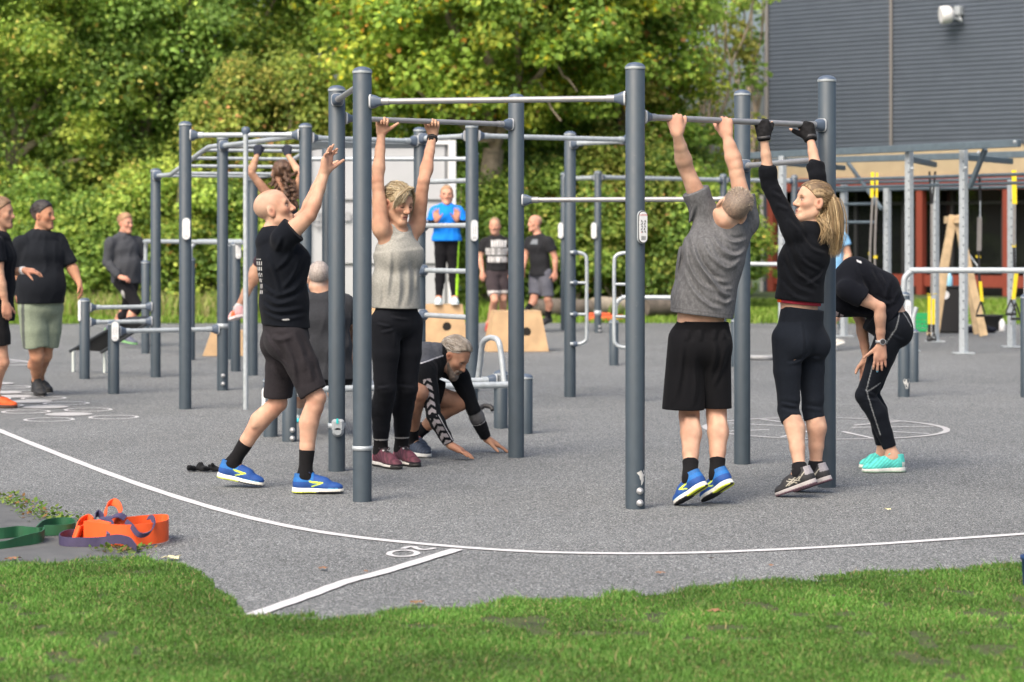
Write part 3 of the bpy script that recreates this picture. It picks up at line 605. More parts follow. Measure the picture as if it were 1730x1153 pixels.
# D-shaped handles
def handle(parent, P, side, zs, out, yoff=0):
    x = P[0]; mb = MB(); y = P[1] - yoff
    mb.tube(spline([(x, y, zs[0]), (x + side * (out - .07), y, zs[0]), (x + side * (out - .015), y, zs[0] - .025), (x + side * out, y, zs[0] - .09), (x + side * out, y, lerp(zs[0], zs[-1], .5)), (x + side * out, y, zs[-1] + .09), (x + side * (out - .015), y, zs[-1] + .025), (x + side * (out - .07), y, zs[-1]), (x, y, zs[-1])], 6), .0165, 12)
    o = mb.build("handle", GALV, parent)
    for z in zs[1:-1]: mb = MB(); mb.tube([(x, y, z), (x + side * out, y, z)], .0135, 10); mb.build("handle_rung", GALV, o)
    for z in zs: mb = MB(); mb.lathe((x + side * (PR * .55), y - .02, z), (side, -.1, 0), [(0, .026), (.02, .026), (.035, .019)], 14); mb.build("connector", CAPM, o)
zz = [W(0, y, CP["R3"][1])[2] for y in (427, 478, 531, 581)]
handle(cf, CP["R3"], 1, zz, .145, .055); handle(cf, CP["P7"], -1, zz, .165, .055)
sign(cpo["Q2"], 315, 387, CP["Q2"][1] - .06, .056, .17); sign(cpo["R2"], 801, 390, CP["R2"][1] - .06, .05, .165, .2); sign(cpo["T1"], 136, 525, CP["T1"][1] - .03, .03, .2, -.6); sign(cpo["T2"], 195, 560, CP["T2"][1] - .06, .056, .17)
band(cpo["Q3"], CP["Q3"], W(0, 551, CP["Q3"][1])[2], h=.045)
bolts(cpo["Q3"], 377, (635, 649), CP["Q3"][1] - .05)
# -- far pull-up station
SP = {k: gnd(*v) for k, v in dict(S1=(953, 558), S2=(1010, 562)).items()}; SP["S3"] = XY(1222, 36.6, 0); SP["S4"] = XY(1342, 37.4, 0); SP["S5"] = XY(1422, 36, 0)
fs = thing("pull_up_station", "distant slim pull-up station with pale horizontal bar in front of the hedge", "pull-up station", SP["S2"])
spo = {k: post(fs, p, HP if k != "S5" else .95) for k, p in SP.items()}
for a, b, z in (("S1", "S2", 2.23), ("S2", "S3", 2.235), ("S3", "S4", 2.235)): bar(fs, at(SP[a], z), at(SP[b], z), r=.03, mat_=GALV, big=.045)
bar(fs, at(SP["S3"], .97), at(SP["S5"], .95), r=.03, mat_=GALV)
sign(spo["S1"], 948, 390, SP["S1"][1] - .06, .07, .22, -.5); sign(spo["S2"], 1004, 390, SP["S2"][1] - .06, .07, .22, -.5)
band(spo["S2"], SP["S2"], W(0, 529, SP["S2"][1])[2], h=.07); bolts(spo["S2"], 1013, (552, 559), SP["S2"][1] - .05)
# -- dip bars on the left
def bent_bar(parent, P, drop, Q, z, r=.024, zq=None):
    """tube rising from post P, bending over and running to Q"""
    t = nrm(at(Q, 0) - at(P, 0)); a = at(P, z)
    mb = MB(); mb.tube(spline([at(P, z - drop), at(P, z - drop * .55), a + t * .012 - [0, 0, .06], a + t * .07 - [0, 0, .008], a + t * .14, lerp(a, at(Q, z), .6), at(Q, z)], 5), r, 12)
    return mb.build("bar", GALV, parent)
dl = {k: gnd(*v) for k, v in dict(a=(246, 597), b=(398, 627), c=(322, 608), e=(386, 607)).items()}
db = thing("dip_bars", "pair of waist-high dip bars with bent ends left of the climbing pole", "dip bars", dl["b"])
post(db, dl["a"], 1.09); post(db, dl["b"], 1.32); post(db, dl["c"], 1.14); post(db, dl["e"], 1.30)
bent_bar(db, dl["a"], .24, lerp(dl["a"], dl["b"], 1.08), 1.335); bent_bar(db, dl["c"], .2, lerp(dl["c"], dl["e"], 1.35), 1.34)
sign(db, 403, 425, dl["b"][1] - .06, .05, .15)
# -- low bench bars in the middle
LP = {k: gnd(*v) for k, v in dict(U1=(489, 745), U2=(457, 737), U3=(846, 723), U4=(888, 732)).items()}
lb = thing("low_parallel_bars", "knee-high parallel bars on four short posts behind the blonde woman", "parallel bars", lerp(LP["U1"], LP["U4"], .5))
lpo = {k: post(lb, p, .40 if k in ("U1", "U2") else .405) for k, p in LP.items()}
bar(lb, at(LP["U1"], .35), at(LP["U4"], .35), r=.024, mat_=GALV, con=(True, False), big=.045); bar(lb, at(LP["U2"], .35), at(LP["U3"], .35), r=.024, mat_=GALV, con=(False, True), big=.045)
sign(lpo["U2"], 448, 676, LP["U2"][1] - .03, .03, .16, -.7); bolts(lpo["U1"], 494, (727, 741), LP["U1"][1] - .045)
d = LP["U4"][1] + .25
mb = MB(); mb.tube(spline([W(806, 652, d + .35), W(811, 615, d + .3), W(815, 583, d + .22), W(822, 573, d + .15), W(832, 571, d + .1), W(842, 577, d), W(847, 600, d - .02), W(851, 640, d - .05), W(853, 655, d - .06)], 6), .021, 12); mb.build("hoop_handle", GALV, lb)
# -- low bar with rounded end (right of centre) and parallel bars on the right
s5 = gnd(1037, 617); lw = thing("low_bar", "thigh-high bent tube bar on a short post behind the front right post", "exercise bar", s5)
post(lw, s5, .475); bent_bar(lw, s5 + [.02, 0, 0], .2, XY(1260, 26.0, 0), .735); post(lw, XY(1243, 26.0, 0), .5)
pp = {k: gnd(*v) for k, v in dict(a=(1527, 670), b=(1543, 645)).items()}
pb = thing("dip_bars", "waist-high bent tube dip bars on the right edge behind the bending woman", "dip bars", pp["a"])
post(pb, pp["a"], .90); post(pb, pp["b"], .49); bent_bar(pb, pp["a"], .24, XY(1900, 21.0, 0), 1.108, r=.026)
sg = sign(pb, 1533, 525, pp["a"][1] - .06, .05, .18, .3)
mb = MB(); p = pp["b"]; mb.tube([at(p, .48), at(p, .62), at(p, .72) + [.03, 0, 0]], .022, 10); mb.build("stub_tube", GALV, pb)
pe = XY(1734, 21.2, 0); post(pb, pe, .88); mb = MB(); mb.tube([at(pe, .86), at(pe, 1.108)], .026, 12); mb.build("bar_support", GALV, pb)
# white primer patch low on the right post
q = []; a_ = pp["a"]
for k in range(14):
    a = 2 * math.pi * k / 14; rr = .03 * (1 + .3 * math.sin(3 * a)); th = rr * math.cos(a) / PR + .4
    q.append([a_[0] + (PR + .001) * math.sin(th), a_[1] - (PR + .001) * math.cos(th), .12 + rr * 1.4 * math.sin(a)])
mb = MB(); mb.add(q, [tuple(range(14))]); mb.build("bare_patch", MATS["bare_primer"], pb)
# -- sit-up bench on the left
be = thing("sit_up_bench", "inclined black sit-up bench on white legs beside the short posts on the left", "bench", gnd(150, 628))
d0, d1 = 24.6, 24.0
lo0, lo1, hi0, hi1 = W(120, 592, 24.9), W(173, 594, 24.7), W(212, 540, 24.3), W(262, 538, 24.1)
up = nrm(np.cross(lo1 - lo0, hi0 - lo0)); up = up if up[2] > 0 else -up
mb = MB(); mb.prism([lo0, lo1, hi1, hi0], up * .05); mb.build("pad", mat("black_vinyl", (.014, .015, .016), .5, var=.1), be)
for a, b in ((lo0, hi0), (lo1, hi1)): mb = MB(); mb.tube([a - up * .02, b - up * .02], .016, 10); mb.build("side_rail", mat("dark_tube", (.03, .035, .04), .5), be)
for x, y, d in ((124, 627, 25.0), (177, 625, 24.8)):
    g = XY(x, d, 0); mb = MB(); mb.tube([g, g + [0, 0, .24]], .017, 10); mb.build("leg", mat("white_tube", (.5, .55, .53), .5), be)

# -- plywood jump boxes
def plyo(label, px0, px1, yb, yt, d, hole, dep=.5, taper=.12, yaw=.12):
    a, b = XY(px0, d, 0), XY(px1, d, 0); c = (a + b) / 2; w = b[0] - a[0]; h = W(0, yt, d)[2]; t = thing("jump_box", label, "plyo box", c, "plywood jump boxes")
    X = np.array([math.cos(yaw), math.sin(yaw), 0]); Yv = np.array([-X[1], X[0], 0]); tk = w * taper; top = h
    def face(y, n):
        return [c + X * u * (w / 2 - (tk if z else 0)) + Yv * (y + (0.03 if z else 0) * n) + [0, 0, z * top] for u, z in ((-1, 0), (1, 0), (1, 1), (-1, 1))]
    mb = MB(); mb.prism(face(0, 1), Yv * .02); o = mb.build("front_panel", PLY, t); mb = MB(); mb.prism(face(dep, -1), -Yv * .02); mb.build("back_panel", PLY, t)
    for u in (-1, 1):
        f0, f1 = face(.021, 1), face(dep - .021, -1); i, j = (0, 3) if u < 0 else (1, 2); mb = MB(); mb.prism([f0[i], f1[i], f1[j], f0[j]], -X * u * .02); mb.build("side_panel", PLY, t)
    f0, f1 = face(.0, 1), face(dep, -1); mb = MB(); mb.prism([f0[3], f0[2], f1[2], f1[3]], (0, 0, .02)); mb.build("top_panel", PLY, t)
    hc = W(*hole, d); hc = c + X * np.dot(hc - c, X) + [0, 0, hc[2]] - Yv * (.001 - .03 * hc[2] / top); mb = MB(); mb.lathe(hc, -Yv, [(0, .055), (.002, .055)], 20); mb.build("grip_hole", mat("hole_dark", (.01, .008, .006), .9), o)
    return h + .02
H_A = plyo("plywood jump box under the woman in the blue T-shirt", 706, 792, 591, 518, 29.9, (755, 552), yaw=.05)
H_B = plyo("plywood jump box under the raised foot of the walking bald man", 823, 928, 595, 529, 29.2, (890, 561))
plyo("plywood jump box half hidden behind the posts left of the bald man", 343, 428, 602, 563, 28.2, (398, 585), taper=.16)
plyo("plywood jump box behind the seated man between the two front left posts", 560, 645, 588, 523, 30.4, (622, 556))
# ------------------------------------------------------------------ galvanised training rig on the right
tr = thing("training_rig", "galvanised steel training rig with grey top beams on the right", "training rig", gnd(1628, 598))
def gpost(p, h, w=.085, dpt=.075, plate=True):
    mb = MB(); t = nrm([.56, -.83, 0]); n_ = np.array([-t[1], t[0], 0]); mb.box((p[0], p[1], h / 2), (w, dpt, h), (t, n_, np.array([0, 0, 1.])), .006); o = mb.build("post", GALV, tr)
    if plate: mb = MB(); mb.box((p[0], p[1], .008), (.24, .2, .016), bev=.002); mb.build("base_plate", GALV, o)
    mb = MB(); c = np.array([p[0], p[1], 0])
    for z in np.arange(.3, h - .2, .11): mb.lathe(c + [-.012, -dpt / 2 - .012, z], (-.5, -.86, 0), [(0, .0095), (.004, .0095)], 8)
    mb.build("peg_hole", mat("hole_shadow", (.06, .07, .08), .8), o); return o
A1, A2, A6 = gnd(1628, 598), XY(1536, 29.3, 0), XY(1322, 31.0, 0); B4, B5, B3, B7 = gnd(1580, 578), gnd(1709, 587), XY(1499, 32.6, 0), XY(1426, 33.4, 0)
for p, h in ((A1, 2.50), (A2, 2.50), (A6, 2.42), (B4, 2.1), (B5, 2.1), (B3, 2.06), (B7, 2.1)): gpost(p, h)
def beam(a, b, w=.07, h=.085, m=None, name="top_beam"):
    a = np.asarray(a, float); b = np.asarray(b, float); t = nrm(b - a); n_ = nrm(np.cross([0, 0, 1.], t)); mb = MB(); mb.box(lerp(a, b, .5), (np.linalg.norm(b - a), w, h), (t, n_, np.cross(t, n_)), .006); return mb.build(name, m or GALVD, tr)
beam(XY(1262, 31.6, 2.44), XY(1722, 27.7, 2.46)); beam(XY(1290, 33.9, 2.43), XY(1800, 30.2, 2.43))
for a, b in ((A1, B5), (A2, B4), (A6, B7)): beam(at(a, 2.33), at(b, 2.33), .05, .07, name="cross_beam")
for z, o_ in ((2.12, .0), (2.02, .06)):
    for a, b in (((1350, 32), (1800, 27.6)), ((1400, 33.5), (1800, 30.0))): mb = MB(); mb.tube([XY(a[0], a[1] + o_, z), XY(b[0], b[1] + o_, z)], .021, 10); mb.build("rail", GALVD, tr)
for p in (B4, B5, B3, B7): beam(at(p, 2.1), at(p, 2.40), .06, .08, name="bracket")
for p in (A1, A2):
    beam(at(p, 2.06) + [.07, -.02, 0], at(p, 2.44) + [.07, -.02, 0], .05, .06, name="bracket")
beam(at(A1, 1.98) + [.06, -.08, 0], XY(1665, 28.3, 2.42), .05, .06, name="brace"); beam(XY(1432, 33.2, 2.4), XY(1490, 32.4, 1.75), .04, .05, name="brace")
for z, x0, x1, d in ((1.83, 1424, 1478, 33.4), (1.58, 1424, 1478, 33.3)): mb = MB(); mb.tube([XY(x0, d, z), XY(x1, d - .5, z)], .02, 10); mb.build("rung", GALVD, tr)
for px, py, d in ((1653, 258, 28.1), (1631, 284, 28.6), (1541, 285, 29.2), (1714, 240, 27.6)):
    mb = MB(); mb.lathe(W(px, py, d - .05), (0, -1, 0), [(0, .02), (.015, .02), (.02, .01)], 8); mb.build("bolt", GALV, tr)

# suspension straps: each hangs from the rig
def strap(label, d, segs, handle=None):
    t = thing("suspension_strap", label, "strap", W(*segs[0][0][0], d), "suspension straps hanging on the training rig")
    for pts, w, m, nm in segs:
        mb = MB(); P = [W(x, y, d) for x, y in pts]; mb.ribbon(spline(P, 4), (1, .15, 0), w, .008); mb.build(nm, m, t)
    if handle:
        for x, y, w, h in handle:
            c = W(x, y, d - .02); mb = MB(); r = w / 2
            mb.tube([c + [0, 0, h / 2], c + [-r * .8, 0, -h * .15], c + [-r, -.01, -h * .4], c + [r, .01, -h * .4], c + [r * .8, 0, -h * .15], c + [0, 0, h / 2]], .011, 8); mb.tube([c + [-r, -.01, -h * .4], c + [r, .01, -h * .4]], .017, 10); mb.build("handle", BLACKP, t)
strap("yellow topped strap with grey webbing behind the back of the bending woman", 31.8, [([(1474, 291), (1473, 334)], .045, YEL, "yellow_sleeve"), ([(1482, 292), (1481, 334)], .03, YEL, "yellow_sleeve"), ([(1474, 334), (1470, 420), (1468, 520)], .026, WEBG, "webbing"), ([(1481, 334), (1478, 420), (1479, 520)], .026, WEBG, "webbing"), ([(1469, 426), (1469, 431)], .03, YEL, "buckle"), ([(1479, 432), (1479, 437)], .05, YEL, "buckle")])
strap("black strap ending in two yellow sleeves and black handles left of the timber A-frame", 30.9, [([(1570, 290), (1574, 345)], .026, BLACKP, "webbing"), ([(1580, 290), (1575, 345)], .026, BLACKP, "webbing"), ([(1574, 345), (1574, 500)], .03, WEBG, "webbing"), ([(1570, 500), (1570, 548)], .04, YEL, "yellow_sleeve"), ([(1577, 505), (1577, 549)], .04, YEL, "yellow_sleeve"), ([(1567, 497), (1582, 497)], .02, YEL, "buckle"), ([(1570, 548), (1570, 562)], .04, BLACKP, "webbing"), ([(1577, 548), (1577, 562)], .04, BLACKP, "webbing")], [(1570, 570, .05, .1), (1578, 569, .05, .1)])
strap("black and grey strap with one triangular handle right of the timber A-frame", 29.0, [([(1655, 300), (1656, 340)], .03, BLACKP, "webbing"), ([(1656, 340), (1656, 368)], .016, GALV, "carabiner"), ([(1655, 367), (1654, 424)], .055, WEBG, "webbing"), ([(1653, 424), (1655, 480)], .03, BLACKP, "webbing"), ([(1652, 432), (1653, 436)], .055, YEL, "buckle"), ([(1656, 476), (1659, 510)], .04, YEL, "yellow_sleeve")], [(1657, 523, .11, .19)])
strap("strap with a long yellow sleeve at the top on the rightmost galvanised post", 29.6, [([(1713, 288), (1714, 345)], .06, YEL, "yellow_sleeve"), ([(1714, 345), (1713, 416)], .03, WEBG, "webbing"), ([(1713, 414), (1713, 418)], .05, YEL, "buckle"), ([(1713, 418), (1714, 462)], .03, BLACKP, "webbing"), ([(1717, 462), (1712, 506)], .05, YEL, "yellow_sleeve")], [(1708, 520, .13, .2), (1716, 527, .12, .22)])
# timber A-frame
d = 33.2; af = thing("timber_frame", "pale timber A-frame standing behind the galvanised rig", "timber frame", XY(1622, d, 0))
for k, (a, b, dd) in enumerate([((1611, 364), (1572, 566), 0), ((1616, 364), (1662, 566), 0), ((1609, 366), (1580, 566), .6), ((1618, 366), (1652, 566), .6)]):
    p, q = W(*a, d + dd), XY(b[0], d + dd, .02); t = nrm(q - p); n_ = np.array([0, 1., 0]); mb = MB(); mb.box(lerp(p, q, .5), (np.linalg.norm(q - p), .05, .11), (t, n_, np.cross(t, n_)), .004); mb.build("leg", WOODR, af)
mb = MB(); mb.box(W(1613, 372, d + .3), (.16, .8, .1), bev=.006); mb.build("ridge_block", WOODR, af); mb = MB(); mb.tube([W(1630, 420, d + .3), W(1655, 455, d + .1)], .012, 8); mb.build("stay_rod", GALV, af)
# boxes, bags and bottles by the rig
d = 34.6; c = XY(1611, d, 0); cs = thing("equipment_case", "black upright equipment case with a round white label and a bottle on top", "case", c); h = W(0, 487, d)[2]
mb = MB(); mb.box(c + [0, .2, h / 2], (.40, .4, h), bev=.02); mb.build("body", BLACKP, cs); mb = MB(); mb.box(c + [0, .2, h + .012], (.42, .42, .03), bev=.008); mb.build("lid", BLACKP, cs)
mb = MB(); mb.lathe(c + [-.12, -.004, h - .1], (0, -1, 0), [(0, .06), (.002, .06)], 20); mb.build("round_label", WHITE, cs)
mb = MB(); mb.lathe(XY(1604, d + .1, h + .028), (0, 0, 1), [(0, .045), (.01, .048), (.13, .046), (.16, .025), (.2, .02), (.205, .012)], 16); o = mb.build("water_bottle", mat("pale_blue_plastic", (.25, .52, .68), .3)); setbase(o, XY(1604, d + .1, h)); tag(o, "pale blue water bottle standing on the black equipment case", "bottle")
c = gnd(1693, 560); mb = MB(); mb.lathe(c, (0, 0, 1), [(0, .04), (.008, .045), (.13, .044), (.15, .026), (.175, .022), (.178, .01)], 16); o = mb.build("water_bottle", WHITE); setbase(o, c); tag(o, "white water bottle on the ground right of the black bin", "bottle")
c = gnd(1672, 558); bn = thing("bin", "low black plastic bin between the timber A-frame and the white bottle", "bin", c); mb = MB(); mb.lathe(c, (0, 0, 1), [(0, .15), (.2, .185), (.205, .195), (.225, .195), (.225, .175), (.03, .14)], 24, 3); mb.build("tub", BLACKP, bn); mb = MB(); mb.tube([c + [-.2, 0, .2], c + [-.23, -.02, .12], c + [-.2, 0, .06]], .008, 6); mb.build("grip", BLACKP, bn)
c = gnd(1550, 561); cr = thing("crate", "green plastic crate behind the bending woman", "crate", c); g_ = mat("green_plastic", (.02, .35, .12), .5)
for (x, y, sx, sy) in ((0, 0, .4, .02), (0, .3, .4, .02), (-.19, .15, .02, .28), (.19, .15, .02, .28)):
    mb = MB()
    for z in (.02, .08, .14, .20, .25): mb.box(c + [x, y, z], (sx, sy, .028))
    for u in np.linspace(-.5, .5, 5): mb.box(c + [x + u * (sx - .02) * (sx > .1), y + u * (sy - .02) * (sy > .1), .14], (.025 if sx > .1 else .018, .025 if sy > .1 else .018, .25))
    mb.build("slatted_side", g_, cr)
mb = MB(); mb.box(c + [0, .15, .012], (.36, .28, .015)); mb.build("bottom", g_, cr)
# SDF-shaped soft goods are added after the figure tools below

# ------------------------------------------------------------------ bands lying in the foreground
ORG = mat("orange_rubber", (.75, .095, .015), .6, var=.06, vscale=14, bump=.15, bscale=120); PUR = mat("purple_rubber", (.045, .036, .085), .6, var=.12); GRN = mat("green_rubber", (.012, .085, .035), .6, var=.12)
b0 = gnd(232, 919); ob = thing("exercise_band", "wide bright orange exercise band folded on the path edge", "exercise band", b0)
Z = np.array([0, 0, 1.])
def gp(x, y, z): return gnd(x, y, z)
w_ = .098
mb = MB(); mb.ribbon(spline([gp(142, 916, .05), gp(175, 921, .05), gp(215, 923, .049), gp(255, 921, .052), gp(280, 917, .054), gp(284, 911, .056), gp(277, 906.5, .056), gp(240, 908, .054), gp(205, 911, .053), gp(190, 908, .056)], 6), Z, w_, .005); mb.build("front_loop", ORG, ob)
mb = MB(); mb.ribbon(spline([gp(183, 921, .055), gp(165, 919, .062), gp(150, 915, .058), gp(141, 913, .045)], 6), [(.25, .1, 1)] * 19, [.10] * 8 + [.09] * 11, .005); mb.build("folded_flap", ORG, ob)
mb = MB(); mb.ribbon(spline([gp(153, 906, .055), gp(145, 902, .058), gp(132, 906, .05), gp(126, 914, .042), gp(132, 916, .04), gp(142, 912, .045)], 6), nrm([.35, .1, 1]), .075, .005); mb.build("left_loop", ORG, ob)
mb = MB(); mb.ribbon(spline([gp(178, 903, .085), gp(180, 896, .115), gp(190, 892, .125), gp(200, 895, .12), gp(204, 903, .1), (gp(196, 908, .09)), gp(182, 907, .075)], 6), nrm([.1, .8, .5]), .055, .005); mb.build("top_roll", ORG, ob)
pb_ = thing("exercise_band", "dark purple exercise band looped over and around the orange band", "exercise band", gnd(140, 922))
for pts, wid, w, nm in (([gp(142, 910, .026), gp(115, 912, .026), gp(101, 917, .022), gp(106, 923, .022), gp(140, 924.5, .022), gp(172, 924, .024), gp(188, 925, .035), gp(203, 927, .042), gp(220, 930, .036), gp(230, 934, .014)], Z, .042, "loop"),
    ([gp(184, 921, .012), gp(186, 921.8, .06), gp(185, 917, .098), gp(176, 913, .1)], (1, .1, 0), .034, "strip"), ([gp(168, 908, .085), gp(185, 911, .098), gp(200, 912, .115), gp(212, 912, .1)], (.2, 1, .3), .05, "strip"),
    ([gp(213, 917, .098), gp(222, 923, .092), gp(232, 925, .062), gp(243, 925, .055), gp(254, 924, .068), gp(260, 922, .095), gp(257, 914, .108), gp(250, 911, .1)], (.5, -.3, .8), .026, "strip"), ([gp(160, 905, .09), gp(166, 902, .098), gp(174, 906, .088)], (.1, .5, 1), .035, "strip")):
    mb = MB(); mb.ribbon(spline(pts, 6), wid if np.ndim(wid) == 1 else wid, w, .0045); mb.build(nm, PUR, pb_)
gb = thing("exercise_band", "dark green exercise band twisted on the old path at the left edge", "exercise band", gnd(60, 910))
mb = MB(); mb.ribbon(spline([gp(-60, 913, .02), gp(0, 911, .026), gp(30, 908, .027), gp(50, 909, .026), gp(64, 911, .028), gp(74, 911, .03), gp(70, 918, .03), gp(52, 921, .026), (gp(30, 924, .018)), gp(0, 928, .008), gp(-60, 932, .02)], 6), Z, .052, .006); mb.build("near_loop", GRN, gb)
mb = MB(); mb.ribbon(spline([gp(62, 909, .03), gp(74, 899, .032), gp(95, 894, .03), gp(118, 894, .03), gp(127, 899, .028), (gp(120, 904, .028)), gp(95, 906, .028), gp(74, 906.5, .028)], 6), Z, .05, .006); mb.build("far_loop", GRN, gb)
# fallen leaves
LF = {"pale": mat("pale_leaf", (.55, .50, .30), .8, var=.2, vscale=40), "brown": mat("brown_leaf", (.24, .12, .06), .8, var=.3, vscale=40), "dark": mat("dark_leaf", (.035, .025, .02), .8)}
def leaf(px, py, s, kind, seed, label, group=None):
    r = np.random.default_rng(seed); c = gnd(px, py); a0 = r.random() * 6.28; vs = [(c[0], c[1], .012)]
    for k in range(20):
        a = 2 * math.pi * k / 20; rr = s * (.55 + .45 * abs(math.cos(2.5 * a)) ** .7) * (.75 + .5 * r.random()); vs.append((c[0] + rr * math.cos(a + a0), c[1] + rr * math.sin(a + a0), .006 + s * .35 * r.random()))
    vs.append((c[0] + s * 1.5 * math.cos(a0), c[1] + s * 1.5 * math.sin(a0), .008))
    mb = MB(); mb.add(vs, [(0, k + 1, (k + 1) % 20 + 1) for k in range(20)] + [(0, 1, 21)]); o = mb.build("fallen_leaf", LF[kind]); setbase(o, c); tag(o, label, "leaf", group)
leaf(290, 946, .042, "pale", 1, "pale maple leaf on the court right of the orange band")
leaf(545, 963, .022, "brown", 2, "brown leaf on the court below the painted number")
leaf(704, 1021, .026, "brown", 3, "tan leaf at the grass edge right of the straight line")
leaf(1114, 971, .02, "brown", 4, "greenish brown leaf between curved line and grass in the middle")
leaf(1201, 946, .012, "dark", 5, "small dark leaf just below the curved white line")
leaf(1499, 863, .022, "pale", 6, "white scrap of leaf on the court behind the curved line at right")
leaf(22, 947, .032, "brown", 7, "curled brown leaf on the path edge at the far left")
leaf(618, 968, .012, "brown", 8, "tiny brown leaf lying on the straight white line")
leaf(1303, 958, .012, "brown", 9, "tiny brown leaf near the grass right of the middle")
leaf(1205, 1036, .03, "brown", 10, "brown leaf lying in the foreground grass")
# blue post at the right edge of the lawn
c = gnd(1747, 988); bp_ = thing("bollard", "dark blue plastic tub standing in the grass at the right edge", "tub", c); mb = MB(); mb.lathe(c, (0, 0, 1), [(0, .045), (.1, .05), (.105, .056), (.12, .056), (.12, .048), (.02, .04)], 20); mb.build("tub", mat("navy_plastic", (.01, .035, .11), .5), bp_)
mb = MB(); mb.tube([c + [-.05, 0, .11], c + [0, -.05, .115], c + [.05, 0, .11]], .004, 6); mb.build("rim_handle", BLACKP, bp_)
# small floor bits
c = gnd(822, 697); mb = MB(); mb.tube(spline([c + [-.05, 0, .03], c + [-.02, .03, .05], c + [.03, 0, .045], c + [.05, -.02, .02]], 5), .02, 8); o = mb.build("ankle_strap", BLACKP); setbase(o, c); tag(o, "small black strap lying under the low bars behind the crouching man", "strap")
# ------------------------------------------------------------------ figure tools: smooth solids from tapered limbs, meshed with surface nets
class Solid:
    def __init__(s): s.p = []
    def cone(s, a, b, ra, rb, k=.03, cut=0, sub=False, pl=None):
        """tapered limb a->b; cut 1: flat end at b, 2: flat at a, 3: both"""
        a = np.asarray(a, float); b = np.asarray(b, float); R = max(ra, rb)
        s.p.append(('c', a, b, ra, rb, k, cut, sub, pl, np.minimum(a, b) - R, np.maximum(a, b) + R)); return s
    def chain(s, pts, rs, k=.03, cut=0):
        for i in range(len(pts) - 1): s.cone(pts[i], pts[i + 1], rs[i], rs[i + 1], k, cut if i == len(pts) - 2 else 0)
        return s
    def ell(s, c, rad, ax=None, k=.03, sub=False):
        c = np.asarray(c, float); ax = np.eye(3) if ax is None else np.asarray(ax, float); rad = np.asarray(rad, float)
        e = np.sqrt(((ax * rad[:, None]) ** 2).sum(0)); s.p.append(('e', c, ax, rad, k, sub, c - e, c + e)); return s
    def oval(s, a, b, ra, rb, x, k=.05, cut=0):
        """limb with an oval section: ra=(half width along x, half depth)"""
        a = np.asarray(a, float); b = np.asarray(b, float); R = max(*ra, *rb); t = nrm(b - a); x = nrm(np.asarray(x, float) - t * np.dot(x, t))
        s.p.append(('o', a, b, ra, rb, x, k, cut, np.minimum(a, b) - R, np.maximum(a, b) + R)); return s
    def __iadd__(s, o): s.p += o.p; return s
def _smin(v, d, k):
    if k <= 0: return np.minimum(v, d)
    h = np.maximum(k - np.abs(v - d), 0) / k; return np.minimum(v, d) - h * h * k * .25
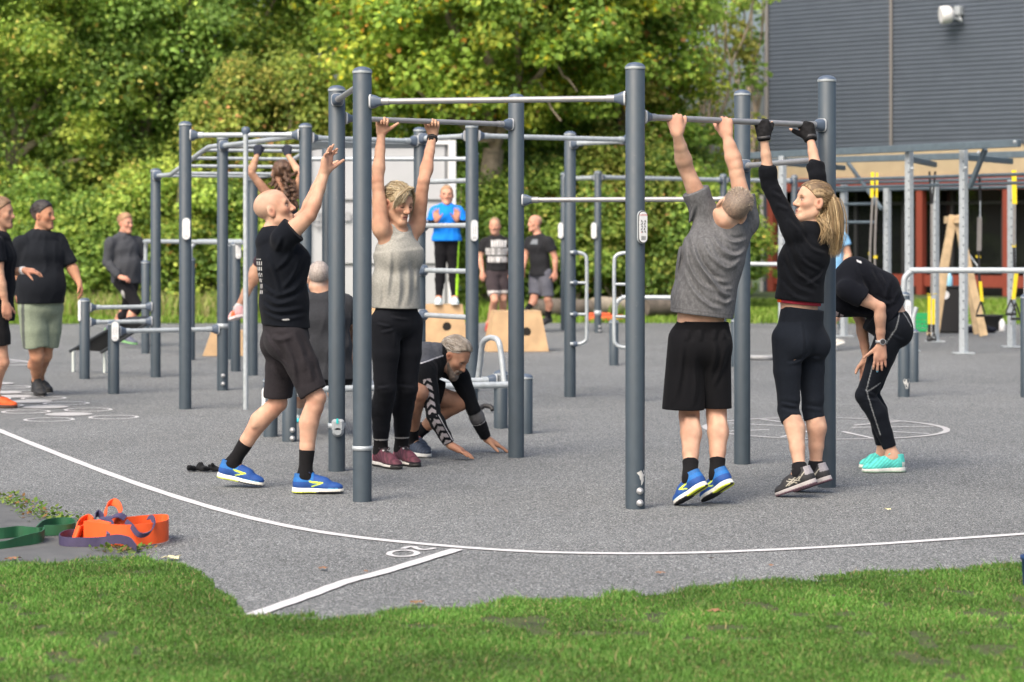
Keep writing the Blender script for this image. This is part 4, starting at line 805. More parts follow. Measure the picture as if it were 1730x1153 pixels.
def raster(sol, h, clips=(), disp=None, infl=0.0):
    add = [q for q in sol.p if not (q[0] in 'ce' and q[7 if q[0] == 'c' else 5])]
    lo = np.min([q[-2] for q in add], 0) - 3 * h - infl - .02; hi = np.max([q[-1] for q in add], 0) + 3 * h + infl + .02
    n = np.ceil((hi - lo) / h).astype(int) + 1; f = np.full(n, 9., np.float32); ax = [(lo[i] + h * np.arange(n[i])).astype(np.float32) for i in range(3)]
    for q in sol.p:
        t = q[0]; k = q[5] if t == 'c' else q[4] if t == 'e' else q[6]; pad = k + infl + 2.5 * h
        i0 = np.clip(np.floor((q[-2] - pad - lo) / h).astype(int), 0, n); i1 = np.clip(np.ceil((q[-1] + pad - lo) / h).astype(int) + 1, 0, n)
        if np.any(i1 <= i0): continue
        X = ax[0][i0[0]:i1[0]][:, None, None]; Y = ax[1][i0[1]:i1[1]][None, :, None]; Z = ax[2][i0[2]:i1[2]][None, None, :]
        if t == 'c':
            _, a, b, ra, rb, _, cut, sub = q[:8]; d = b - a; L2 = d @ d + 1e-12; L = math.sqrt(L2)
            u = ((X - a[0]) * d[0] + (Y - a[1]) * d[1] + (Z - a[2]) * d[2]) / L2; uc = np.clip(u, 0, 1)
            D = np.sqrt((X - a[0] - uc * d[0]) ** 2 + (Y - a[1] - uc * d[1]) ** 2 + (Z - a[2] - uc * d[2]) ** 2) - (ra + (rb - ra) * uc)
            if cut & 1: D = np.maximum(D, (u - 1) * L)
            if cut & 2: D = np.maximum(D, -u * L)
            if q[8] is not None: D = np.maximum(D, (X - q[8][0][0]) * q[8][1][0] + (Y - q[8][0][1]) * q[8][1][1] + (Z - q[8][0][2]) * q[8][1][2])
        elif t == 'e':
            _, c, A, rad, _, sub = q[:6]; x, y, z = X - c[0], Y - c[1], Z - c[2]
            l = [(A[i][0] * x + A[i][1] * y + A[i][2] * z) for i in range(3)]
            k0 = np.sqrt(sum((l[i] / rad[i]) ** 2 for i in range(3))); k1 = np.sqrt(sum((l[i] / rad[i] ** 2) ** 2 for i in range(3))) + 1e-6
            D = np.clip(k0 * (k0 - 1) / k1, -.08, 1.)
        else:
            _, a, b, ra, rb, xa, _, cut = q[:8]; sub = False; d = b - a; L2 = d @ d + 1e-12; L = math.sqrt(L2); w = d / L; ya = np.cross(w, xa)
            x, y, z = X - a[0], Y - a[1], Z - a[2]; u = (x * d[0] + y * d[1] + z * d[2]) / L2; uc = np.clip(u, 0, 1)
            lx = x * xa[0] + y * xa[1] + z * xa[2]; ly = x * ya[0] + y * ya[1] + z * ya[2]; lw = (u - uc) * L
            rx = ra[0] + (rb[0] - ra[0]) * uc; ry = ra[1] + (rb[1] - ra[1]) * uc; rw = np.minimum(rx, ry) * .8
            k0 = np.sqrt((lx / rx) ** 2 + (ly / ry) ** 2 + (lw / rw) ** 2); k1 = np.sqrt((lx / rx ** 2) ** 2 + (ly / ry ** 2) ** 2 + (lw / rw ** 2) ** 2) + 1e-6
            D = np.clip(k0 * (k0 - 1) / k1, -.12, 1.)
            if cut & 1: D = np.maximum(D, (u - 1) * L)
            if cut & 2: D = np.maximum(D, -u * L)
        sl = f[i0[0]:i1[0], i0[1]:i1[1], i0[2]:i1[2]]
        f[i0[0]:i1[0], i0[1]:i1[1], i0[2]:i1[2]] = -_smin(-sl, D, k) if sub else _smin(sl, D, k)
    if infl: f -= infl
    if disp is not None:
        m = np.abs(f) < .06; I = np.argwhere(m); f[m] += disp((lo + h * I).astype(np.float32))
    for c in clips:
        p0, nn = c[0], nrm(c[1]); g = (ax[0][:, None, None] - p0[0]) * nn[0] + (ax[1][None, :, None] - p0[1]) * nn[1] + (ax[2][None, None, :] - p0[2]) * nn[2]
        f = np.maximum(f, g.astype(np.float32))
    return f, lo
_CO = np.array([[i, j, k] for i in (0, 1) for j in (0, 1) for k in (0, 1)])
def surfnet(f, lo, h):
    s = f < 0; cnt = sum(s[c[0]:s.shape[0] - 1 + c[0], c[1]:s.shape[1] - 1 + c[1], c[2]:s.shape[2] - 1 + c[2]].astype(np.int8) for c in _CO)
    act = (cnt > 0) & (cnt < 8); ci = np.argwhere(act); idx = -np.ones(act.shape, np.int32); idx[act] = np.arange(len(ci))
    acc = np.zeros((len(ci), 3)); num = np.zeros((len(ci), 1))
    val = [f[ci[:, 0] + c[0], ci[:, 1] + c[1], ci[:, 2] + c[2]] for c in _CO]
    for i in range(8):
        for j in range(i + 1, 8):
            if np.abs(_CO[i] - _CO[j]).sum() != 1: continue
            a, b = val[i], val[j]; x = (a < 0) != (b < 0); t = np.where(x, a / np.where(x, a - b, 1), 0)
            acc += np.where(x[:, None], _CO[i] + (_CO[j] - _CO[i]) * t[:, None], 0); num += x[:, None]
    V = lo + h * (ci + acc / num); Q = []
    for ax in range(3):
        u, v = (ax + 1) % 3, (ax + 2) % 3; s0 = [slice(None)] * 3; s1 = [slice(None)] * 3; s0[ax] = slice(0, -1); s1[ax] = slice(1, None)
        A, B = s[tuple(s0)], s[tuple(s1)]; I = np.argwhere(A != B)
        I = I[(I[:, u] > 0) & (I[:, v] > 0) & (I[:, u] < f.shape[u] - 1) & (I[:, v] < f.shape[v] - 1)]
        if not len(I): continue
        e1 = np.zeros(3, int); e1[u] = 1; e2 = np.zeros(3, int); e2[v] = 1
        g = lambda P: idx[P[:, 0], P[:, 1], P[:, 2]]
        q = np.stack([g(I), g(I - e1), g(I - e1 - e2), g(I - e2)], 1); fl = ~A[I[:, 0], I[:, 1], I[:, 2]]
        q[fl] = q[fl][:, ::-1]; Q.append(q)
    return V, np.concatenate(Q)
def solid(name, sol, h, m, parent, col, clips=(), disp=None, infl=0.0, paint=None, group_label=None):
    f, lo = raster(sol, h, clips, disp, infl); V, Q = surfnet(f, lo, h)
    C = np.tile(np.asarray(col, float), (len(V), 1))
    if paint is not None: C = paint(V, C)
    o = bigmesh(name, V, Q, m, parent, C, smooth=True)
    if group_label: o["label"] = group_label
    return o
def folds(direction, f_al=6., f_ac=26., amp=.006, seed=0, warp=.03, sharp=2.4):
    """cloth creases running along a direction"""
    d = nrm(direction); a = nrm(np.cross(d, [.31, .9, .2])); b = np.cross(d, a); M = np.stack([d * f_al, a * f_ac, b * f_ac], 1).astype(np.float32)
    def fn(P):
        Q = P + warp * (np.stack([vnoise(P * 7 + 3, 1), vnoise(P * 7 + 11, 2), vnoise(P * 7 + 17, 3)], 1) - .5)
        n = vnoise(Q @ M + seed * 7.3, seed % 4); r = 1 - np.abs(2 * n - 1); return (amp * (.30 - r ** sharp)).astype(np.float32)
    return fn
def creases(q, lines, amp=.007, w=.011, d0=None):
    """single drawn folds of the cloth: each a ridge with a hollow beside it, fading out at both ends"""
    L = [spline([q(x, y)[[0, 2]] for x, y in l], 3) for l in lines]
    def fn(P):
        X = P[:, [0, 2]]; out = np.zeros(len(P), np.float32)
        for l in L:
            n = len(l) - 1; best = np.full(len(P), 9.); sg = np.zeros(len(P)); tt = np.zeros(len(P))
            lo = np.min(l, 0) - 4 * w; hi = np.max(l, 0) + 4 * w; m = np.all((X > lo) & (X < hi), 1)
            if not m.any(): continue
            Y = X[m]; b_ = best[m]; s_ = sg[m]; t_ = tt[m]
            for i in range(n):
                d = l[i + 1] - l[i]; v = Y - l[i]; u = np.clip(v @ d / (d @ d + 1e-9), 0, 1); e = v - u[:, None] * d; r = np.hypot(e[:, 0], e[:, 1]); k = r < b_
                b_[k] = r[k]; s_[k] = np.sign(d[0] * e[k, 1] - d[1] * e[k, 0]); t_[k] = (i + u[k]) / n
            x = b_ * s_ / w; out[m] -= (amp * 1.6 * np.sin(np.pi * np.clip(t_, 0, 1)) ** .7 * (np.exp(-x * x) - .75 * np.exp(-(x - 1.7) ** 2))).astype(np.float32)
        return out
    return fn
def allf(*fs): return lambda P: sum(f(P) for f in fs)

def frame(fwd, up):
    f = nrm(fwd); u = nrm(np.asarray(up, float) - f * np.dot(up, f)); r = np.cross(f, u); return r, f, u
def toL(V, c, fr): d = V - c; return d @ fr[0], d @ fr[1], d @ fr[2]
def head(sol, c, fr, s=1.0, male=True, jaw=1.0):
    r, f, u = fr; P = lambda x, y, z: c + s * (x * r + y * f + z * u); ax = np.array(fr)
    E = lambda p, rad, k=.02, sub=False, a=ax: sol.ell(P(*p), np.array(rad) * s, a, k * s, sub)
    E((0, -.014, .042), (.073, .094, .080)); E((0, .022, .03), (.065, .066, .078), .03); E((0, .030, -.03), (.056 * jaw, .056, .062), .03)
    for x in (-1, 1):
        sol.cone(P(x * .050 * jaw, .0, -.055), P(x * .018, .068, -.098), .020 * s, .018 * s, .03 * s); E((x * .043, .060, -.012), (.019, .020, .018), .03)
    E((0, .076, -.098), (.022, .018, .018), .022)
    sol.cone(P(-.034, .077, .024), P(.034, .077, .024), .013 * s, .013 * s, .02 * s)
    for x in (-1, 1): E((x * .032, .097, .006), (.019, .021, .013), .014, True)
    for x in (-1, 1): E((x * .031, .075, .005), (.0135, .0125, .012), .004)
    sol.cone(P(0, .088, .014), P(0, .108, -.026), .0085 * s, .0125 * s, .014 * s)
    for x in (-1, 1): E((x * .0125, .096, -.030), (.009, .010, .008), .008)
    sol.cone(P(-.018, .083, -.056), P(.018, .083, -.056), .0085 * s, .0085 * s, .01 * s); sol.cone(P(-.015, .082, -.068), P(.015, .082, -.068), .009 * s, .009 * s, .008 * s)
    sol.cone(P(-.021, .093, -.0622), P(.021, .093, -.0622), .0028 * s, .0028 * s, .004 * s, sub=True)
    for x in (-1, 1):
        o = nrm(f * .93 - x * r * .36); a = np.array([np.cross(o, u), o, u]); sol.ell(P(x * .076, -.006, -.002), np.array((.0115, .022, .034)) * s, a, .010 * s); sol.ell(P(x * .089, .001, .004), np.array((.008, .011, .019)) * s, a, .005 * s, True)
    return sol
def face_paint(c, fr, skin, s=1.0, brow=(.12, .08, .05), lip=(.42, .15, .12), stubble=None, closed=False, shave=None, eye=(.04, .05, .06)):
    skin = np.asarray(skin, float)
    def fn(V, C):
        x, y, z = [q / s for q in toL(V, c, fr)]; ax = np.abs(x); near = (np.abs(x) < .1) & (np.abs(y) < .14) & (np.abs(z) < .14)
        def mix(m, col, a=1.0):
            m = (np.clip(m, 0, 1) * near * a)[:, None]; C[:] = C * (1 - m) + np.asarray(col) * m
        g = lambda d, w: np.clip(1 - d / w, 0, 1)
        mix(g(np.hypot((ax - .045) / .028, (z + .02) / .026), 1.0) * (y > .03), skin * [1.1, .82, .80], .7)
        mix(g(np.hypot(x / .02, (z + .028) / .02), 1.) * (y > .09), skin * [1.08, .80, .78], .7)
        mix(g(np.hypot(y / .03, z / .04), 1.) * (ax > .073), skin * [1.1, .74, .70], .8); mix(g(np.hypot((y - .001) / .011, (z - .004) / .018), 1.) * 1.5 * (ax > .070), skin * [.42, .26, .22], .9)  # ear reddened; its hollow darkened in the colour, as shade
        if shave is not None:
            pl = (y * .60 - z * .45 < .005) & (z > -.055) & (z < .11) ; mix(pl * np.clip((.012 - (y * .6 - z * .45)) / .03, 0, 1), shave, .5)
        if stubble is not None: mix((z < -.035) * (y > -.02) * np.clip((-.03 - z) / .02, 0, 1), stubble, .4)
        mix((y > .055) * g(np.hypot((ax - .033) / .024, (z - .027 + .25 * np.maximum(ax - .035, 0)) / .0075), 1.) * 2, brow, .8)
        if closed: mix((y > .05) * g(np.hypot((ax - .033) / .026, (z - .006) / .018), 1.), skin * [.66, .55, .5], .6); mix((y > .055) * g(np.hypot((ax - .032) / .021, (z - .000) / .0055), 1.) * 2, (.045, .025, .02), .9)
        else:
            mix((y > .06) * g(np.hypot((ax - .031) / .0165, (z - .006) / .0085), 1.) * 2, (.50, .45, .42)); mix((y > .06) * g(np.hypot(ax - .031, z - .006), .0085) * 2, eye); mix((y > .055) * g(np.hypot((ax - .033) / .022, (z - .0135) / .0055), 1.) * 2., (.05, .03, .025), .9); mix((y > .05) * g(np.hypot((ax - .033) / .026, (z - .004) / .019), 1.), skin * [.62, .52, .48], .55)
        mix((y > .07) * g(np.hypot(x / .025, (z + .062) / .0125), 1.) * 2, lip, .75); mix((y > .065) * g(np.hypot(x / .024, (z + .0622) / .0042), 1.) * 2, (.08, .025, .02), .9)  # lip tint, then the groove's shade painted as a dark line
        mix((y > .085) * g(np.hypot((ax - .0075) / .005, (z + .037) / .0035), 1.) * 2, (.10, .04, .03), .8)
        return C
    return fn
def crop_hair(parent, c, fr, col, s=1.0, thick=.010, line=(.082, .088, -.085, -.05), h=.006, name="hair", seed=1, amp=.004, col2=None, top=0.0, sides=-.005, fade=None):
    """short hair: a shell over the skull, cut along a line from forehead (y,z) to nape (y,z)"""
    r, f, u = fr; ax = np.array(fr); P = lambda x, y, z: c + s * (x * r + y * f + z * u); S = Solid()
    S.ell(P(0, -.014, .042 + top * .5), np.array((.073 + thick + sides, .094 + thick, .080 + thick + top)) * s, ax, .02); S.ell(P(0, .022, .034), np.array((.065 + thick * .8, .066 + thick * .7, .078 + thick + top)) * s, ax, .03)
    y0, z0, y1, z1 = line; dv = np.array([y0 - y1, z0 - z1]); nn = f * dv[1] * s - u * dv[0] * s
    S.cone(P(-.12, .030, -.005), P(.12, .030, -.005), .027 * s, .027 * s, .010, sub=True)
    sw = lambda P_: folds(f, 9, 110, amp, seed, .01)(P_)
    def paint(V, C):
        if fade is not None:
            x_, y_, z_ = [w_ / s for w_ in toL(V, c, fr)]; m_ = np.clip((.045 - z_) / .05, 0, 1)[:, None] * .75; C = C * (1 - m_) + np.asarray(fade) * m_
        if col2 is None: return C
        n = vnoise((V - c) @ np.stack([f * 14, r * 150, u * 60], 1) + 5, 1)[:, None]; return C * (1 - n) + np.asarray(col2) * n
    return solid(name, S, h, HAIR, parent, col, [(P(0, y0, z0), nn)], sw, paint=paint)

def strands(name, parent, curves, cols, w=.0022, seed=0, nseg=7):
    """fine hairs: each a thin three-sided thread along a curve"""
    r = np.random.default_rng(seed); V = []; Q = []; C = []; cols = [np.asarray(c_, float) for c_ in cols]
    for cv in curves:
        P = np.array(spline(cv, 3)); n = len(P); T = np.gradient(P, axis=0); T /= np.linalg.norm(T, axis=1, keepdims=True) + 1e-9
        a = np.cross(T, r.normal(0, 1, 3)); a /= np.linalg.norm(a, axis=1, keepdims=True) + 1e-9; b = np.cross(T, a); wd_ = w * (.7 + .6 * r.random()) * np.interp(np.linspace(0, 1, n), [0, .7, 1], [1, .9, .25])[:, None]
        o = len(V) * 3; col = cols[r.integers(len(cols))] * (.75 + .5 * r.random())
        for i in range(n): V.append(np.stack([P[i] + wd_[i] * (math.cos(t) * a[i] + math.sin(t) * b[i]) for t in (0, 2.094, 4.189)])); C.append(np.tile(col, (3, 1)))
        for i in range(n - 1):
            for j in range(3): k = (j + 1) % 3; Q.append((o + 3 * i + j, o + 3 * i + k, o + 3 * i + 3 + k, o + 3 * i + 3 + j))
    return bigmesh(name, np.concatenate(V), np.array(Q), STRAND, parent, np.concatenate(C), smooth=True)
def combed(c, fr, s, n, seed, root, end, lift=1.0, jit=.01, mid=None):
    """curves over the skull from root(r) to end(r), both as local directions"""
    r = np.random.default_rng(seed); out = []; R = np.array((.078, .099, .085)) * s; o = c + fr[2] * .042 * s - fr[1] * .012 * s; M = np.array(fr)
    while len(out) < n:
        a = root(r); b = end(r)
        if a is None: continue
        a = nrm(a); b = nrm(b); L = lift * (1 + jit * r.normal()); pts = []
        for t in (0, .2, .45, .7, .9, 1.):
            d = nrm(a * (1 - t) + b * t) + r.normal(0, .018, 3) * (0 < t < 1); pts.append(o + (d * R * (.985 + (L - .985) * min(1, t * 4) + .012 * r.random())) @ M)
        out.append(pts)
    return out
def hand(w, F, N, left, s=1.0, curl=(.25, .3, .2), spread=.06, thumb=(.75, .25), grow=0.0, tips=True):
    """w wrist, F towards the fingers, N out of the palm"""
    F = nrm(F); N = nrm(np.asarray(N, float) - F * np.dot(N, F)); S = np.cross(F, N) * (-1 if left else 1); H = Solid(); w = np.asarray(w, float)
    base = []
    for i, (o, b, ln, rr) in enumerate(((.030, .086, .072, .0092), (.0105, .092, .080, .0096), (-.010, .088, .074, .0092), (-.029, .080, .058, .0082))):
        p = w + s * (F * b + S * o); base.append(p); H.cone(w + s * (F * .012 + S * o * .45), p, (.0155 + grow) * s, (.0118 + grow) * s, .016)
        a = 0.; q = p
        cs = curl if np.ndim(curl) == 1 else curl[i]
        for j, fr_ in enumerate((.45, .31, .24)):
            a += cs[j]; d = F * math.cos(a) + N * math.sin(a) + S * (spread * (1.2 - i) * .8 * math.cos(a)); q2 = q + nrm(d) * ln * fr_ * s
            if j == 2 and not tips: break
            H.cone(q, q2, (rr * (1 - .08 * j) + grow) * s, (rr * (.93 - .1 * j) + grow) * s, .0055); q = q2
    H.cone(w + s * (F * .03 + S * .012), w + s * (F * .07 + S * .022), .017 * s, .012 * s, .02); H.cone(w + s * (F * .02 - S * .012), w + s * (F * .066 - S * .024), .016 * s, .012 * s, .02)
    t0 = w + s * (F * .022 + S * .022 + N * .006); sp, cu = thumb; d1 = nrm(S * sp + F * .75 + N * .28); t1 = t0 + d1 * .045 * s; d2 = nrm(S * sp * (1 - cu) + F * .8 + N * (.25 + cu)); t2 = t1 + d2 * .034 * s; d3 = nrm(S * sp * (1 - 2 * cu) + F * .8 + N * (.25 + 2 * cu))
    H.cone(t0, t1, (.0165 + grow) * s, (.0115 + grow) * s, .014); H.cone(t1, t2, (.0115 + grow) * s, (.0102 + grow) * s, .006)
    if tips: H.cone(t2, t2 + d3 * .026 * s, (.0102 + grow) * s, (.0078 + grow) * s, .005)
    return H
GRIP = (1.15, 1.15, .75)

class Fig:
    """joints in metres; J: head, nb, shL.. etc.; feet: (heel, toe)"""
    def __init__(g, label, base, h, J, fwd, head_f, head_u, male=True, hs=1.0, tor=None, build=1.0, skin=(.56, .32, .215), name="person"):
        g.J = {k: np.asarray(v, float) for k, v in J.items() if k[:4] != 'foot'}; g.feet = {k[-1]: v for k, v in J.items() if k[:4] == 'foot'}
        g.calf = 1.0; g.h = h; g.fwd = nrm(fwd); g.male = male; g.hs = hs; g.b = build; g.skin = np.asarray(skin)
        g.T = dict(hip=(.148, .108), waist=(.138, .104), chest=(.158, .110)) if male else dict(hip=(.148, .104), waist=(.116, .09), chest=(.130, .098))
        if tor: g.T.update(tor)
        g.root = thing(name, label, "person", base); g.fr = frame(head_f, head_u); g.hc = g.J['head']
        J = g.J; g.hipc = (J['hipL'] + J['hipR']) / 2; g.sx = nrm(J['shR'] - J['shL']); g.hx = nrm(J['hipR'] - J['hipL'])
        g.ank = {}; g.sh = {}
        for k, (a, b) in g.feet.items():
            a, b = np.asarray(a, float), np.asarray(b, float); f = nrm(b - a); side = nrm(np.cross(f, [0, 0, 1])); u = np.cross(side, f); g.sh[k] = (a, b, f, side, u); g.ank[k] = a + f * .065 + u * .085
    def torso(g, e=0.0, low=None, top=.93, hipk=1.0):
        S = Solid(); T = g.T; h0, n0 = g.hipc, g.J['nb']; mx = lambda t: lerp(g.hx, g.sx, t); E = lambda q, k=1.: (q[0] * k + e, q[1] * k + e)
        w, c, tp = lerp(h0, n0, .36) , lerp(h0, n0, .72), lerp(h0, n0, top)
        if 'waist' in g.J: w = g.J['waist']
        if 'chest' in g.J: c = g.J['chest']
        if low is not None: S.oval(h0, h0 + np.asarray(low[0]), E(T['hip'], hipk), (T['hip'][0] * low[1] + e, T['hip'][1] * low[1] + e), g.hx, .03)
        S.oval(h0, w, E(T['hip'], hipk), E(T['waist']), mx(.25)); S.oval(w, c, E(T['waist']), E(T['chest']), mx(.7)); S.oval(c, tp, E(T['chest']), E(T['chest'], .70), g.sx)
        fw = nrm(np.cross(c - w, g.sx)); fw = fw if np.dot(fw, g.fwd) > 0 else -fw
        g.tf = fw
        if not g.male:
            for s_ in (-1, 1): S.ell(lerp(w, c, .82) + g.sx * s_ * .068 + fw * (T['chest'][1] * .55), np.array((.060, .050, .062)) + e, np.array([g.sx, fw, np.cross(g.sx, fw)]), .05)
        if 'belly' in T: S.ell(lerp(h0, c, .42) + fw * T['belly'][1], np.array((T['belly'][0], T['belly'][2], T['belly'][0] * .95)) + e, np.array([g.sx, fw, np.cross(g.sx, fw)]), .08)
        return S
    def shoulders(g, e=0.0, out=1.0):
        S = Solid(); J = g.J; m = .9 if g.male else .78; c = lerp(g.hipc, J['nb'], .74) if 'chest' not in J else J['chest']
        for k in 'LR':
            s_ = J['sh' + k]; sgn = 1 if k == 'R' else -1; t = lerp(J['nb'], s_, out)
            S.cone(J['nb'] - [0, 0, .012], t, .046 * m + e, .047 * m * g.b + e, .035); S.cone(s_, c + g.sx * sgn * g.T['chest'][0] * .5, .048 * m * g.b + e, .066 * m + e, .04)
        return S
    def arm(g, k, e=0.0, t0=0., t1=2., cut=0, flare=0.0):
        """t in 0..1 upper arm, 1..2 forearm"""
        J = g.J; m = (1.0 if g.male else .84) * g.b; a, b, c = J['sh' + k], J['el' + k], J['wr' + k]; S = Solid()
        st = [(0, a, .050), (.35, lerp(a, b, .35), .049), (.85, lerp(a, b, .85), .040), (1., b, .0395), (1.25, lerp(b, c, .25), .0415), (1.65, lerp(b, c, .65), .034), (2., c, .0265)]
        def at_(t):
            for i in range(len(st) - 1):
                if st[i][0] <= t <= st[i + 1][0]: u = (t - st[i][0]) / (st[i + 1][0] - st[i][0]); return lerp(st[i][1], st[i + 1][1], u), st[i][2] * (1 - u) + st[i + 1][2] * u
        ts = [t0] + [q[0] for q in st if t0 < q[0] < t1] + [t1]; pr = [at_(t) for t in ts]
        fl = lambda i: flare * (ts[i] - t0) / (t1 - t0); pl = (pr[-1][0], nrm(pr[-1][0] - pr[-2][0])) if cut else None
        for i in range(len(pr) - 1): S.cone(pr[i][0], pr[i + 1][0], pr[i][1] * m + e + fl(i), pr[i + 1][1] * m + e + fl(i + 1), .03 if i == 0 else .010, 0, False, pl)
        sg_ = 1 if k == 'R' else -1; d1 = nrm(b - a); n_ = nrm(g.fwd - d1 * np.dot(g.fwd, d1)); o_ = np.cross(d1, n_); A1 = np.array([n_, o_, d1]); d2 = nrm(c - b); n2 = nrm(g.fwd - d2 * np.dot(g.fwd, d2)); A2 = np.array([n2, np.cross(d2, n2), d2])
        if t0 < .3: S.ell(lerp(a, b, .13) + g.sx * sg_ * .008, np.array((.050, .046, .062)) * m + e, A1, .03)
        if t1 >= .7:
            for q_ in (-1, 1): S.ell(lerp(a, b, .5) + n_ * q_ * .017 * m, np.array((.030, .034, .078)) * m + e * .9, A1, .02)
        if t1 > 1.2:
            S.ell(b - n_ * .022 * m, np.array((.018, .02, .024)) * m + e * .8, A1, .014); S.ell(lerp(b, c, .25) + g.sx * sg_ * .012 * m + n2 * .006, np.array((.032, .034, .070)) * m + e * .8, A2, .018); S.ell(lerp(b, c, .28) - g.sx * sg_ * .010 * m, np.array((.028, .030, .062)) * m + e * .8, A2, .018)
        g.arm_end = pr[-1][0]; return S
    def leg(g, k, e=0.0, t0=0., t1=2., cut=0, flare=0.0, thick=1.0, tilt=0.):
        J = g.J; m = g.b * thick; a, b, c = J['hip' + k], J['kn' + k], g.ank[k]; S = Solid(); fw = nrm(np.cross(g.hx, [0, 0, 1.])); fw = fw if np.dot(fw, g.fwd) > 0 else -fw
        ax = nrm(c - b); bk = -nrm(g.fwd - ax * np.dot(g.fwd, ax)); w = 1.0 if g.male else .98
        st = [(0, a, .086 * w), (.45, lerp(a, b, .45) - bk * .006, .074 * w), (.85, lerp(a, b, .86), .057), (1., b - bk * .006, .054), (1.12, lerp(b, c, .12), .052), (1.32, lerp(b, c, .32) + bk * .017, .056), (1.62, lerp(b, c, .62) + bk * .008, .043), (1.9, lerp(b, c, .9), .034), (2., c, .035)]
        def at_(t):
            for i in range(len(st) - 1):
                if st[i][0] <= t <= st[i + 1][0]: u = (t - st[i][0]) / (st[i + 1][0] - st[i][0]); return lerp(st[i][1], st[i + 1][1], u), st[i][2] * (1 - u) + st[i + 1][2] * u
        if t1 > 1.6 and t0 < 1.2:
            for q_ in (-1, 1): S.ell(lerp(b, c, .27) + bk * (.010 + .018 * g.calf) + g.hx * q_ * .018, np.array((.031, .034 * g.calf, .078)) * m + e, np.array([g.hx, bk, ax]), .025)
        ts = [t0] + [q[0] for q in st if t0 < q[0] < t1] + [t1]; pr = [at_(t) for t in ts]; fl = lambda i: flare * (ts[i] - t0) / (t1 - t0); pl = (pr[-1][0], nrm(lerp(pr[-1][0] - pr[-2][0], [0, 0, -.08], tilt))) if cut else None
        for i in range(len(pr) - 1): S.cone(pr[i][0], pr[i + 1][0], pr[i][1] * m + e + fl(i), pr[i + 1][1] * m + e + fl(i + 1), .022 if i == 0 else .012, 0, False, pl)
        return S
    def glutes(g, e=0.0):
        S = Solid()
        for k, s_ in (('L', -1), ('R', 1)): S.ell(lerp(g.J['hip' + k], g.hipc, .12) - g.fwd * .045 + nrm(g.J['kn' + k] - g.J['hip' + k]) * .035, np.array((.076, .076, .085)) + e, None, .05)
        return S
    def body(g, hands, paint=None, face=None, jaw=1.0, feet=True):
        S = Solid(); S += g.torso(-.012); S += g.shoulders(-.004); S.cone(g.J['nb'] - nrm(g.J['nb'] - g.hipc) * .03, g.hc - g.fr[2] * .055 * g.hs - g.fr[1] * .012, (.064 if g.male else .052) * g.b ** .5, (.056 if g.male else .047) * g.hs, .04)
        for k in 'LR': S += g.arm(k); S += g.leg(k)
        S += g.glutes(-.01)
        for k, hd in hands.items(): S += hd
        for k, (a, b, f, sd, u) in g.sh.items(): S.cone(g.ank[k], lerp(a, b, .65) + u * .04, .036, .026, .03)
        head(S, g.hc, g.fr, g.hs, g.male, jaw)
        def pt(V, C):
            n = vnoise(V * 9)[:, None]; n2 = vnoise(V * 34, 1)[:, None]; C = C * (1 + (n - .5) * np.array([.26, .40, .42]) + (n2 - .5) * np.array([.14, .24, .26])); C = face_paint(g.hc, g.fr, g.skin, g.hs, **(face or {}))(V, C)
            for k in 'LR':
                w = g.J['wr' + k]; f_ = nrm(w - g.J['el' + k]); d = np.linalg.norm(V - w - f_ * .09, axis=1); m = np.clip(1 - d / .1, 0, 1)[:, None]; C = C * (1 - m * [0, .16, .14])
            for k in 'LR':
                for j_, r_ in ((g.J['el' + k], .055), (g.J['kn' + k], .075)): C = C * (1 - np.clip(1 - np.linalg.norm(V - j_, axis=1) / r_, 0, 1)[:, None] * np.array([.10, .26, .28]))
            return paint(V, C) if paint else C
        g.bodyo = solid("body", S, g.h, SKIN, g.root, g.skin, paint=pt); return g
    def cloth(g, name, S, col, clips=(), disp=None, paint=None, h=None, m=None, infl=0.0): return solid(name, S, h or g.h, m or CLOTH, g.root, col, clips, disp, infl, paint)
    def tee(g, col, e=.014, sl=.5, hem=(0, 0, -.06), disp=None, paint=None, slf=.02, hipk=1.06, lowk=1.12, name="t_shirt", clips=()):
        hem = np.asarray(hem, float); up_ = hem[2] > 0; S = g.torso(e, None if up_ else (hem, lowk), hipk=hipk); S += g.shoulders(e * .8)
        for k in 'LR': S += g.arm(k, .010, 0, sl, 1, slf)
        return g.cloth(name, S, col, list(clips) + [(g.hipc + hem, -hem if up_ else hem)], disp or folds(g.J['nb'] - g.hipc, 3.5, 18, .007, 1), paint)
    def shorts(g, col, t1=.82, e=.012, flare=.016, disp=None, paint=None, top=.10, name="shorts", clips=(), tilt=0.):
        S = Solid(); up = nrm(lerp(g.hipc, g.J['nb'], .36) - g.hipc); T = g.T['hip']; S.oval(g.hipc - up * .0, g.hipc + up * top, (T[0] + e * .5, T[1] + e * .8), (T[0] * .95 + e * .2, T[1] * .98 + e * .4), g.hx, .03, 1); S += g.glutes(e * .7)
        for k in 'LR': S += g.leg(k, e, 0, t1, 1, flare, 1., tilt)
        return g.cloth(name, S, col, clips, disp or folds([0, 0, 1], 4, 14, .007, 2), paint)
    def tights(g, col, t1=1.9, e=.006, top=.13, disp=None, paint=None, name="leggings"):
        S = Solid(); up = nrm(lerp(g.hipc, g.J['nb'], .36) - g.hipc); T = g.T; S.oval(g.hipc, g.hipc + up * top, (T['hip'][0] + e, T['hip'][1] + e), (T['waist'][0] + e + .006, T['waist'][1] + e + .004), g.hx, .05, 1); S += g.glutes(e)
        for k in 'LR': S += g.leg(k, e, 0, t1, 1)
        return g.cloth(name, S, col, (), disp, paint)
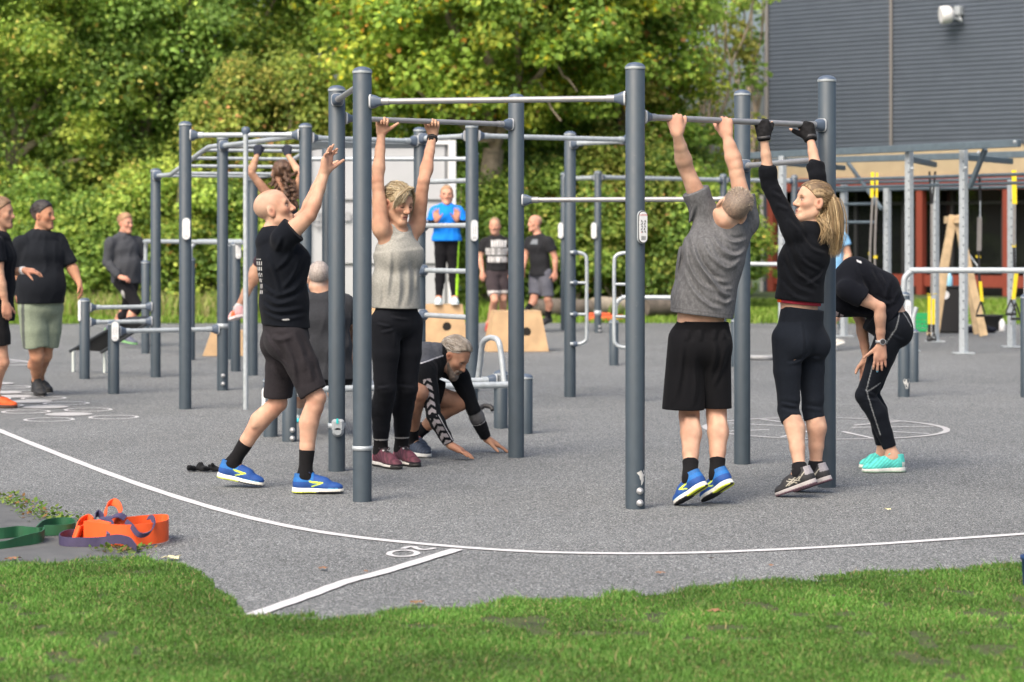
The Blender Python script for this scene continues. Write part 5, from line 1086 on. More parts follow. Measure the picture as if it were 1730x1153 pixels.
    def socks(g, col, t0=1.72, paint=None):
        for k in 'LR':
            S = g.leg(k, .0045, t0, 2., 0); a, b, f, sd, u = g.sh[k]; p = S.p[0]; S.p[0] = ('c', p[1], p[2], p[3], p[4], p[5], 2, False, None, p[9], p[10]); S.cone(g.ank[k], lerp(a, b, .5) + u * .045, .038, .03, .03); g.cloth("sock", S, col, (), None, paint, h=min(g.h, .007))
    def shoes(g, col, sole=(.62, .62, .57), mark=None, lace=(.02, .02, .03), h=None, under=None, w=1.0, names=("shoe", "sole")):
        for k in g.sh:
            a, b, f, sd, u = g.sh[k]; L = np.linalg.norm(b - a); ax = np.array([sd, f, u]); P = lambda y, z, x=0.: a + f * y * L + u * z + sd * x; S = Solid(); hh = h or min(g.h, .0036)
            S.ell(P(.17, .045), (.036 * w, .17 * L, .047), ax, .02); S.oval(P(.17, .05), P(.62, .036), (.034 * w, .040), (.042 * w, .026), sd, .03); S.ell(P(.74, .028), (.045 * w, .245 * L, .030), ax, .03); S.cone(P(.30, .080), P(.60, .052), .030 * w, .033 * w, .03); S.cone(P(.17, .05), P(.155, .108), .039 * w, .036 * w, .02, 1); S.cone(P(.22, .06), P(.30, .100), .036 * w, .028 * w, .02); S.cone(P(.175, .075), P(.17, .14), .027 * w, .029 * w, .008, sub=True)
            def pt(V, C, k=k):
                x, y, z = toL(V, a, (sd, f, u)); y = y / L
                return mark(V, C, x, y, z, k) if mark else C
            o = solid("shoe", S, hh, SHOE, g.root, col, [(P(0, .020), -u)], None, paint=pt)
            R = Solid(); R.ell(P(.165, .012), (.040 * w, .185 * L, .05), ax, .02); R.oval(P(.17, .012), P(.64, .012), (.036 * w, .05), (.043 * w, .05), sd, .03); R.ell(P(.73, .013), (.0465 * w, .268 * L, .05), ax, .03)
            def ps(V, C):
                x, y, z = toL(V, a, (sd, f, u)); m = (z < .006)
                if under is not None: C = under(C, x, y / L, z)
                return C
            solid("sole", R, hh * .85, SOLE, o, sole, [(P(0, .0), -u), (P(0, .030), u + f * .035)], lambda P_: (.0018 * np.sin((P_ - a) @ f * 420) * ((P_ - a) @ u < .008)).astype(np.float32), paint=ps)
            if lace is not None:
                mb = MB()
                for i in range(4): y0 = .36 + .075 * i; z0 = .092 - .0105 * i - (.006 if i > 2 else 0); mb.tube(spline([P(y0, z0 - .012, -.026), P(y0 + .02, z0 + .004, 0), P(y0, z0 - .012, .026)], 3), .0036, 5)
                mb.tube(spline([P(.34, .098, 0), P(.30, .116, .02), P(.36, .108, .034), P(.36, .097, .004)], 3), .0036, 5); mb.tube(spline([P(.34, .098, 0), P(.33, .118, -.02), P(.40, .106, -.03), P(.37, .096, -.004)], 3), .0036, 5)
                ol = mb.build("lace", mat("lace_%.2f_%.2f_%.2f" % tuple(lace), lace, .8), o)
    def ring(g, name, p, ax, r, w, m, parent=None):
        mb = MB(); mb.lathe(p, ax, [(-w / 2, r), (-w / 2, r + .004), (w / 2, r + .004), (w / 2, r)], 20); return mb.build(name, m, parent or g.root)
# ------------------------------------------------------------------ people in the front rig
def px_(d0): return lambda x, y, dd=0.: W(x, y, d0 + dd)
SK = (.44, .25, .165); SKP = (.47, .28, .195)
BLK = (.006, .0062, .0075); NAVYBLK = (.005, .0065, .010)
FH = .005

# --- bald man stepping forward, arms up
q = px_(13.5)
J = dict(head=q(464, 357), nb=q(459, 394), shR=q(478, 404, -.17), shL=q(474, 398, .16), elR=q(523, 364, -.19), elL=q(516, 364, .16), wrR=q(549, 293, -.13), wrL=q(545, 295, .10),
    hipR=q(489, 572, -.085), hipL=q(479, 572, .09), knR=q(533, 672, -.12), knL=q(468, 680, .13), waist=q(480, 512), chest=q(478, 442),
    footR=(W(495, 832, 13.38), W(581, 832, 13.36)), footL=(W(368, 806, 13.72), W(446, 822, 13.68)))
g = Fig("bald man in black T-shirt, charcoal shorts and blue shoes stepping with raised arms", gnd(515, 832), FH, J, (1, 0, 0), (.93, -.1, .36), (-.36, 0, .93), tor=dict(hip=(.148, .118), waist=(.14, .115), chest=(.16, .125)), skin=SKP, build=.95)
hR = hand(J['wrR'], (.16, -.05, .98), (.75, -.6, 0), False, .97, ((.2, .35, .3), (.1, .2, .2), (.15, .25, .2), (.35, .5, .4)), .10, (.95, .15))
hL = hand(J['wrL'], (.24, .0, .97), (.9, .3, -.1), True, .97, (.35, .4, .3), .05)
g.body(dict(R=hR, L=hL), face=dict(shave=(.40, .29, .22), brow=(.30, .19, .12), lip=(.45, .19, .16)))
def pt(V, C):
    m = (V[:, 0] < W(446, 0, 13.5)[0]) & (V[:, 2] < W(0, 437, 13.5)[2]) & (V[:, 2] > W(0, 498, 13.5)[2]) & (V[:, 1] < 13.47) & (V[:, 1] > 13.37)
    z = (V[:, 2] - W(0, 498, 13.5)[2]) / .032; r = (np.floor(z).astype(int) * 7919 % 13); f = z % 1; w = (np.sin(V[:, 1] * 260 + r) > -.2) & (f > .16) & (f < .84)
    C[m & w] = (.42, .42, .42)
    m = (np.hypot(V[:, 0] - W(482, 0, 13.3)[0], (V[:, 2] - W(0, 541, 13.3)[2]) * 4) < .022) & (V[:, 1] < 13.4); C[m] = (.4, .4, .4); return C
g.tee(NAVYBLK, .013, .40, (.006, 0, .068), creases(q, [[(520,408),(527,440),(520,470)],[(445,512),(470,525),(517,520)],[(444,526),(480,538),(521,532)],[(449,498),(475,512),(506,504)],[(456,430),(471,470),(478,500)],[(500,415),(488,440),(468,457)],[(513,430),(500,465),(478,490)],[(444,480),(466,497)],[(516,470),(500,490),(468,500)],[(482,398),(478,412),(470,424)]], .006, .012), pt, .022)
g.shorts((.021, .019, .022), .90, .014, .012, creases(q, [[(446,560),(470,590),(488,622)],[(500,560),(515,592),(521,625)],[(458,618),(478,642)],[(522,600),(533,642)],[(484,573),(500,610),(506,652)],[(462,568),(480,572),(500,566)]], .007, .014))
g.socks((.010, .010, .011), 1.66)
def brooks(V, C, x, y, z, k):
    o = np.abs(x) > .012
    C[:] = np.where(((z > .062) & (y < .42))[:, None], (.008, .12, .38), C); n = np.sin(y * 150) * np.sin(z * 700); C *= (1 + .18 * n)[:, None]
    m = np.zeros(len(V), bool)
    for (y0, z0, y1, z1, wd_) in ((.34, .064, .60, .056, .0036), (.60, .056, .40, .036, .0036), (.36, .060, .56, .053, .003)):
        d2 = np.array([(y1 - y0) * .28, z1 - z0]); v = np.stack([(y - y0) * .28, z - z0], 1); t = np.clip(v @ d2 / (d2 @ d2), 0, 1); m |= np.linalg.norm(v - t[:, None] * d2, axis=1) < wd_
    C[m & o] = (.50, .66, .05)
    m = (y < .22) & (z > .085); C[m] = (.012, .10, .30); m = (z < .026) & (y > .1) & (y < .9) & o; C[m] = (.1, .35, .6); return C
BLUE = (.007, .056, .24)
def bsole(C, x, y, z):
    b = z < .007; C[b] = np.where((np.abs(x[b]) < .014)[:, None], (.02, .02, .02), np.where((y[b] < .48)[:, None], (.52, .60, .04), (.02, .02, .022))); return C
g.shoes(BLUE, mark=brooks, lace=(.006, .012, .045), under=bsole)

# --- blonde woman hanging from the bar
q = px_(14.85)
h1, h2 = barpt("HE", 647), barpt("HE", 733)
J = dict(head=q(672, 345, -.02), nb=q(672, 388), shR=q(644, 388, -.10), shL=q(703, 384, .11), elR=q(638, 305, -.07), elL=q(716, 306, .07), wrR=h1 + [-.012, .035, -.088], wrL=h2 + [-.008, .035, -.088],
    hipR=q(651, 548, -.07), hipL=q(688, 548, .07), knR=q(650, 655, -.07), knL=q(687, 655, .05), waist=q(668, 478), chest=q(672, 425),
    footR=(gnd(635, 785) + [0, 0, 0], gnd(675, 793)), footL=(gnd(671, 781), gnd(706, 789)))
g = Fig("blonde woman in a light grey tank top and black leggings hanging from the bar", gnd(665, 790), FH, J, (.62, -.78, 0), (.66, -.70, -.26), (.16, -.16, .97), False, 1.0, dict(hip=(.145, .112), waist=(.130, .10), chest=(.138, .104)), 1.10, SK)
fwd = np.array([.10, -1, 0])
hR = hand(J['wrR'], h1 + [0, .012, .03] - J['wrR'], fwd, False, .95, (1.0, 1.25, .8), .02, (1.0, .05)); hL = hand(J['wrL'], h2 + [0, .012, .03] - J['wrL'], fwd, True, .95, (1.0, 1.25, .8), .02, (.5, .3))
g.body(dict(R=hR, L=hL), face=dict(closed=True, brow=(.26, .15, .08), lip=(.45, .16, .14)))
tank = (.29, .288, .262)
S = g.torso(.016, top=.80); S.oval(lerp(g.hipc, J['nb'], .74), lerp(g.hipc, J['nb'], .97), (.125, .108), (.078, .082), g.sx, .04, 1)
for k in 'LR': S.cone(lerp(J['nb'], J['sh' + k], .35), lerp(g.J['chest'], J['sh' + k], .15), .042, .07, .04)
S.oval(J['waist'], q(670, 524), (.148, .122), (.150, .130), g.hx, .04)
o = g.cloth("tank_top", S, tank, [(q(668, 521, 0), (-.03, 0, -1))], creases(q, [[(662,420),(660,460),(655,505)],[(690,440),(693,480),(690,515)],[(675,450),(677,490),(672,520)],[(640,470),(643,500),(640,520)],[(705,455),(705,490)],[(660,398),(672,404),(686,399)]], .005, .014))
def seam(V, C):
    m = np.abs(V[:, 2] - W(0, 744, 14.85)[2]) < .004; C[m] = (.3, .3, .3); return C
g.tights((.008, .009, .012), 1.80, .006, .12, creases(q, [[(638,546),(662,551)],[(660,535),(692,540)],[(645,561),(668,556)],[(638,655),(660,652)],[(672,652),(700,656)],[(668,560),(670,585)]], .004, .009), seam)
g.socks((.012, .012, .013), 1.74)
def maroon(V, C, x, y, z, k):
    C *= (1 + .35 * np.sin(y * 60 + z * 240))[:, None]; m = (y < .16) & (z > .03); C[m] = (.50, .045, .10); m = (y > .3) & (y < .55) & (np.abs(x) < .016) & (z > .06); C[m] = (.015, .012, .015); m = (np.hypot(y - .40, (z - .085) * 3) < .05) & (np.abs(x) < .02); C[m] = (.5, .5, .5); m = z < .027; C[m] = (.03, .02, .03); return C
g.shoes((.085, .022, .036), (.60, .58, .54), maroon, (.02, .015, .02), under=lambda C, x, y, z: np.where(((z < .010) | ((y > .86) & (z < .02)))[:, None], (.02, .02, .02), C))
r, f, u = g.fr; c = g.hc; blond = (.37, .29, .17); S = Solid(); ax = np.array(g.fr); P = lambda x, y, z: c + r * x + f * y + u * z
S.ell(P(0, -.016, .043), (.078, .100, .086), ax, .02); S.ell(P(0, .020, .040), (.070, .069, .076), ax, .03); S.cone(P(0, -.1, .01), P(0, -.115, -.05), .035, .02, .03)
S.cone(P(-.12, .012, -.008), P(-.07, .012, -.008), .026, .026, .01, sub=True)
Bg = Solid(); rg = np.random.default_rng(4)
for i in range(26):
    v = i / 25; a0_ = P(-.020 + .035 * rg.random(), .066 - .03 * rg.random(), .116); m0 = P(.018 + .050 * v, .093 - .016 * v - .006 * rg.random(), .080 - .014 * v); e0 = P(.040 + .042 * v, .090 - .045 * v, .034 - .06 * v * (.5 + .5 * rg.random())); Bg.chain(spline([a0_, m0, e0], 4), list(np.linspace(.006, .0022, 9)), .003)
for i in range(18):
    v = i / 17; a0_ = P(-.024 - .01 * rg.random(), .062 - .04 * v, .114); m0 = P(-.055 - .012 * v, .074 - .04 * v, .07); e0 = P(-.078 - .006 * v, .046 - .03 * v, .0 - .06 * rg.random()); Bg.chain(spline([a0_, m0, e0], 4), list(np.linspace(.006, .0022, 9)), .003)
def hp(V, C):
    n = vnoise((V - c) @ np.stack([f * 9, r * 75, u * 30], 1) + 2, 2)[:, None]; return C * (.45 + .5 * n)
g.cloth("hair", S, blond, [(P(0, .084, .072), f * .155 - u * .165)], folds(f * .6 - u * .7, 4, 60, .005, 2, .01), hp, m=HAIR)
pass
bl_c = [(.42, .345, .22), (.36, .285, .17), (.27, .195, .11), (.46, .40, .29)]
def hr(r):
    d = r.normal(0, 1, 3); d = d / np.linalg.norm(d); y, z = d[1], d[2]
    return d if (z > .62 * y - .12 and z > -.35 and not (y > .55 and z < .55)) else None
strands("hair_strands", g.root, combed(g.hc, g.fr, 1.0, 1300, 5, hr, lambda r: np.array([r.normal(0, .12), -1, -.45 + .15 * r.normal()]), 1.10, .02), bl_c, .0020, 6)
cv = []
for i in range(330):
    v = rg.random(); sd = 1 if rg.random() < .64 else -1; a0_ = P(-.022 + .014 * rg.normal(), .050 + .018 * rg.normal(), .123)
    if sd > 0: m0 = P(.012 + .056 * v, .092 - .020 * v, .090 - .014 * v); e0 = P(.036 + .048 * v, .096 - .050 * v, .036 - .075 * v * rg.random())
    else: m0 = P(-.056 - .012 * v, .078 - .04 * v, .072); e0 = P(-.080 - .006 * v, .052 - .035 * v, .004 - .085 * rg.random())
    cv.append([a0_, m0 + rg.normal(0, .004, 3), e0 + rg.normal(0, .004, 3)])
strands("fringe_strands", g.root, cv, bl_c, .0019, 7)
band_p = lerp(J['wrL'], J['elL'], .06); g.ring("watch", band_p, J['wrL'] - J['elL'], .030, .020, BLACKP)
mb = MB(); mb.box(band_p + np.array([-.006, -.034, 0]), (.03, .012, .032), bev=.004); mb.build("watch_face", mat("watch_glass", (.01, .01, .012), .2), g.root)
g.ring("ring", lerp(h2, J['wrL'], .05) + [0, -.03, -.012], (1, 0, 0), .006, .003, mat("silver", (.6, .6, .6), .3, .9)) if False else None

# --- crouching man with grey hair
q = px_(15.6)
J = dict(head=q(766, 604, .0), nb=q(745, 600, .0), shR=q(721, 625, -.21), shL=q(776, 635, .17), elR=q(733, 702, -.30), elL=q(800, 693, .16), wrR=q(760, 752, -.27), wrL=q(822, 742, .25),
    hipR=q(672, 650, -.10), hipL=q(690, 652, .12), knR=q(708, 664, -.30), knL=q(776, 680, .18), waist=q(694, 622, 0), chest=q(722, 612, 0),
    footR=(W(684, 766, 15.66), W(726, 773, 15.48)), footL=(W(690, 758, 15.95), W(724, 768, 15.70)))
g = Fig("crouching man with slicked grey hair reaching both hands to the ground", gnd(700, 772), FH, J, (.85, -.5, 0), (.74, -.34, -.58), (.52, -.10, .85), True, 1.0, dict(hip=(.148, .11), waist=(.142, .108), chest=(.16, .115)), .97, (.37, .20, .128))
hR = hand(J['wrR'], (.88, -.15, -.44), (-.35, .1, -.93), False, 1.0, (.05, .12, .1), .10, (.8, .0)); hL = hand(J['wrL'], (.84, .1, -.45), (-.4, 0, -.9), True, 1.0, (.05, .15, .1), .10, (.8, .0))
g.body(dict(R=hR, L=hL), face=dict(brow=(.20, .14, .10), stubble=(.22, .17, .14), lip=(.32, .13, .10)))
wR, eR, sR = J['wrR'], J['elR'], J['shR']
def sleeve(V, C):
    fw = g.tf
    for (a, b, t0, L0) in ((sR, eR, .25, 0.), (eR, wR, 0., np.linalg.norm(eR - sR))):
        d = b - a; L = np.linalg.norm(d); d = d / L; v = V - a; t = v @ d; w = nrm(np.cross(d, [0, 1., 0])); x = v @ w + .006; dep = v @ np.cross(w, d)
        rad = np.sqrt((v ** 2).sum(1) - np.minimum(t ** 2, (v ** 2).sum(1))); ok = (t > t0 * L) & (t < L * (1 if L0 == 0 else .90)) & (rad < .09) & (V[:, 1] < (a + np.outer(t, d))[:, 1] + .0)
        ph = ((t + L0 - np.abs(x) * .85) / .052) % 1; m = ok & (np.abs(x) < .026) & (ph < .56); C[m] = (.30, .275, .285)
        m = ok & (np.abs(x - .036) < .0022) & (L0 > 0); C[m] = (.45, .45, .46)
    a, b = J['elL'], J['wrL']; d = b - a; L = np.linalg.norm(d); t = (V - a) @ d / L ** 2; near = np.linalg.norm(V - a - np.outer(np.clip(t, 0, 1), d), axis=1) < .07; C[near & (t > .05) & (t < .36)] = (.12, .12, .125); C[near & (np.abs(t - .40) < .012)] = (.4, .4, .4)
    n0 = lerp(g.hipc, J['nb'], .5); back = ((V - n0) @ nrm([-.3, 0, 1]) > .055) & (V[:, 0] < W(748, 0, 15.6)[0]) & (V[:, 2] > W(0, 618, 15.6)[2]); C[back] = (.075, .08, .092)
    e = np.abs((V - n0) @ nrm([-.3, 0, 1]) - .055) < .0035; C[e & (V[:, 0] < W(750, 0, 15.6)[0]) & (V[:, 2] > W(0, 625, 15.6)[2])] = (.42, .42, .44); return C
S = g.torso(.008); S += g.shoulders(.006)
for k in 'LR': S += g.arm(k, .007, 0, 1.93, 1)
S.cone(J['nb'], lerp(J['nb'], g.hc, .3), .068, .064, .03, 1)
g.cloth("long_sleeve_top", S, (.008, .009, .011), (), folds((.4, 0, -.8), 8, 30, .004, 1), sleeve, h=.005)
g.shorts((.009, .009, .010), .62, .014, .02)
g.socks((.010, .010, .012), 1.72)
def dkshoe(V, C, x, y, z, k):
    m = (y > .3) & (y < .52) & (np.abs(x) < .015) & (z > .06); C[m] = (.25, .03, .06); C *= (1 + .3 * np.sin(y * 80))[:, None]; return C
g.shoes((.022, .035, .062), (.55, .56, .55), dkshoe, (.2, .03, .06))
crop_hair(g.root, g.hc, g.fr, (.36, .32, .27), 1.0, .009, (.070, .098, -.088, -.040), .005, seed=3, amp=.006, col2=(.12, .09, .06), top=.010)
def hr(r):
    d = r.normal(0, 1, 3); d = d / np.linalg.norm(d); y, z = d[1], d[2]
    return d if (z > .80 * y - .22 and z > -.25 and y < .80) else None
strands("hair_strands", g.root, combed(g.hc, g.fr, 1.0, 1000, 15, hr, lambda r: np.array([r.normal(0, .45), -1, .05 + .3 * r.normal()]), 1.055, .025), [(.40, .36, .31), (.30, .26, .21), (.16, .12, .085), (.46, .43, .39)], .0019, 8)
r, f, u = g.fr; c = g.hc; P = lambda x, y, z: c + r * x + f * y + u * z; S = Solid(); ax = np.array(g.fr)
for x in (-1, 1): S.cone(P(x * .058, .012, -.045), P(x * .024, .078, -.098), .016, .022, .03)
S.ell(P(0, .080, -.104), (.028, .022, .022), ax, .02); S.cone(P(-.024, .092, -.048), P(.024, .092, -.048), .0075, .0075, .008); S.cone(P(-.028, .086, -.05), P(-.026, .08, -.09), .008, .010, .01); S.cone(P(.028, .086, -.05), P(.026, .08, -.09), .008, .010, .01)
g.cloth("beard", S, (.13, .10, .08), (), folds(f - u, 20, 130, .003, 1, .01), m=HAIR, paint=lambda V, C: C * (.7 + .8 * vnoise(V * 90)[:, None]))

# --- man in grey T-shirt, seen from behind
q = px_(12.95)
h1, h2 = barpt("BC", 1138), barpt("BC", 1222)
J = dict(head=q(1236, 356, -.035), nb=q(1234, 381, .035), shL=q(1188, 354, .02), shR=q(1261, 376, .11), elL=q(1159, 285, -.02), elR=q(1242, 280, .11), wrL=h1 + [.018, -.03, -.088], wrR=h2 + [.018, -.03, -.088],
    hipL=q(1160, 578, -.01), hipR=q(1205, 578, .01), knL=q(1165, 702, .03), knR=q(1211, 700, .05), waist=q(1185, 505), chest=q(1205, 432),
    footL=(W(1193, 822, 12.68), W(1142, 855, 12.80)), footR=(W(1236, 818, 12.78), W(1188, 849, 12.92)))
g = Fig("grey haired man in a grey T-shirt and black shorts stretching on tiptoe under the bar", gnd(1175, 857), FH, J, (-.22, 1, 0), (-.05, 1, .15), (.62, -.15, .76), True, 1.0, dict(hip=(.140, .115), waist=(.140, .115), chest=(.155, .115)), 1.0, SKP)
g.calf = 1.3; aw = np.array([.1, 1, 0]); g.body({'L': hand(J['wrL'], h1 + [0, -.012, .032] - J['wrL'], aw, True, 1.05, GRIP, .0, (.45, .5)), 'R': hand(J['wrR'], h2 + [0, -.012, .032] - J['wrR'], aw, False, 1.05, GRIP, .0, (.45, .5))}, face=dict(shave=(.36, .27, .21)))
gray = (.112, .114, .120)
S = g.torso(.014); S += g.shoulders(.013); S.cone(J['nb'] - [0, 0, .02], J['nb'] + nrm(g.hc - J['nb']) * .040, .086, .074, .03, 1)
for k in 'LR': S += g.arm(k, .010, 0, .46, 1, .018)
S.oval(q(1200, 440, -.01), q(1183, 560, -.01), (.160, .128), (.168, .140), lerp(g.sx, g.hx, .5), .04)
def heather(V, C):
    n = vnoise(V * [150, 150, 70], 1)[:, None]; C = C * (.76 + .48 * n); h0 = q(1185, 533); dz = (V - h0) @ nrm([-.12, 0, -1]); C[np.abs(dz + .022) < .0028] *= .72
    a_, b_ = q(1172, 340)[[0, 2]], q(1153, 394)[[0, 2]]; v = V[:, [0, 2]] - a_; d_ = b_ - a_; t = np.clip(v @ d_ / (d_ @ d_), 0, 1); C[(np.linalg.norm(v - t[:, None] * d_, axis=1) < .003) & (V[:, 1] < 12.97)] *= .66; return C
o = g.cloth("t_shirt", S, gray, [(q(1185, 533), (-.12, 0, -1))], creases(q, [[(1154,391),(1159,440),(1178,476),(1206,493)],[(1163,395),(1175,440),(1200,470),(1226,478)],[(1180,400),(1195,430),(1222,452),(1246,448)],[(1200,396),(1215,420),(1240,432),(1262,420)],[(1150,450),(1168,490),(1195,515),(1216,521)],[(1216,394),(1236,409),(1262,405)],[(1172,345),(1166,370),(1155,392)],[(1190,460),(1210,489),(1232,500)],[(1148,402),(1146,432),(1139,472)],[(1206,502),(1222,511),(1236,505)],[(1168,420),(1186,458),(1214,486),(1236,488)],[(1192,402),(1206,434),(1232,447),(1252,436)]], .0085, .0115), heather, h=.0055)
S_ = Solid(); S_.cone(J['nb'] + [.003, 0, .0], J['nb'] + nrm(g.hc - J['nb']) * .022, .080, .074, .02, 3)
S = Solid(); S.cone(q(1160, 575), q(1154, 694), .100, .114, .03, 0, False, (q(1154, 692), nrm([-.02, 0, -1]))); S.cone(q(1203, 575, .02), q(1213, 692, .04), .100, .074, .012, 0, False, (q(1213, 691), np.array([0, 0, -1.]))); S.oval(q(1187, 580), q(1188, 543), (.150, .120), (.138, .113), g.hx, .03, 1); S += g.glutes(.006)
g.cloth("shorts", S, BLK, (), creases(q, [[(1150,565),(1148,620),(1138,680)],[(1200,562),(1206,600),(1196,645)],[(1224,580),(1216,622),(1202,655)],[(1170,600),(1173,650),(1168,686)],[(1160,556),(1158,575)],[(1180,556),(1181,576)],[(1205,556),(1204,574)],[(1220,556),(1222,572)]], .006, .013), lambda V, C: np.where((V[:, 2] > W(0, 556, 12.95)[2])[:, None], (.005, .005, .006), C * 1.2))
g.socks((.009, .009, .010), 1.74)
g.shoes(BLUE, mark=brooks, lace=(.006, .012, .045), under=bsole)
r_, f_, u_ = g.fr
crop_hair(g.root, g.hc, g.fr, (.21, .165, .13), 1.0, .0045, (.075, .095, -.092, -.098), .005, seed=1, amp=.002, col2=(.14, .105, .08), fade=(.30, .20, .145), top=.003)
def hr(r):
    d = r.normal(0, 1, 3); d = d / np.linalg.norm(d); return d if (d[2] > .7 * d[1] + .1 and d[2] > .2) else None
rr2 = np.random.default_rng(2); cv = []
for k_ in combed(g.hc, g.fr, 1.0, 420, 12, hr, lambda r: np.array([0, 1, 1.]), .97, .01):
    a_ = k_[0]; d_ = nrm(nrm(a_ - g.hc) + f_ * .7 + rr2.normal(0, .25, 3)); L_ = .008 + .026 * max(0, np.dot(nrm(a_ - g.hc), nrm(u_ + f_ * .5)) - .35); cv.append([a_, a_ + d_ * L_ * .5, a_ + d_ * L_])
strands("hair_strands", g.root, cv, [(.34, .27, .20), (.24, .19, .145), (.40, .34, .27)], .0016, 13)
S = Solid(); S.ell(g.hc + u_ * .110 + f_ * .04, (.05, .045, .022), np.array(g.fr), .02); g.cloth("hair_tuft", S, (.36, .28, .20), (), folds(f_ + u_, 12, 110, .006, 2, .01), m=HAIR, h=.005)

# --- woman with ponytail, black gloves
q = px_(13.35)
h1, h2 = barpt("BC", 1286), barpt("BC", 1359)
J = dict(head=q(1374, 343, 0), nb=q(1374, 382, .0), shL=q(1341, 394, -.09), shR=q(1394, 388, .11), elL=q(1300, 312, -.03), elR=q(1381, 298, .10), wrL=h1 + [.012, -.03, -.088], wrR=h2 + [.030, -.03, -.082],
    hipL=q(1330, 572, -.06), hipR=q(1369, 572, .06), knL=q(1333, 692, -.05), knR=q(1374, 690, .06), waist=q(1350, 505), chest=q(1362, 432),
    footL=(W(1379, 817, 13.12), W(1311, 840, 13.22)), footR=(W(1404, 812, 13.36), W(1341, 833, 13.48)))
g = Fig("woman with a long blonde ponytail in black top and capri leggings wearing black gloves", gnd(1345, 840), FH, J, (-.75, .66, 0), (-.95, -.26, .17), (.16, .02, .98), False, .98, dict(hip=(.142, .108), waist=(.118, .096), chest=(.130, .10)), .96, (.47, .285, .20))
aw = np.array([.1, 1, 0]); cu = (1.05, 1.15, .7)
HL = lambda gr, tips=True: hand(J['wrL'], h1 + [0, -.012, .032] - J['wrL'], aw, True, .95, cu, .0, (.5, .4), gr, tips); HR = lambda gr, tips=True: hand(J['wrR'], h2 + [0, -.012, .034] - J['wrR'], aw + [-.3, 0, 0], False, .95, cu, .04, (.9, .2), gr, tips)
g.body(dict(L=HL(0), R=HR(0)), face=dict(brow=(.26, .16, .09), lip=(.46, .19, .17), eye=(.06, .07, .08)))
for hn, k in ((HL(.004, False), 'L'), (HR(.004, False), 'R')):
    d = nrm(J['wr' + k] - J['el' + k]); hn.cone(J['wr' + k] - d * .012, J['wr' + k] + d * .03, .033, .029, .02, 2)
    g.cloth("glove", hn, (.010, .010, .011), (), None, lambda V, C: C * (.6 + 1.2 * vnoise(V * 60)[:, None]), h=.005)
    g.ring("glove_strap", J['wr' + k] + d * .005, d, .0335, .016, mat("glove_trim", (.03, .03, .033), .6))
S = g.torso(.010, ((0, 0, -.03), 1.)); S += g.shoulders(.008); S.oval(q(1352, 470), q(1350, 530), (.128, .105), (.138, .112), g.hx, .04)
for k, t in (('L', 1.38), ('R', 1.30)): S += g.arm(k, .009, 0, t, 1, .008)
S.cone(J['nb'] - [0, 0, .01], J['nb'] + [0, 0, .012], .066, .058, .03, 1)
g.cloth("long_sleeve_top", S, (.0055, .0065, .009), [(q(1350, 509), (-.10, 0, -1))], creases(q, [[(1322,410),(1337,457),(1371,476)],[(1330,396),(1351,440),(1387,460)],[(1345,392),(1366,420),(1394,430)],[(1317,440),(1335,480),(1373,497)],[(1312,472),(1335,499),(1362,508)],[(1356,482),(1380,470),(1393,453)],[(1300,325),(1317,336)],[(1307,345),(1327,356)],[(1325,370),(1343,392)],[(1326,425),(1346,465),(1380,486)]], .0065, .011), h=.0055)
S = Solid(); S.oval(q(1350, 518), q(1350, 500), (.134, .106), (.134, .106), g.hx, .02, 3)
g.cloth("orange_hem", S, (.30, .03, .05), [(q(1350, 514.5), (-.10, 0, -1))], None, lambda V, C: np.where((V[:, 0] < W(1322, 0, 13.2)[0])[:, None], (.85, .12, .02), C))
S = Solid()
g.tights((.010, .013, .019), 1.17, .006, .168, creases(q, [[(1325,614),(1350,608),(1364,594)],[(1366,606),(1385,606)],[(1316,690),(1344,697)],[(1315,680),(1347,686)],[(1360,689),(1390,694)],[(1349,545),(1351,580),(1350,610)]], .004, .009), lambda V, C: np.where((V[:, 2] > W(0, 543, 13.35)[2])[:, None], C * .8, C))
g.socks((.012, .012, .014), 1.88)
def asics(V, C, x, y, z, k):
    o = np.abs(x) > .01; zz = z - .028; m = np.zeros(len(V), bool)
    for (y0, z0, y1, z1) in ((.28, .012, .52, .040), (.36, .006, .58, .034), (.26, .034, .56, .008), (.34, .042, .62, .010), (.12, .05, .3, .02)):
        t = np.clip(((y - y0) * (y1 - y0) * .0625 + (zz - z0) * (z1 - z0)) / ((y1 - y0) ** 2 * .0625 + (z1 - z0) ** 2), 0, 1); m |= np.hypot((y - y0 - t * (y1 - y0)) * .25, zz - z0 - t * (z1 - z0)) < .0024
    C[m & o] = (.38, .36, .30); m = (y < .12) & (z > .06); C[m] = (.25, .24, .26); return C
g.shoes((.018, .018, .020), (.33, .31, .31), asics, (.015, .015, .016), under=lambda C, x, y, z: np.where((z < .009)[:, None], (.10, .055, .075), C))
r, f, u = g.fr; c = g.hc; P = lambda x, y, z: c + r * x + f * y + u * z; ax = np.array(g.fr); S = Solid()
S.ell(P(0, -.016, .042), (.078, .100, .085), ax, .02); S.ell(P(0, .020, .040), (.069, .0685, .073), ax, .03); S.cone(P(0, -.095, .0), P(0, -.118, -.005), .034, .026, .03); S.cone(P(-.02, -.09, -.03), P(.02, -.085, -.04), .02, .02, .03)
S.cone(P(-.12, .012, -.01), P(.12, .012, -.01), .030, .030, .010, sub=True); dv = np.array([.084 + .09, .085 + .075])
hc1 = (.13, .085, .045); hc2 = (.30, .215, .12)
def hp(V, C):
    n = vnoise((V - c) @ np.stack([f * 10, r * 120, u * 60], 1) + 2, 2)[:, None]; return np.where(n > .55, np.array([.25, .175, .092]) * (.6 + .6 * n), C * (.75 + .6 * n))
g.cloth("hair", S, hc1, [(P(0, .084, .088), f * dv[1] - u * dv[0])], folds(f * .9 - u * .3, 8, 100, .005, 2, .012), hp, m=HAIR)
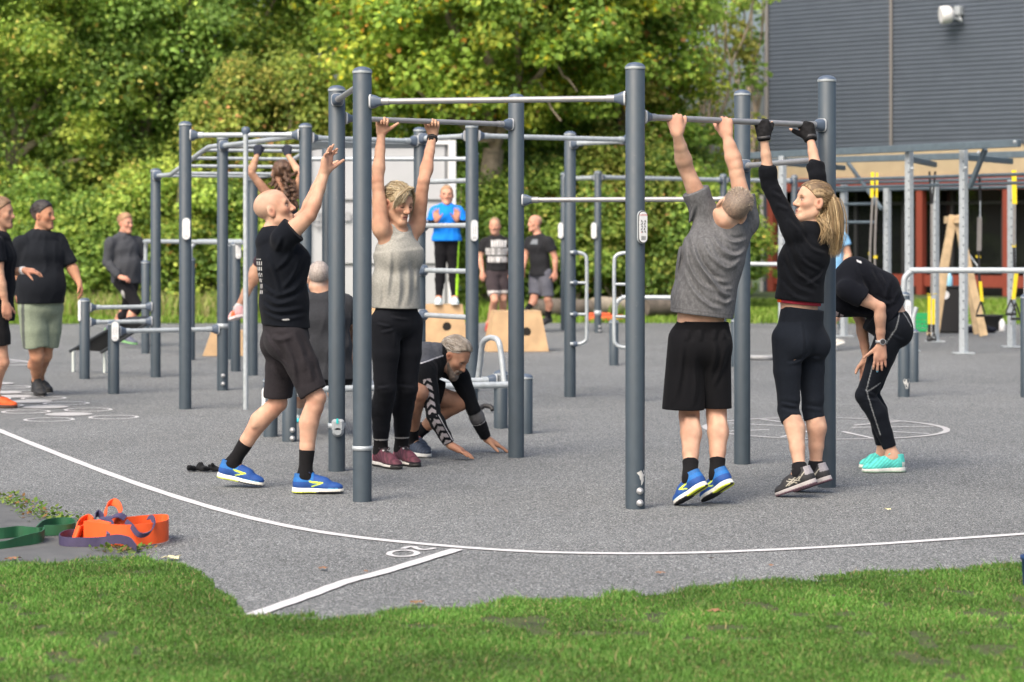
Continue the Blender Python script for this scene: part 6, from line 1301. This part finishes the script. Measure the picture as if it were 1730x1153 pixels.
S = Solid(); rg = np.random.default_rng(8); tl = [P(0, -.112, -.004), q(1406, 335, -.01), q(1412, 362, -.03), q(1413, 390, -.04), q(1414, 412, -.03), q(1410, 430, -.03)]
sp_ = spline(tl, 3); S.chain(sp_, list(np.interp(np.linspace(0, 1, len(sp_)), [0, .15, .5, .8, 1], [.015, .022, .027, .018, .004])), .01)
g.cloth("ponytail", S, (.20, .14, .075), (), folds((0, 0, -1), 4, 70, .004, 1), m=HAIR, h=.005)
pc = [(.36, .26, .14), (.28, .195, .10), (.20, .135, .07), (.44, .34, .20)]; cv = []
for i in range(420):
    o_ = rg.normal(0, 1, 3) * [.016, .018, .004]; ed = .25 + .75 * rg.random(); cv.append([tl[0] + o_ * .45, tl[1] + o_ * .95, tl[2] + o_ * 1.2, tl[3] + o_ * 1.15 + rg.normal(0, .004, 3), lerp(tl[3], tl[4], ed) + o_ * 1.05 + rg.normal(0, .006, 3), lerp(tl[4], tl[5], ed) + o_ * .8 + [rg.normal(0, .010), rg.normal(0, .006), -.025 * rg.random()]])
for i in range(110):
    o_ = rg.normal(0, .009, 3); a_ = P(-.035 + .05 * rg.random(), -.055 - .04 * rg.random(), -.015 - .03 * rg.random()); cv.append([a_, q(1382 + 18 * rg.random(), 368, -.07) + o_, q(1390 + 14 * rg.random(), 386, -.10) + o_, q(1384 + 24 * rg.random(), 398 + 14 * rg.random(), -.10) + o_])
strands("ponytail_strands", g.root, cv, pc, .0020, 9)
def hr(r):
    d = r.normal(0, 1, 3); d = d / np.linalg.norm(d); y, z = d[1], d[2]
    return d if (z > .72 * y - .16 and z > -.55 and y < .80) else None
strands("hair_strands", g.root, combed(g.hc, g.fr, .98, 720, 10, hr, lambda r: np.array([r.normal(0, .10), -1, -.32 + .08 * r.normal()]), 1.02, .015), [(.20, .135, .07), (.15, .10, .052), (.28, .20, .11), (.12, .08, .045)], .0018, 11)
g.ring("hair_tie", P(0, -.112, -.004), -f, .024, .014, BLACKP)

# --- bending woman with turquoise shoes
q = px_(14.65)
J = dict(head=q(1383, 522, .05), nb=q(1407, 482, 0), shL=q(1430, 490, -.17), shR=q(1427, 482, .17), elL=q(1487, 520, -.20), elR=q(1455, 545, .17), wrL=q(1488, 583, -.17), wrR=q(1464, 606, .13),
    hipL=q(1510, 553, -.085), hipR=q(1511, 551, .085), knL=q(1463, 668, -.08), knR=q(1470, 662, .10), waist=q(1487, 492), chest=q(1446, 468),
    footL=(gnd(1528, 797), gnd(1456, 798)), footR=(W(1512, 790, 14.82), W(1451, 791, 14.82)))
g = Fig("woman bending forward in black T-shirt and leggings with turquoise shoes", gnd(1495, 797), FH, J, (-1, 0, 0), (-.62, 0, -.78), (-.78, 0, .62), False, .97, dict(hip=(.148, .112), waist=(.125, .105), chest=(.138, .108)), .98, SKP)
hL = hand(J['wrL'], (-.05, .02, -1), (.1, .95, 0), True, .95, (.12, .12, .1), .13, (.9, .0)); hR = hand(J['wrR'], (-.05, 0, -1), (.1, -.9, 0), False, .95, (.2, .2, .1), .08)
def nails(V, C):
    m = (np.linalg.norm(V - J['wrL'], axis=1) > .158) & (V[:, 1] < 14.6) & (V[:, 2] < J['wrL'][2]) & (np.linalg.norm(V - J['wrL'], axis=1) < .2); C[m] = (.12, .36, .5); return C
g.body(dict(L=hL, R=hR), nails)
S = g.torso(.012, ((.02, 0, .02), 1.)); S += g.shoulders(.010)
for k in 'LR': S += g.arm(k, .012, 0, .50, 1, .016)
S.cone(J['waist'] + [-.05, 0, -.07], q(1418, 512), .085, .088, .05)
def tp(V, C):
    m = (np.abs(V[:, 0] - W(1449, 0, 14.6)[0]) < .014) & (np.abs(V[:, 2] - W(0, 442, 14.6)[2] + .4 * (V[:, 0] - W(1449, 0, 14.6)[0])) < .007) & (V[:, 1] < 14.66); C[m] = (.45, .45, .46)
    m = (np.abs(V[:, 0] - W(1416, 0, 14.5)[0]) < .06) & (np.abs(V[:, 2] - W(0, 533, 14.5)[2] - (W(1416, 0, 14.5)[0] - V[:, 0]) * .5) < .02) & (V[:, 1] < 14.62); C[m & (np.sin(V[:, 0] * 190) > -.1)] = (.35, .30, .32); return C
g.cloth("t_shirt", S, (.0055, .0065, .010), [(q(1521, 515), (.75, 0, -.66))], creases(q, [[(1440,447),(1452,482)],[(1500,470),(1490,500),(1496,522)],[(1516,490),(1500,512)],[(1465,455),(1481,492)],[(1430,520),(1460,530),(1500,525)],[(1445,470),(1457,490),(1449,507)],[(1480,462),(1492,488)],[(1470,500),(1490,512),(1512,508)]], .007, .012), tp, h=.0055)
def piping(V, C):
    a = [np.array([W(x, 0, 14.5)[0], W(0, y, 14.5)[2]]) for x, y in ((1524, 520), (1512, 556), (1490, 590), (1474, 620), (1464, 660), (1476, 700), (1488, 735))]; m = np.zeros(len(V), bool)
    for i, (p, w) in enumerate(list(zip(a[:-1], a[1:])) + [(np.array([W(1466, 0, 14.5)[0], W(0, 662, 14.5)[2]]), np.array([W(1488, 0, 14.5)[0], W(0, 648, 14.5)[2]])), (a[0], np.array([W(1541, 0, 14.5)[0], W(0, 552, 14.5)[2]]))]):
        d = w - p; v = V[:, [0, 2]] - p; t = np.clip(v @ d / (d @ d), 0, 1); m |= np.linalg.norm(v - t[:, None] * d, axis=1) < .0032
    C[m & (V[:, 1] < 14.62)] = (.16, .17, .18); return C
g.tights((.007, .009, .013), 1.84, .006, .15, creases(q, [[(1448,655),(1475,668)],[(1490,560),(1520,575)],[(1452,672),(1480,676)]], .003, .009), piping, "leggings")
def turq(V, C, x, y, z, k): C *= (1 + .22 * np.sin(y * 70 + z * 300) * (y > .2))[:, None]; C[(y < .10) & (z > .03) & (z < .06)] = (.5, .55, .5); return C
g.shoes((.075, .50, .44), (.60, .60, .56), turq, (.12, .6, .52), under=lambda C, x, y, z: np.where((z < .008)[:, None], (.30, .42, .32), C))
S = Solid(); g_ax = np.array(g.fr); S.ell(g.hc + g.fr[2] * .045 - g.fr[1] * .012, (.084, .105, .092), g_ax); S.cone(g.hc - g.fr[1] * .1, g.hc - g.fr[1] * .09 + [-.02, 0, -.16], .03, .012, .02)
g.cloth("hair", S, (.16, .10, .06), [(g.hc + g.fr[1] * .08 + g.fr[2] * .08, g.fr[1] * .16 - g.fr[2] * .15)] if False else (), folds((0, 0, 1), 8, 90, .005, 1), m=HAIR)
g.ring("watch_strap", J['wrL'] + [0, 0, .02], (0, 0, 1), .028, .016, mat("silver_strap", (.45, .46, .47), .4, .4)); mb = MB(); mb.lathe(J['wrL'] + [.006, -.027, .02], (.1, -1, 0), [(0, .019), (.009, .018)], 18); o = mb.build("watch_case", MATS["silver_strap"], g.root); mb = MB(); mb.lathe(J['wrL'] + [.007, -.0365, .02], (.1, -1, 0), [(0, .0145), (.0015, .0145)], 18); mb.build("watch_dial", PICTO, o)
# ------------------------------------------------------------------ people further back
def simple_hands(J, k, F, N, s=1.0): return hand(J['wr' + k], F, N, k == 'L', s, (.45, .5, .4), .02, (.6, .2))
BH = .010
# man at the left edge
q = px_(19.8)
J = dict(head=q(2, 362), nb=q(-3, 396), shR=q(-8, 412, -.19), shL=q(2, 408, .17), elR=q(0, 470, -.21), elL=q(8, 462, .15), wrR=q(9, 512, -.20), wrL=q(40, 457, .0), hipR=q(-9, 530, -.1), hipL=q(-6, 530, .1), knR=q(4, 612, -.1), knL=q(-18, 608, .1), footR=(gnd(-22, 689), gnd(30, 689)), footL=(gnd(-72, 680), gnd(-25, 682)))
g = Fig("man at the left edge in black T-shirt and shorts with bright orange shoes", gnd(4, 689), BH, J, (1, -.1, 0), (.98, -.12, 0), (0, 0, 1), skin=SK, build=.95, tor=dict(hip=(.14, .12), waist=(.14, .125), chest=(.155, .13)))
g.body(dict(R=simple_hands(J, 'R', (.15, 0, -1), (-.3, .9, 0)), L=hand(J['wrL'], (1, 0, -.1), (0, .3, -1), True, 1.0, (.3, .3, .2), .06)), face=dict(stubble=(.25, .15, .10)))
g.tee(NAVYBLK, .014, .55, (0, 0, -.06)); g.shorts((.010, .010, .011), .66, .014, .014); g.socks(BLK, 1.9); g.shoes((.80, .11, .02), (.06, .03, .02), None, (.6, .1, .03))
crop_hair(g.root, g.hc, g.fr, (.24, .145, .08), 1.0, .006, (.080, .094, -.090, -.072), .007, seed=2, top=.012, col2=(.13, .075, .04), sides=-.003, fade=(.34, .20, .12))
def tuft_hair(g, cols, n, seed, ln=.02, w=.0028, back=.3):
    def hr(r):
        d = r.normal(0, 1, 3); d = d / np.linalg.norm(d); return d if (d[2] > .62 * d[1] - .05 and d[2] > -.15 and d[1] < .8) else None
    rr2 = np.random.default_rng(seed); cv = []
    for k_ in combed(g.hc, g.fr, g.hs, n, seed, hr, lambda r: np.array([0, 1, 1.]), .98, .01):
        a_ = k_[0]; o_ = nrm(a_ - g.hc); d_ = nrm(o_ * .55 + g.fr[2] * .35 - g.fr[1] * back + rr2.normal(0, .3, 3)); L_ = ln * (.5 + .8 * max(0, np.dot(o_, g.fr[2]))); cv.append([a_, a_ + d_ * L_ * .5, a_ + d_ * L_ - g.fr[2] * L_ * .15])
    strands("hair_strands", g.root, cv, cols, w, seed)
tuft_hair(g, [(.24, .145, .08), (.15, .09, .05), (.30, .19, .11)], 420, 41)
g.ring("watch", lerp(J['wrL'], J['elL'], .05), J['wrL'] - J['elL'], .029, .03, WHITE)

# big man in sage shorts
q = px_(21.3)
J = dict(head=q(73, 366), nb=q(68, 396), shR=q(36, 412, -.10), shL=q(98, 408, .10), elR=q(26, 455, -.10), elL=q(119, 449, .10), wrR=q(34, 490, -.12), wrL=q(133, 476, .04), hipR=q(53, 520, -.07), hipL=q(84, 520, .07), knR=q(62, 602, -.04), knL=q(76, 600, .10), waist=q(65, 480), chest=q(67, 430), footR=(W(60, 660, 21.6), gnd(72, 671)), footL=(W(58, 655, 22.0), W(86, 664, 21.8)))
g = Fig("big man in black long T-shirt and sage green shorts looking right", gnd(68, 669), BH, J, (.45, -.9, 0), (.93, -.32, .04), (0, 0, 1), skin=(.43, .22, .13), build=1.12, tor=dict(hip=(.19, .15), waist=(.205, .17), chest=(.195, .15), belly=(.17, .07, .13)))
g.body(dict(R=simple_hands(J, 'R', (0, 0, -1), (0, .9, 0)), L=simple_hands(J, 'L', (.3, 0, -1), (-.8, -.2, 0))), face=dict(stubble=(.16, .10, .07), brow=(.03, .02, .02)))
g.tee((.012, .014, .018), .014, .95, (0, 0, .04), folds((.2, 0, 1), 3, 16, .010, 1), slf=.014); 
S = Solid(); 
for k in 'LR': S += g.leg(k, .016, 0, .80, 1, .028)
S.oval(g.hipc, g.hipc + [0, 0, .08], (.195, .155), (.19, .15), g.hx, .04, 1)
g.cloth("shorts", S, (.21, .25, .185), (), folds((0, 0, 1), 3, 14, .008, 2), lambda V, C: np.where((V[:, 0] < W(44, 0, 21.2)[0])[:, None] & (V[:, 1] < 21.35)[:, None] & (V[:, 0] > W(38, 0, 21.2)[0])[:, None], (.08, .09, .085), C))
g.socks(BLK, 1.92); g.shoes((.012, .013, .014), (.02, .02, .02), None, (.03, .03, .03), w=1.1)
crop_hair(g.root, g.hc, g.fr, (.018, .014, .014), 1.0, .006, (.082, .096, -.090, -.072), .007, seed=2, top=.014, sides=-.003, fade=(.15, .09, .065), amp=.005)

tuft_hair(g, [(.02, .015, .014), (.035, .025, .022)], 420, 42)
# running man in grey half-zip
q = px_(30.5)
J = dict(head=q(212, 379), nb=q(207, 400), shR=q(187, 411, -.15), shL=q(232, 409, .14), elR=q(181, 444, -.18), elL=q(240, 440, .2), wrR=q(202, 468, -.26), wrL=q(236, 466, .1), hipR=q(205, 475, -.08), hipL=q(221, 475, .08), knR=q(232, 517, -.22), knL=q(214, 530, .1), footR=(W(200, 577, 30.2), W(232, 583, 30.1)), footL=(W(178, 556, 31.2), W(196, 578, 31.1)))
g = Fig("man in a grey half-zip top and black tights running behind the short posts", XY(212, 30.5, 0), .011, J, (.85, -.5, 0), (.80, -.6, 0), (0, 0, 1), skin=(.50, .255, .175), tor=dict(hip=(.17, .15), waist=(.18, .16), chest=(.18, .145), belly=(.15, .06, .12)), build=1.08)
g.body(dict(R=simple_hands(J, 'R', (.8, -.2, -.2), (0, .5, -.8)), L=simple_hands(J, 'L', (.5, 0, -.8), (-.5, .5, 0))))
S = g.torso(.014, ((0, 0, -.03), 1.)); S += g.shoulders(.014)
for k in 'LR': S += g.arm(k, .014, 0, 1.95, 1)
S.cone(J['nb'], lerp(J['nb'], g.hc, .35), .07, .066, .03, 1)
g.cloth("half_zip_top", S, (.052, .056, .064), [(g.hipc + [0, 0, -.03], (0, 0, -1))], folds((.3, 0, 1), 3, 14, .010, 1))
S = Solid()
for k in 'LR': S += g.leg(k, .012, 0, 1.25, 1)
S.oval(g.hipc, g.hipc + [0, 0, .08], (.175, .155), (.17, .15), g.hx, .04, 1)
g.cloth("tights", S, (.011, .011, .013), (), None, lambda V, C: np.where((np.hypot(V[:, 0] - W(207, 0, 30.3)[0], (V[:, 2] - W(0, 499, 30.3)[2]) * .5) < .03)[:, None] & (V[:, 1] < 30.42)[:, None], (.35, .35, .34), C))
g.socks((.02, .40, .62), 1.62); g.shoes((.09, .10, .14), (.18, .40, .16), None, (.1, .3, .15), h=.008)
crop_hair(g.root, g.hc, g.fr, (.34, .20, .11), 1.0, .006, (.080, .096, -.090, -.072), .008, seed=2, top=.014, amp=.006, sides=-.003, fade=(.45, .26, .17))

tuft_hair(g, [(.34, .20, .11), (.26, .15, .08), (.42, .26, .15)], 360, 43, .024, .004)
# curly haired woman on the monkey bars
q = px_(22.7); ha, hb = W(435, 253, RUNG[0][1]), W(482, 253, RUNG[0][1])
u_ = lambda x: RUNG[0] + (RUNG[1] - RUNG[0]) * ((x - CX) / F_PX * RUNG[0][1] - RUNG[0][0]) / (RUNG[1][0] - RUNG[0][0])
ha, hb = u_(435), u_(482); d_ = ha[1]; q = px_(d_)
J = dict(head=q(474, 294), nb=q(474, 322, .0), shL=q(454, 331, .02), shR=q(496, 330, .02), elL=q(424, 292, -.05), elR=q(508, 296, -.05), wrL=ha + [-.01, -.035, -.085], wrR=hb + [.01, -.035, -.085], hipL=q(463, 422, .03), hipR=q(488, 422, .03), knL=q(438, 446, .28), knR=q(476, 470, .35), footL=(W(410, 536, d_ + .10), W(388, 543, d_ + .28)), footR=(W(486, 548, d_ + .1), W(470, 556, d_ + .3)))
g = Fig("woman with long curly brown hair and grey tank top hanging from the monkey bars", XY(475, d_, 0), BH, J, (-.2, 1, 0), (-.55, .85, .05), (0, 0, 1), False, 1.0, build=1.0, skin=SK)
aw = np.array([0, 1, 0]); HL = lambda gr: hand(J['wrL'], ha + [0, -.012, .03] - J['wrL'], aw, True, .95, GRIP, 0, (.4, .5), gr); HR = lambda gr: hand(J['wrR'], hb + [0, -.012, .03] - J['wrR'], aw, False, .95, GRIP, 0, (.4, .5), gr)
g.body(dict(L=HL(0), R=HR(0)))
for hn in (HL(.004), HR(.004)): g.cloth("glove", hn, (.03, .035, .05), h=.007)
S = g.torso(.012, top=.88); 
for k in 'LR': S.cone(lerp(J['nb'], J['sh' + k], .4), lerp(g.hipc, J['nb'], .7), .04, .07, .04)
g.cloth("tank_top", S, (.055, .06, .072)); g.shorts((.05, .03, .04), .95, .008, .004)
g.socks((.5, .5, .5), 1.9); g.shoes((.75, .42, .42), (.7, .6, .6), lambda V, C, x, y, z, k: np.where(((y > .25) & (y < .55))[:, None], (.85, .16, .06), C), (.8, .2, .1), h=.007)
r, f, u = g.fr; c = g.hc; S = Solid(); P = lambda x, y, z: c + r * x + f * y + u * z; rg = np.random.default_rng(3)
S.ell(P(0, -.02, .045), (.082, .1, .088), np.array(g.fr))
for i in range(80):
    t_ = rg.random(); ctr = lerp(P(.0, -.07, .06), q(491, 348, -.13), t_); a = ctr + rg.normal(0, 1, 3) * [.042, .03, .03] * (1.15 - .5 * abs(t_ - .45)); S.cone(a, a + rg.normal(0, .022, 3) + [.006, -.004, -.03], .016, .009, .008)
g.cloth("hair", S, (.085, .045, .026), (), lambda P_: (.012 * (vnoise(P_ * 38, 1) - .5)).astype(np.float32), lambda V, C: C * (.6 + .9 * vnoise(V * 45)[:, None]), m=HAIR, h=.007)

# seated man, seen from behind
q = px_(17.0)
J = dict(head=q(539, 472), nb=q(545, 500), shL=q(515, 516, 0), shR=q(583, 514, .03), elL=q(506, 566, .12), elR=q(603, 560, .15), wrL=q(515, 596, .32), wrR=q(588, 596, .36), hipL=q(531, 636, .02), hipR=q(572, 636, .02), knL=q(512, 646, .46), knR=q(570, 646, .46), footL=(gnd(506, 714), gnd(500, 702)), footR=(gnd(566, 714), gnd(566, 702)))
g = Fig("grey haired man in dark grey T-shirt sitting on the low bars, back turned", XY(552, 17, 0), .009, J, (0, 1, 0), (-.05, 1, -.1), (0, .1, 1), skin=SKP, build=1.05, tor=dict(hip=(.165, .12), waist=(.165, .125), chest=(.17, .12)))
g.body({k: simple_hands(J, k, (0, .6, -.6), (0, -.3, -.9)) for k in 'LR'}, face=dict(shave=(.34, .30, .27)))
g.tee((.030, .032, .037), .015, .55, (0, 0, -.02), folds((.2, 0, 1), 3, 15, .010, 1)); g.shorts((.012, .012, .013), .9, .014, .016); g.socks((.5, .52, .54), 1.7); g.shoes((.45, .48, .50), (.03, .42, .5), None, (.4, .4, .4), h=.007)
crop_hair(g.root, g.hc, g.fr, (.36, .32, .29), 1.0, .006, (.080, .090, -.092, -.045), .006, seed=2, amp=.002, col2=(.25, .21, .19))

# woman in blue on a jump box
q = px_(30.1); zb = H_A
J = dict(head=q(755, 331), nb=q(755, 348), shR=q(735, 357), shL=q(775, 357), elR=q(727, 380, -.02), elL=q(784, 380, -.02), wrR=q(738, 374, -.24), wrL=q(771, 373, -.24), hipR=q(746, 405), hipL=q(764, 405), knR=q(744, 458, -.02), knL=q(766, 458, -.02), footR=(XY(742, 30.08, zb), XY(740, 29.86, zb)), footL=(XY(768, 30.08, zb), XY(769, 29.86, zb)))
g = Fig("woman in a bright blue T-shirt standing on a plywood box with raised hands", XY(755, 30.1, zb), .0115, J, (0, -1, 0), (0, -1, .05), (0, 0, 1), False, 1.0, dict(waist=(.135, .105), hip=(.155, .115), chest=(.145, .11)), 1.02, (.50, .26, .18))
g.body(dict(R=hand(J['wrR'], (-.1, -.2, 1), (0, -1, 0), False, 1.05, (.1, .1, .1), .12), L=hand(J['wrL'], (.1, -.2, 1), (0, -1, 0), True, 1.05, (.1, .1, .1), .12)))
S = Solid()
for k in 'LR': S += g.arm(k, .006, .3, 1.95, 1)
g.cloth("long_sleeve", S, (.012, .012, .014)); g.tee((.012, .20, .72), .014, .75, (0, 0, -.02), folds((.3, 0, 1), 4, 16, .010, 1))
def neon(V, C): C[(V[:, 0] > W(773, 0, 30)[0] - (V[:, 2] - 1.2) * -.05) & (V[:, 1] < 30.12) & (V[:, 2] > .65)] = (.45, .85, .05); return C
g.tights((.010, .010, .012), 1.95, .008, .12, None, neon); g.shoes((.50, .60, .62), (.6, .66, .66), None, (.6, .6, .6), h=.008)
crop_hair(g.root, g.hc, g.fr, (.36, .22, .12), 1.0, .010, (.075, .085, -.095, -.06), .010, seed=2)

# man in printed black T-shirt stepping off a box
q = px_(34.6)
J = dict(head=q(836, 383), nb=q(838, 401), shR=q(819, 410, -.02), shL=q(858, 410, .04), elR=q(811, 437), elL=q(866, 437), wrR=q(815, 460, -.1), wrL=q(864, 462, -.05), hipR=q(830, 462, -.02), hipL=q(849, 462, .02), knR=q(836, 508, -.22), knL=q(850, 505, -.05), footR=(W(826, 556, 34.7), W(824, 562, 34.4)), footL=(W(848, 552, 34.9), W(850, 560, 34.7)))
g = Fig("man in a black T-shirt with white lettering stepping between the jump boxes", XY(837, 34.6, 0), .012, J, (-.1, -1, 0), (-.15, -1, 0), (0, 0, 1), skin=(.50, .27, .185), build=1.0)
g.body({k: simple_hands(J, k, (0, -.2, -1), (0, .3, 0)) for k in 'LR'}, face=dict(stubble=(.3, .2, .15)))
def words(V, C):
    x0, x1 = W(819, 0, 34.5)[0], W(859, 0, 34.5)[0]; u = (V[:, 0] - x0) / (x1 - x0)
    for r, (a, b, ya, yb) in enumerate(((.25, .92, 406, 418), (.02, .98, 420, 431), (.12, .95, 433, 444))):
        za, zb_ = W(0, yb, 34.5)[2], W(0, ya, 34.5)[2]; m = (u > a) & (u < b) & (V[:, 2] > za) & (V[:, 2] < zb_) & (V[:, 1] < 34.62); lt = np.abs(((u - a) * (9 if r != 1 else 12)) % 1 - .5) < .36; C[m & lt] = (.55, .55, .55)
    return C
g.tee((.020, .020, .022), .014, .55, (0, 0, .03), folds((.2, 0, 1), 3, 13, .008, 1), words); g.shorts((.045, .036, .040), .80, .012, .012, paint=lambda V, C: np.where((V[:, 2] < W(0, 491, 34.5)[2])[:, None], (.45, .43, .42), C)); g.socks((.5, .3, .22), 1.92); g.shoes((.32, .035, .02), (.3, .1, .05), None, None, h=.009)
crop_hair(g.root, g.hc, g.fr, (.30, .20, .13), 1.0, .007, (.070, .10, -.09, -.05), .010, seed=2)

# bald man in black T-shirt and grey shorts walking left
q = px_(35.0)
J = dict(head=q(904, 378), nb=q(909, 399), shL=q(927, 408, -.13), shR=q(895, 408, .13), elL=q(938, 437, -.15), elR=q(888, 432, .12), wrL=q(938, 460, -.16), wrR=q(885, 452, -.02), hipL=q(921, 463, -.06), hipR=q(906, 463, .08), knL=q(926, 505, -.06), knR=q(903, 503, -.05), footL=(W(932, 544, 35.1), W(912, 551, 34.9)), footR=(W(896, 533, 34.9), W(876, 534, 34.7)))
g = Fig("bald man in black T-shirt and dark grey shorts walking left behind the jump box", XY(912, 35, 0), .012, J, (-.85, -.5, 0), (-.90, -.4, 0), (0, 0, 1), skin=(.50, .26, .18), build=1.02)
g.body(dict(L=simple_hands(J, 'L', (.0, 0, -1), (-.4, .9, 0)), R=simple_hands(J, 'R', (-.2, 0, -1), (.3, -.3, 0))), face=dict(shave=(.42, .26, .2)))
g.tee((.020, .021, .024), .014, .58, (0, 0, -.03), folds((.2, 0, 1), 3, 13, .008, 1), lambda V, C: np.where((np.abs(V[:, 2] - W(0, 409, 35)[2]) < .035)[:, None] & (V[:, 0] < W(908, 0, 35)[0])[:, None] & (V[:, 1] < 34.95)[:, None], (.16, .18, .2), C)); g.shorts((.11, .115, .14), .9, .014, .014); g.socks((.012, .012, .014), 1.62); g.shoes((.02, .02, .022), (.03, .03, .03), None, None, h=.009)

# person in light blue behind the front right post
q = px_(29.6)
J = dict(head=q(1398, 372), nb=q(1402, 392), shR=q(1386, 402, .12), shL=q(1423, 402, -.06), elR=q(1380, 430, .15), elL=q(1433, 430, -.08), wrR=q(1392, 455, .0), wrL=q(1426, 455, -.2), hipR=q(1398, 465, .06), hipL=q(1412, 465, -.06), knR=q(1396, 520, .0), knL=q(1413, 520, -.1), footR=(XY(1385, 29.9, 0), XY(1414, 29.7, 0)), footL=(W(1398, 590, 29.5), W(1428, 580, 29.4)))
g = Fig("person in a light blue T-shirt mostly hidden behind the front right post", XY(1404, 29.6, 0), .011, J, (.8, -.6, 0), (.6, -.75, 0), (0, 0, 1), skin=SKP)
g.body({k: simple_hands(J, k, (.3, -.3, -1), (-.5, .5, 0)) for k in 'LR'})
g.tee((.20, .42, .66), .016, .5, (0, 0, -.03)); g.shorts((.04, .045, .06), .75, .014, .014); g.socks((.35, .36, .38), 1.78, lambda V, C: np.where((np.sin(V[:, 2] * 160) > 0)[:, None], (.03, .03, .035), C)); g.shoes((.35, .35, .33), (.6, .6, .58), lambda V, C, x, y, z, k: np.where(((y > .1) & (y < .5) & (z > .04))[:, None], (.03, .03, .03), C), (.1, .1, .1), h=.007)
crop_hair(g.root, g.hc, g.fr, (.12, .08, .05), 1.0, .010, (.082, .085, -.085, -.05), .009, seed=2)

# soft things on the ground
c = gnd(345, 796); S = Solid(); rg = np.random.default_rng(9)
for i in range(9): a = c + [(i - 4) * .021 + rg.normal(0, .008), rg.normal(0, .03), .012 + .008 * rg.random()]; S.cone(a, a + rg.normal(0, .03, 3) * [1, 1, .3] + [0, 0, .006], .015, .011, .02)
o = solid("gloves", S, .005, CLOTH, None, (.014, .015, .017), [(c + [0, 0, .001], (0, 0, -1))], folds((1, 0, 0), 9, 40, .006, 1)); setbase(o, c); tag(o, "crumpled black training gloves lying on the court left of the bald man's foot", "gloves")
c = gnd(1655, 562); S = Solid()
for i in range(7): a = c + [(i - 3) * .055, rg.normal(0, .06), .04]; S.ell(a, (.06, .12, .04 + .03 * rg.random()))
o = solid("duffel_bag", S, .012, CLOTH, None, (.012, .014, .022), [(c, (0, 0, -1))], folds((1, 0, 0), 5, 14, .015, 1)); setbase(o, c); tag(o, "flat dark blue cloth bag on the ground under the timber A-frame", "bag")
c = gnd(1290, 609); mb = MB(); mb.tube(spline([gnd(1238, 606) + [0, 0, .02], c + [0, 0, .03], gnd(1318, 607) + [0, 0, .025], gnd(1345, 605) + [0, 0, .02]], 5), .028, 10); o = mb.build("foam_roller", mat("pale_grey_foam", (.26, .27, .28), .8, var=.15)); setbase(o, c); tag(o, "pale grey tube lying on the court between the grey-shirted man and the ponytail woman", "roller")
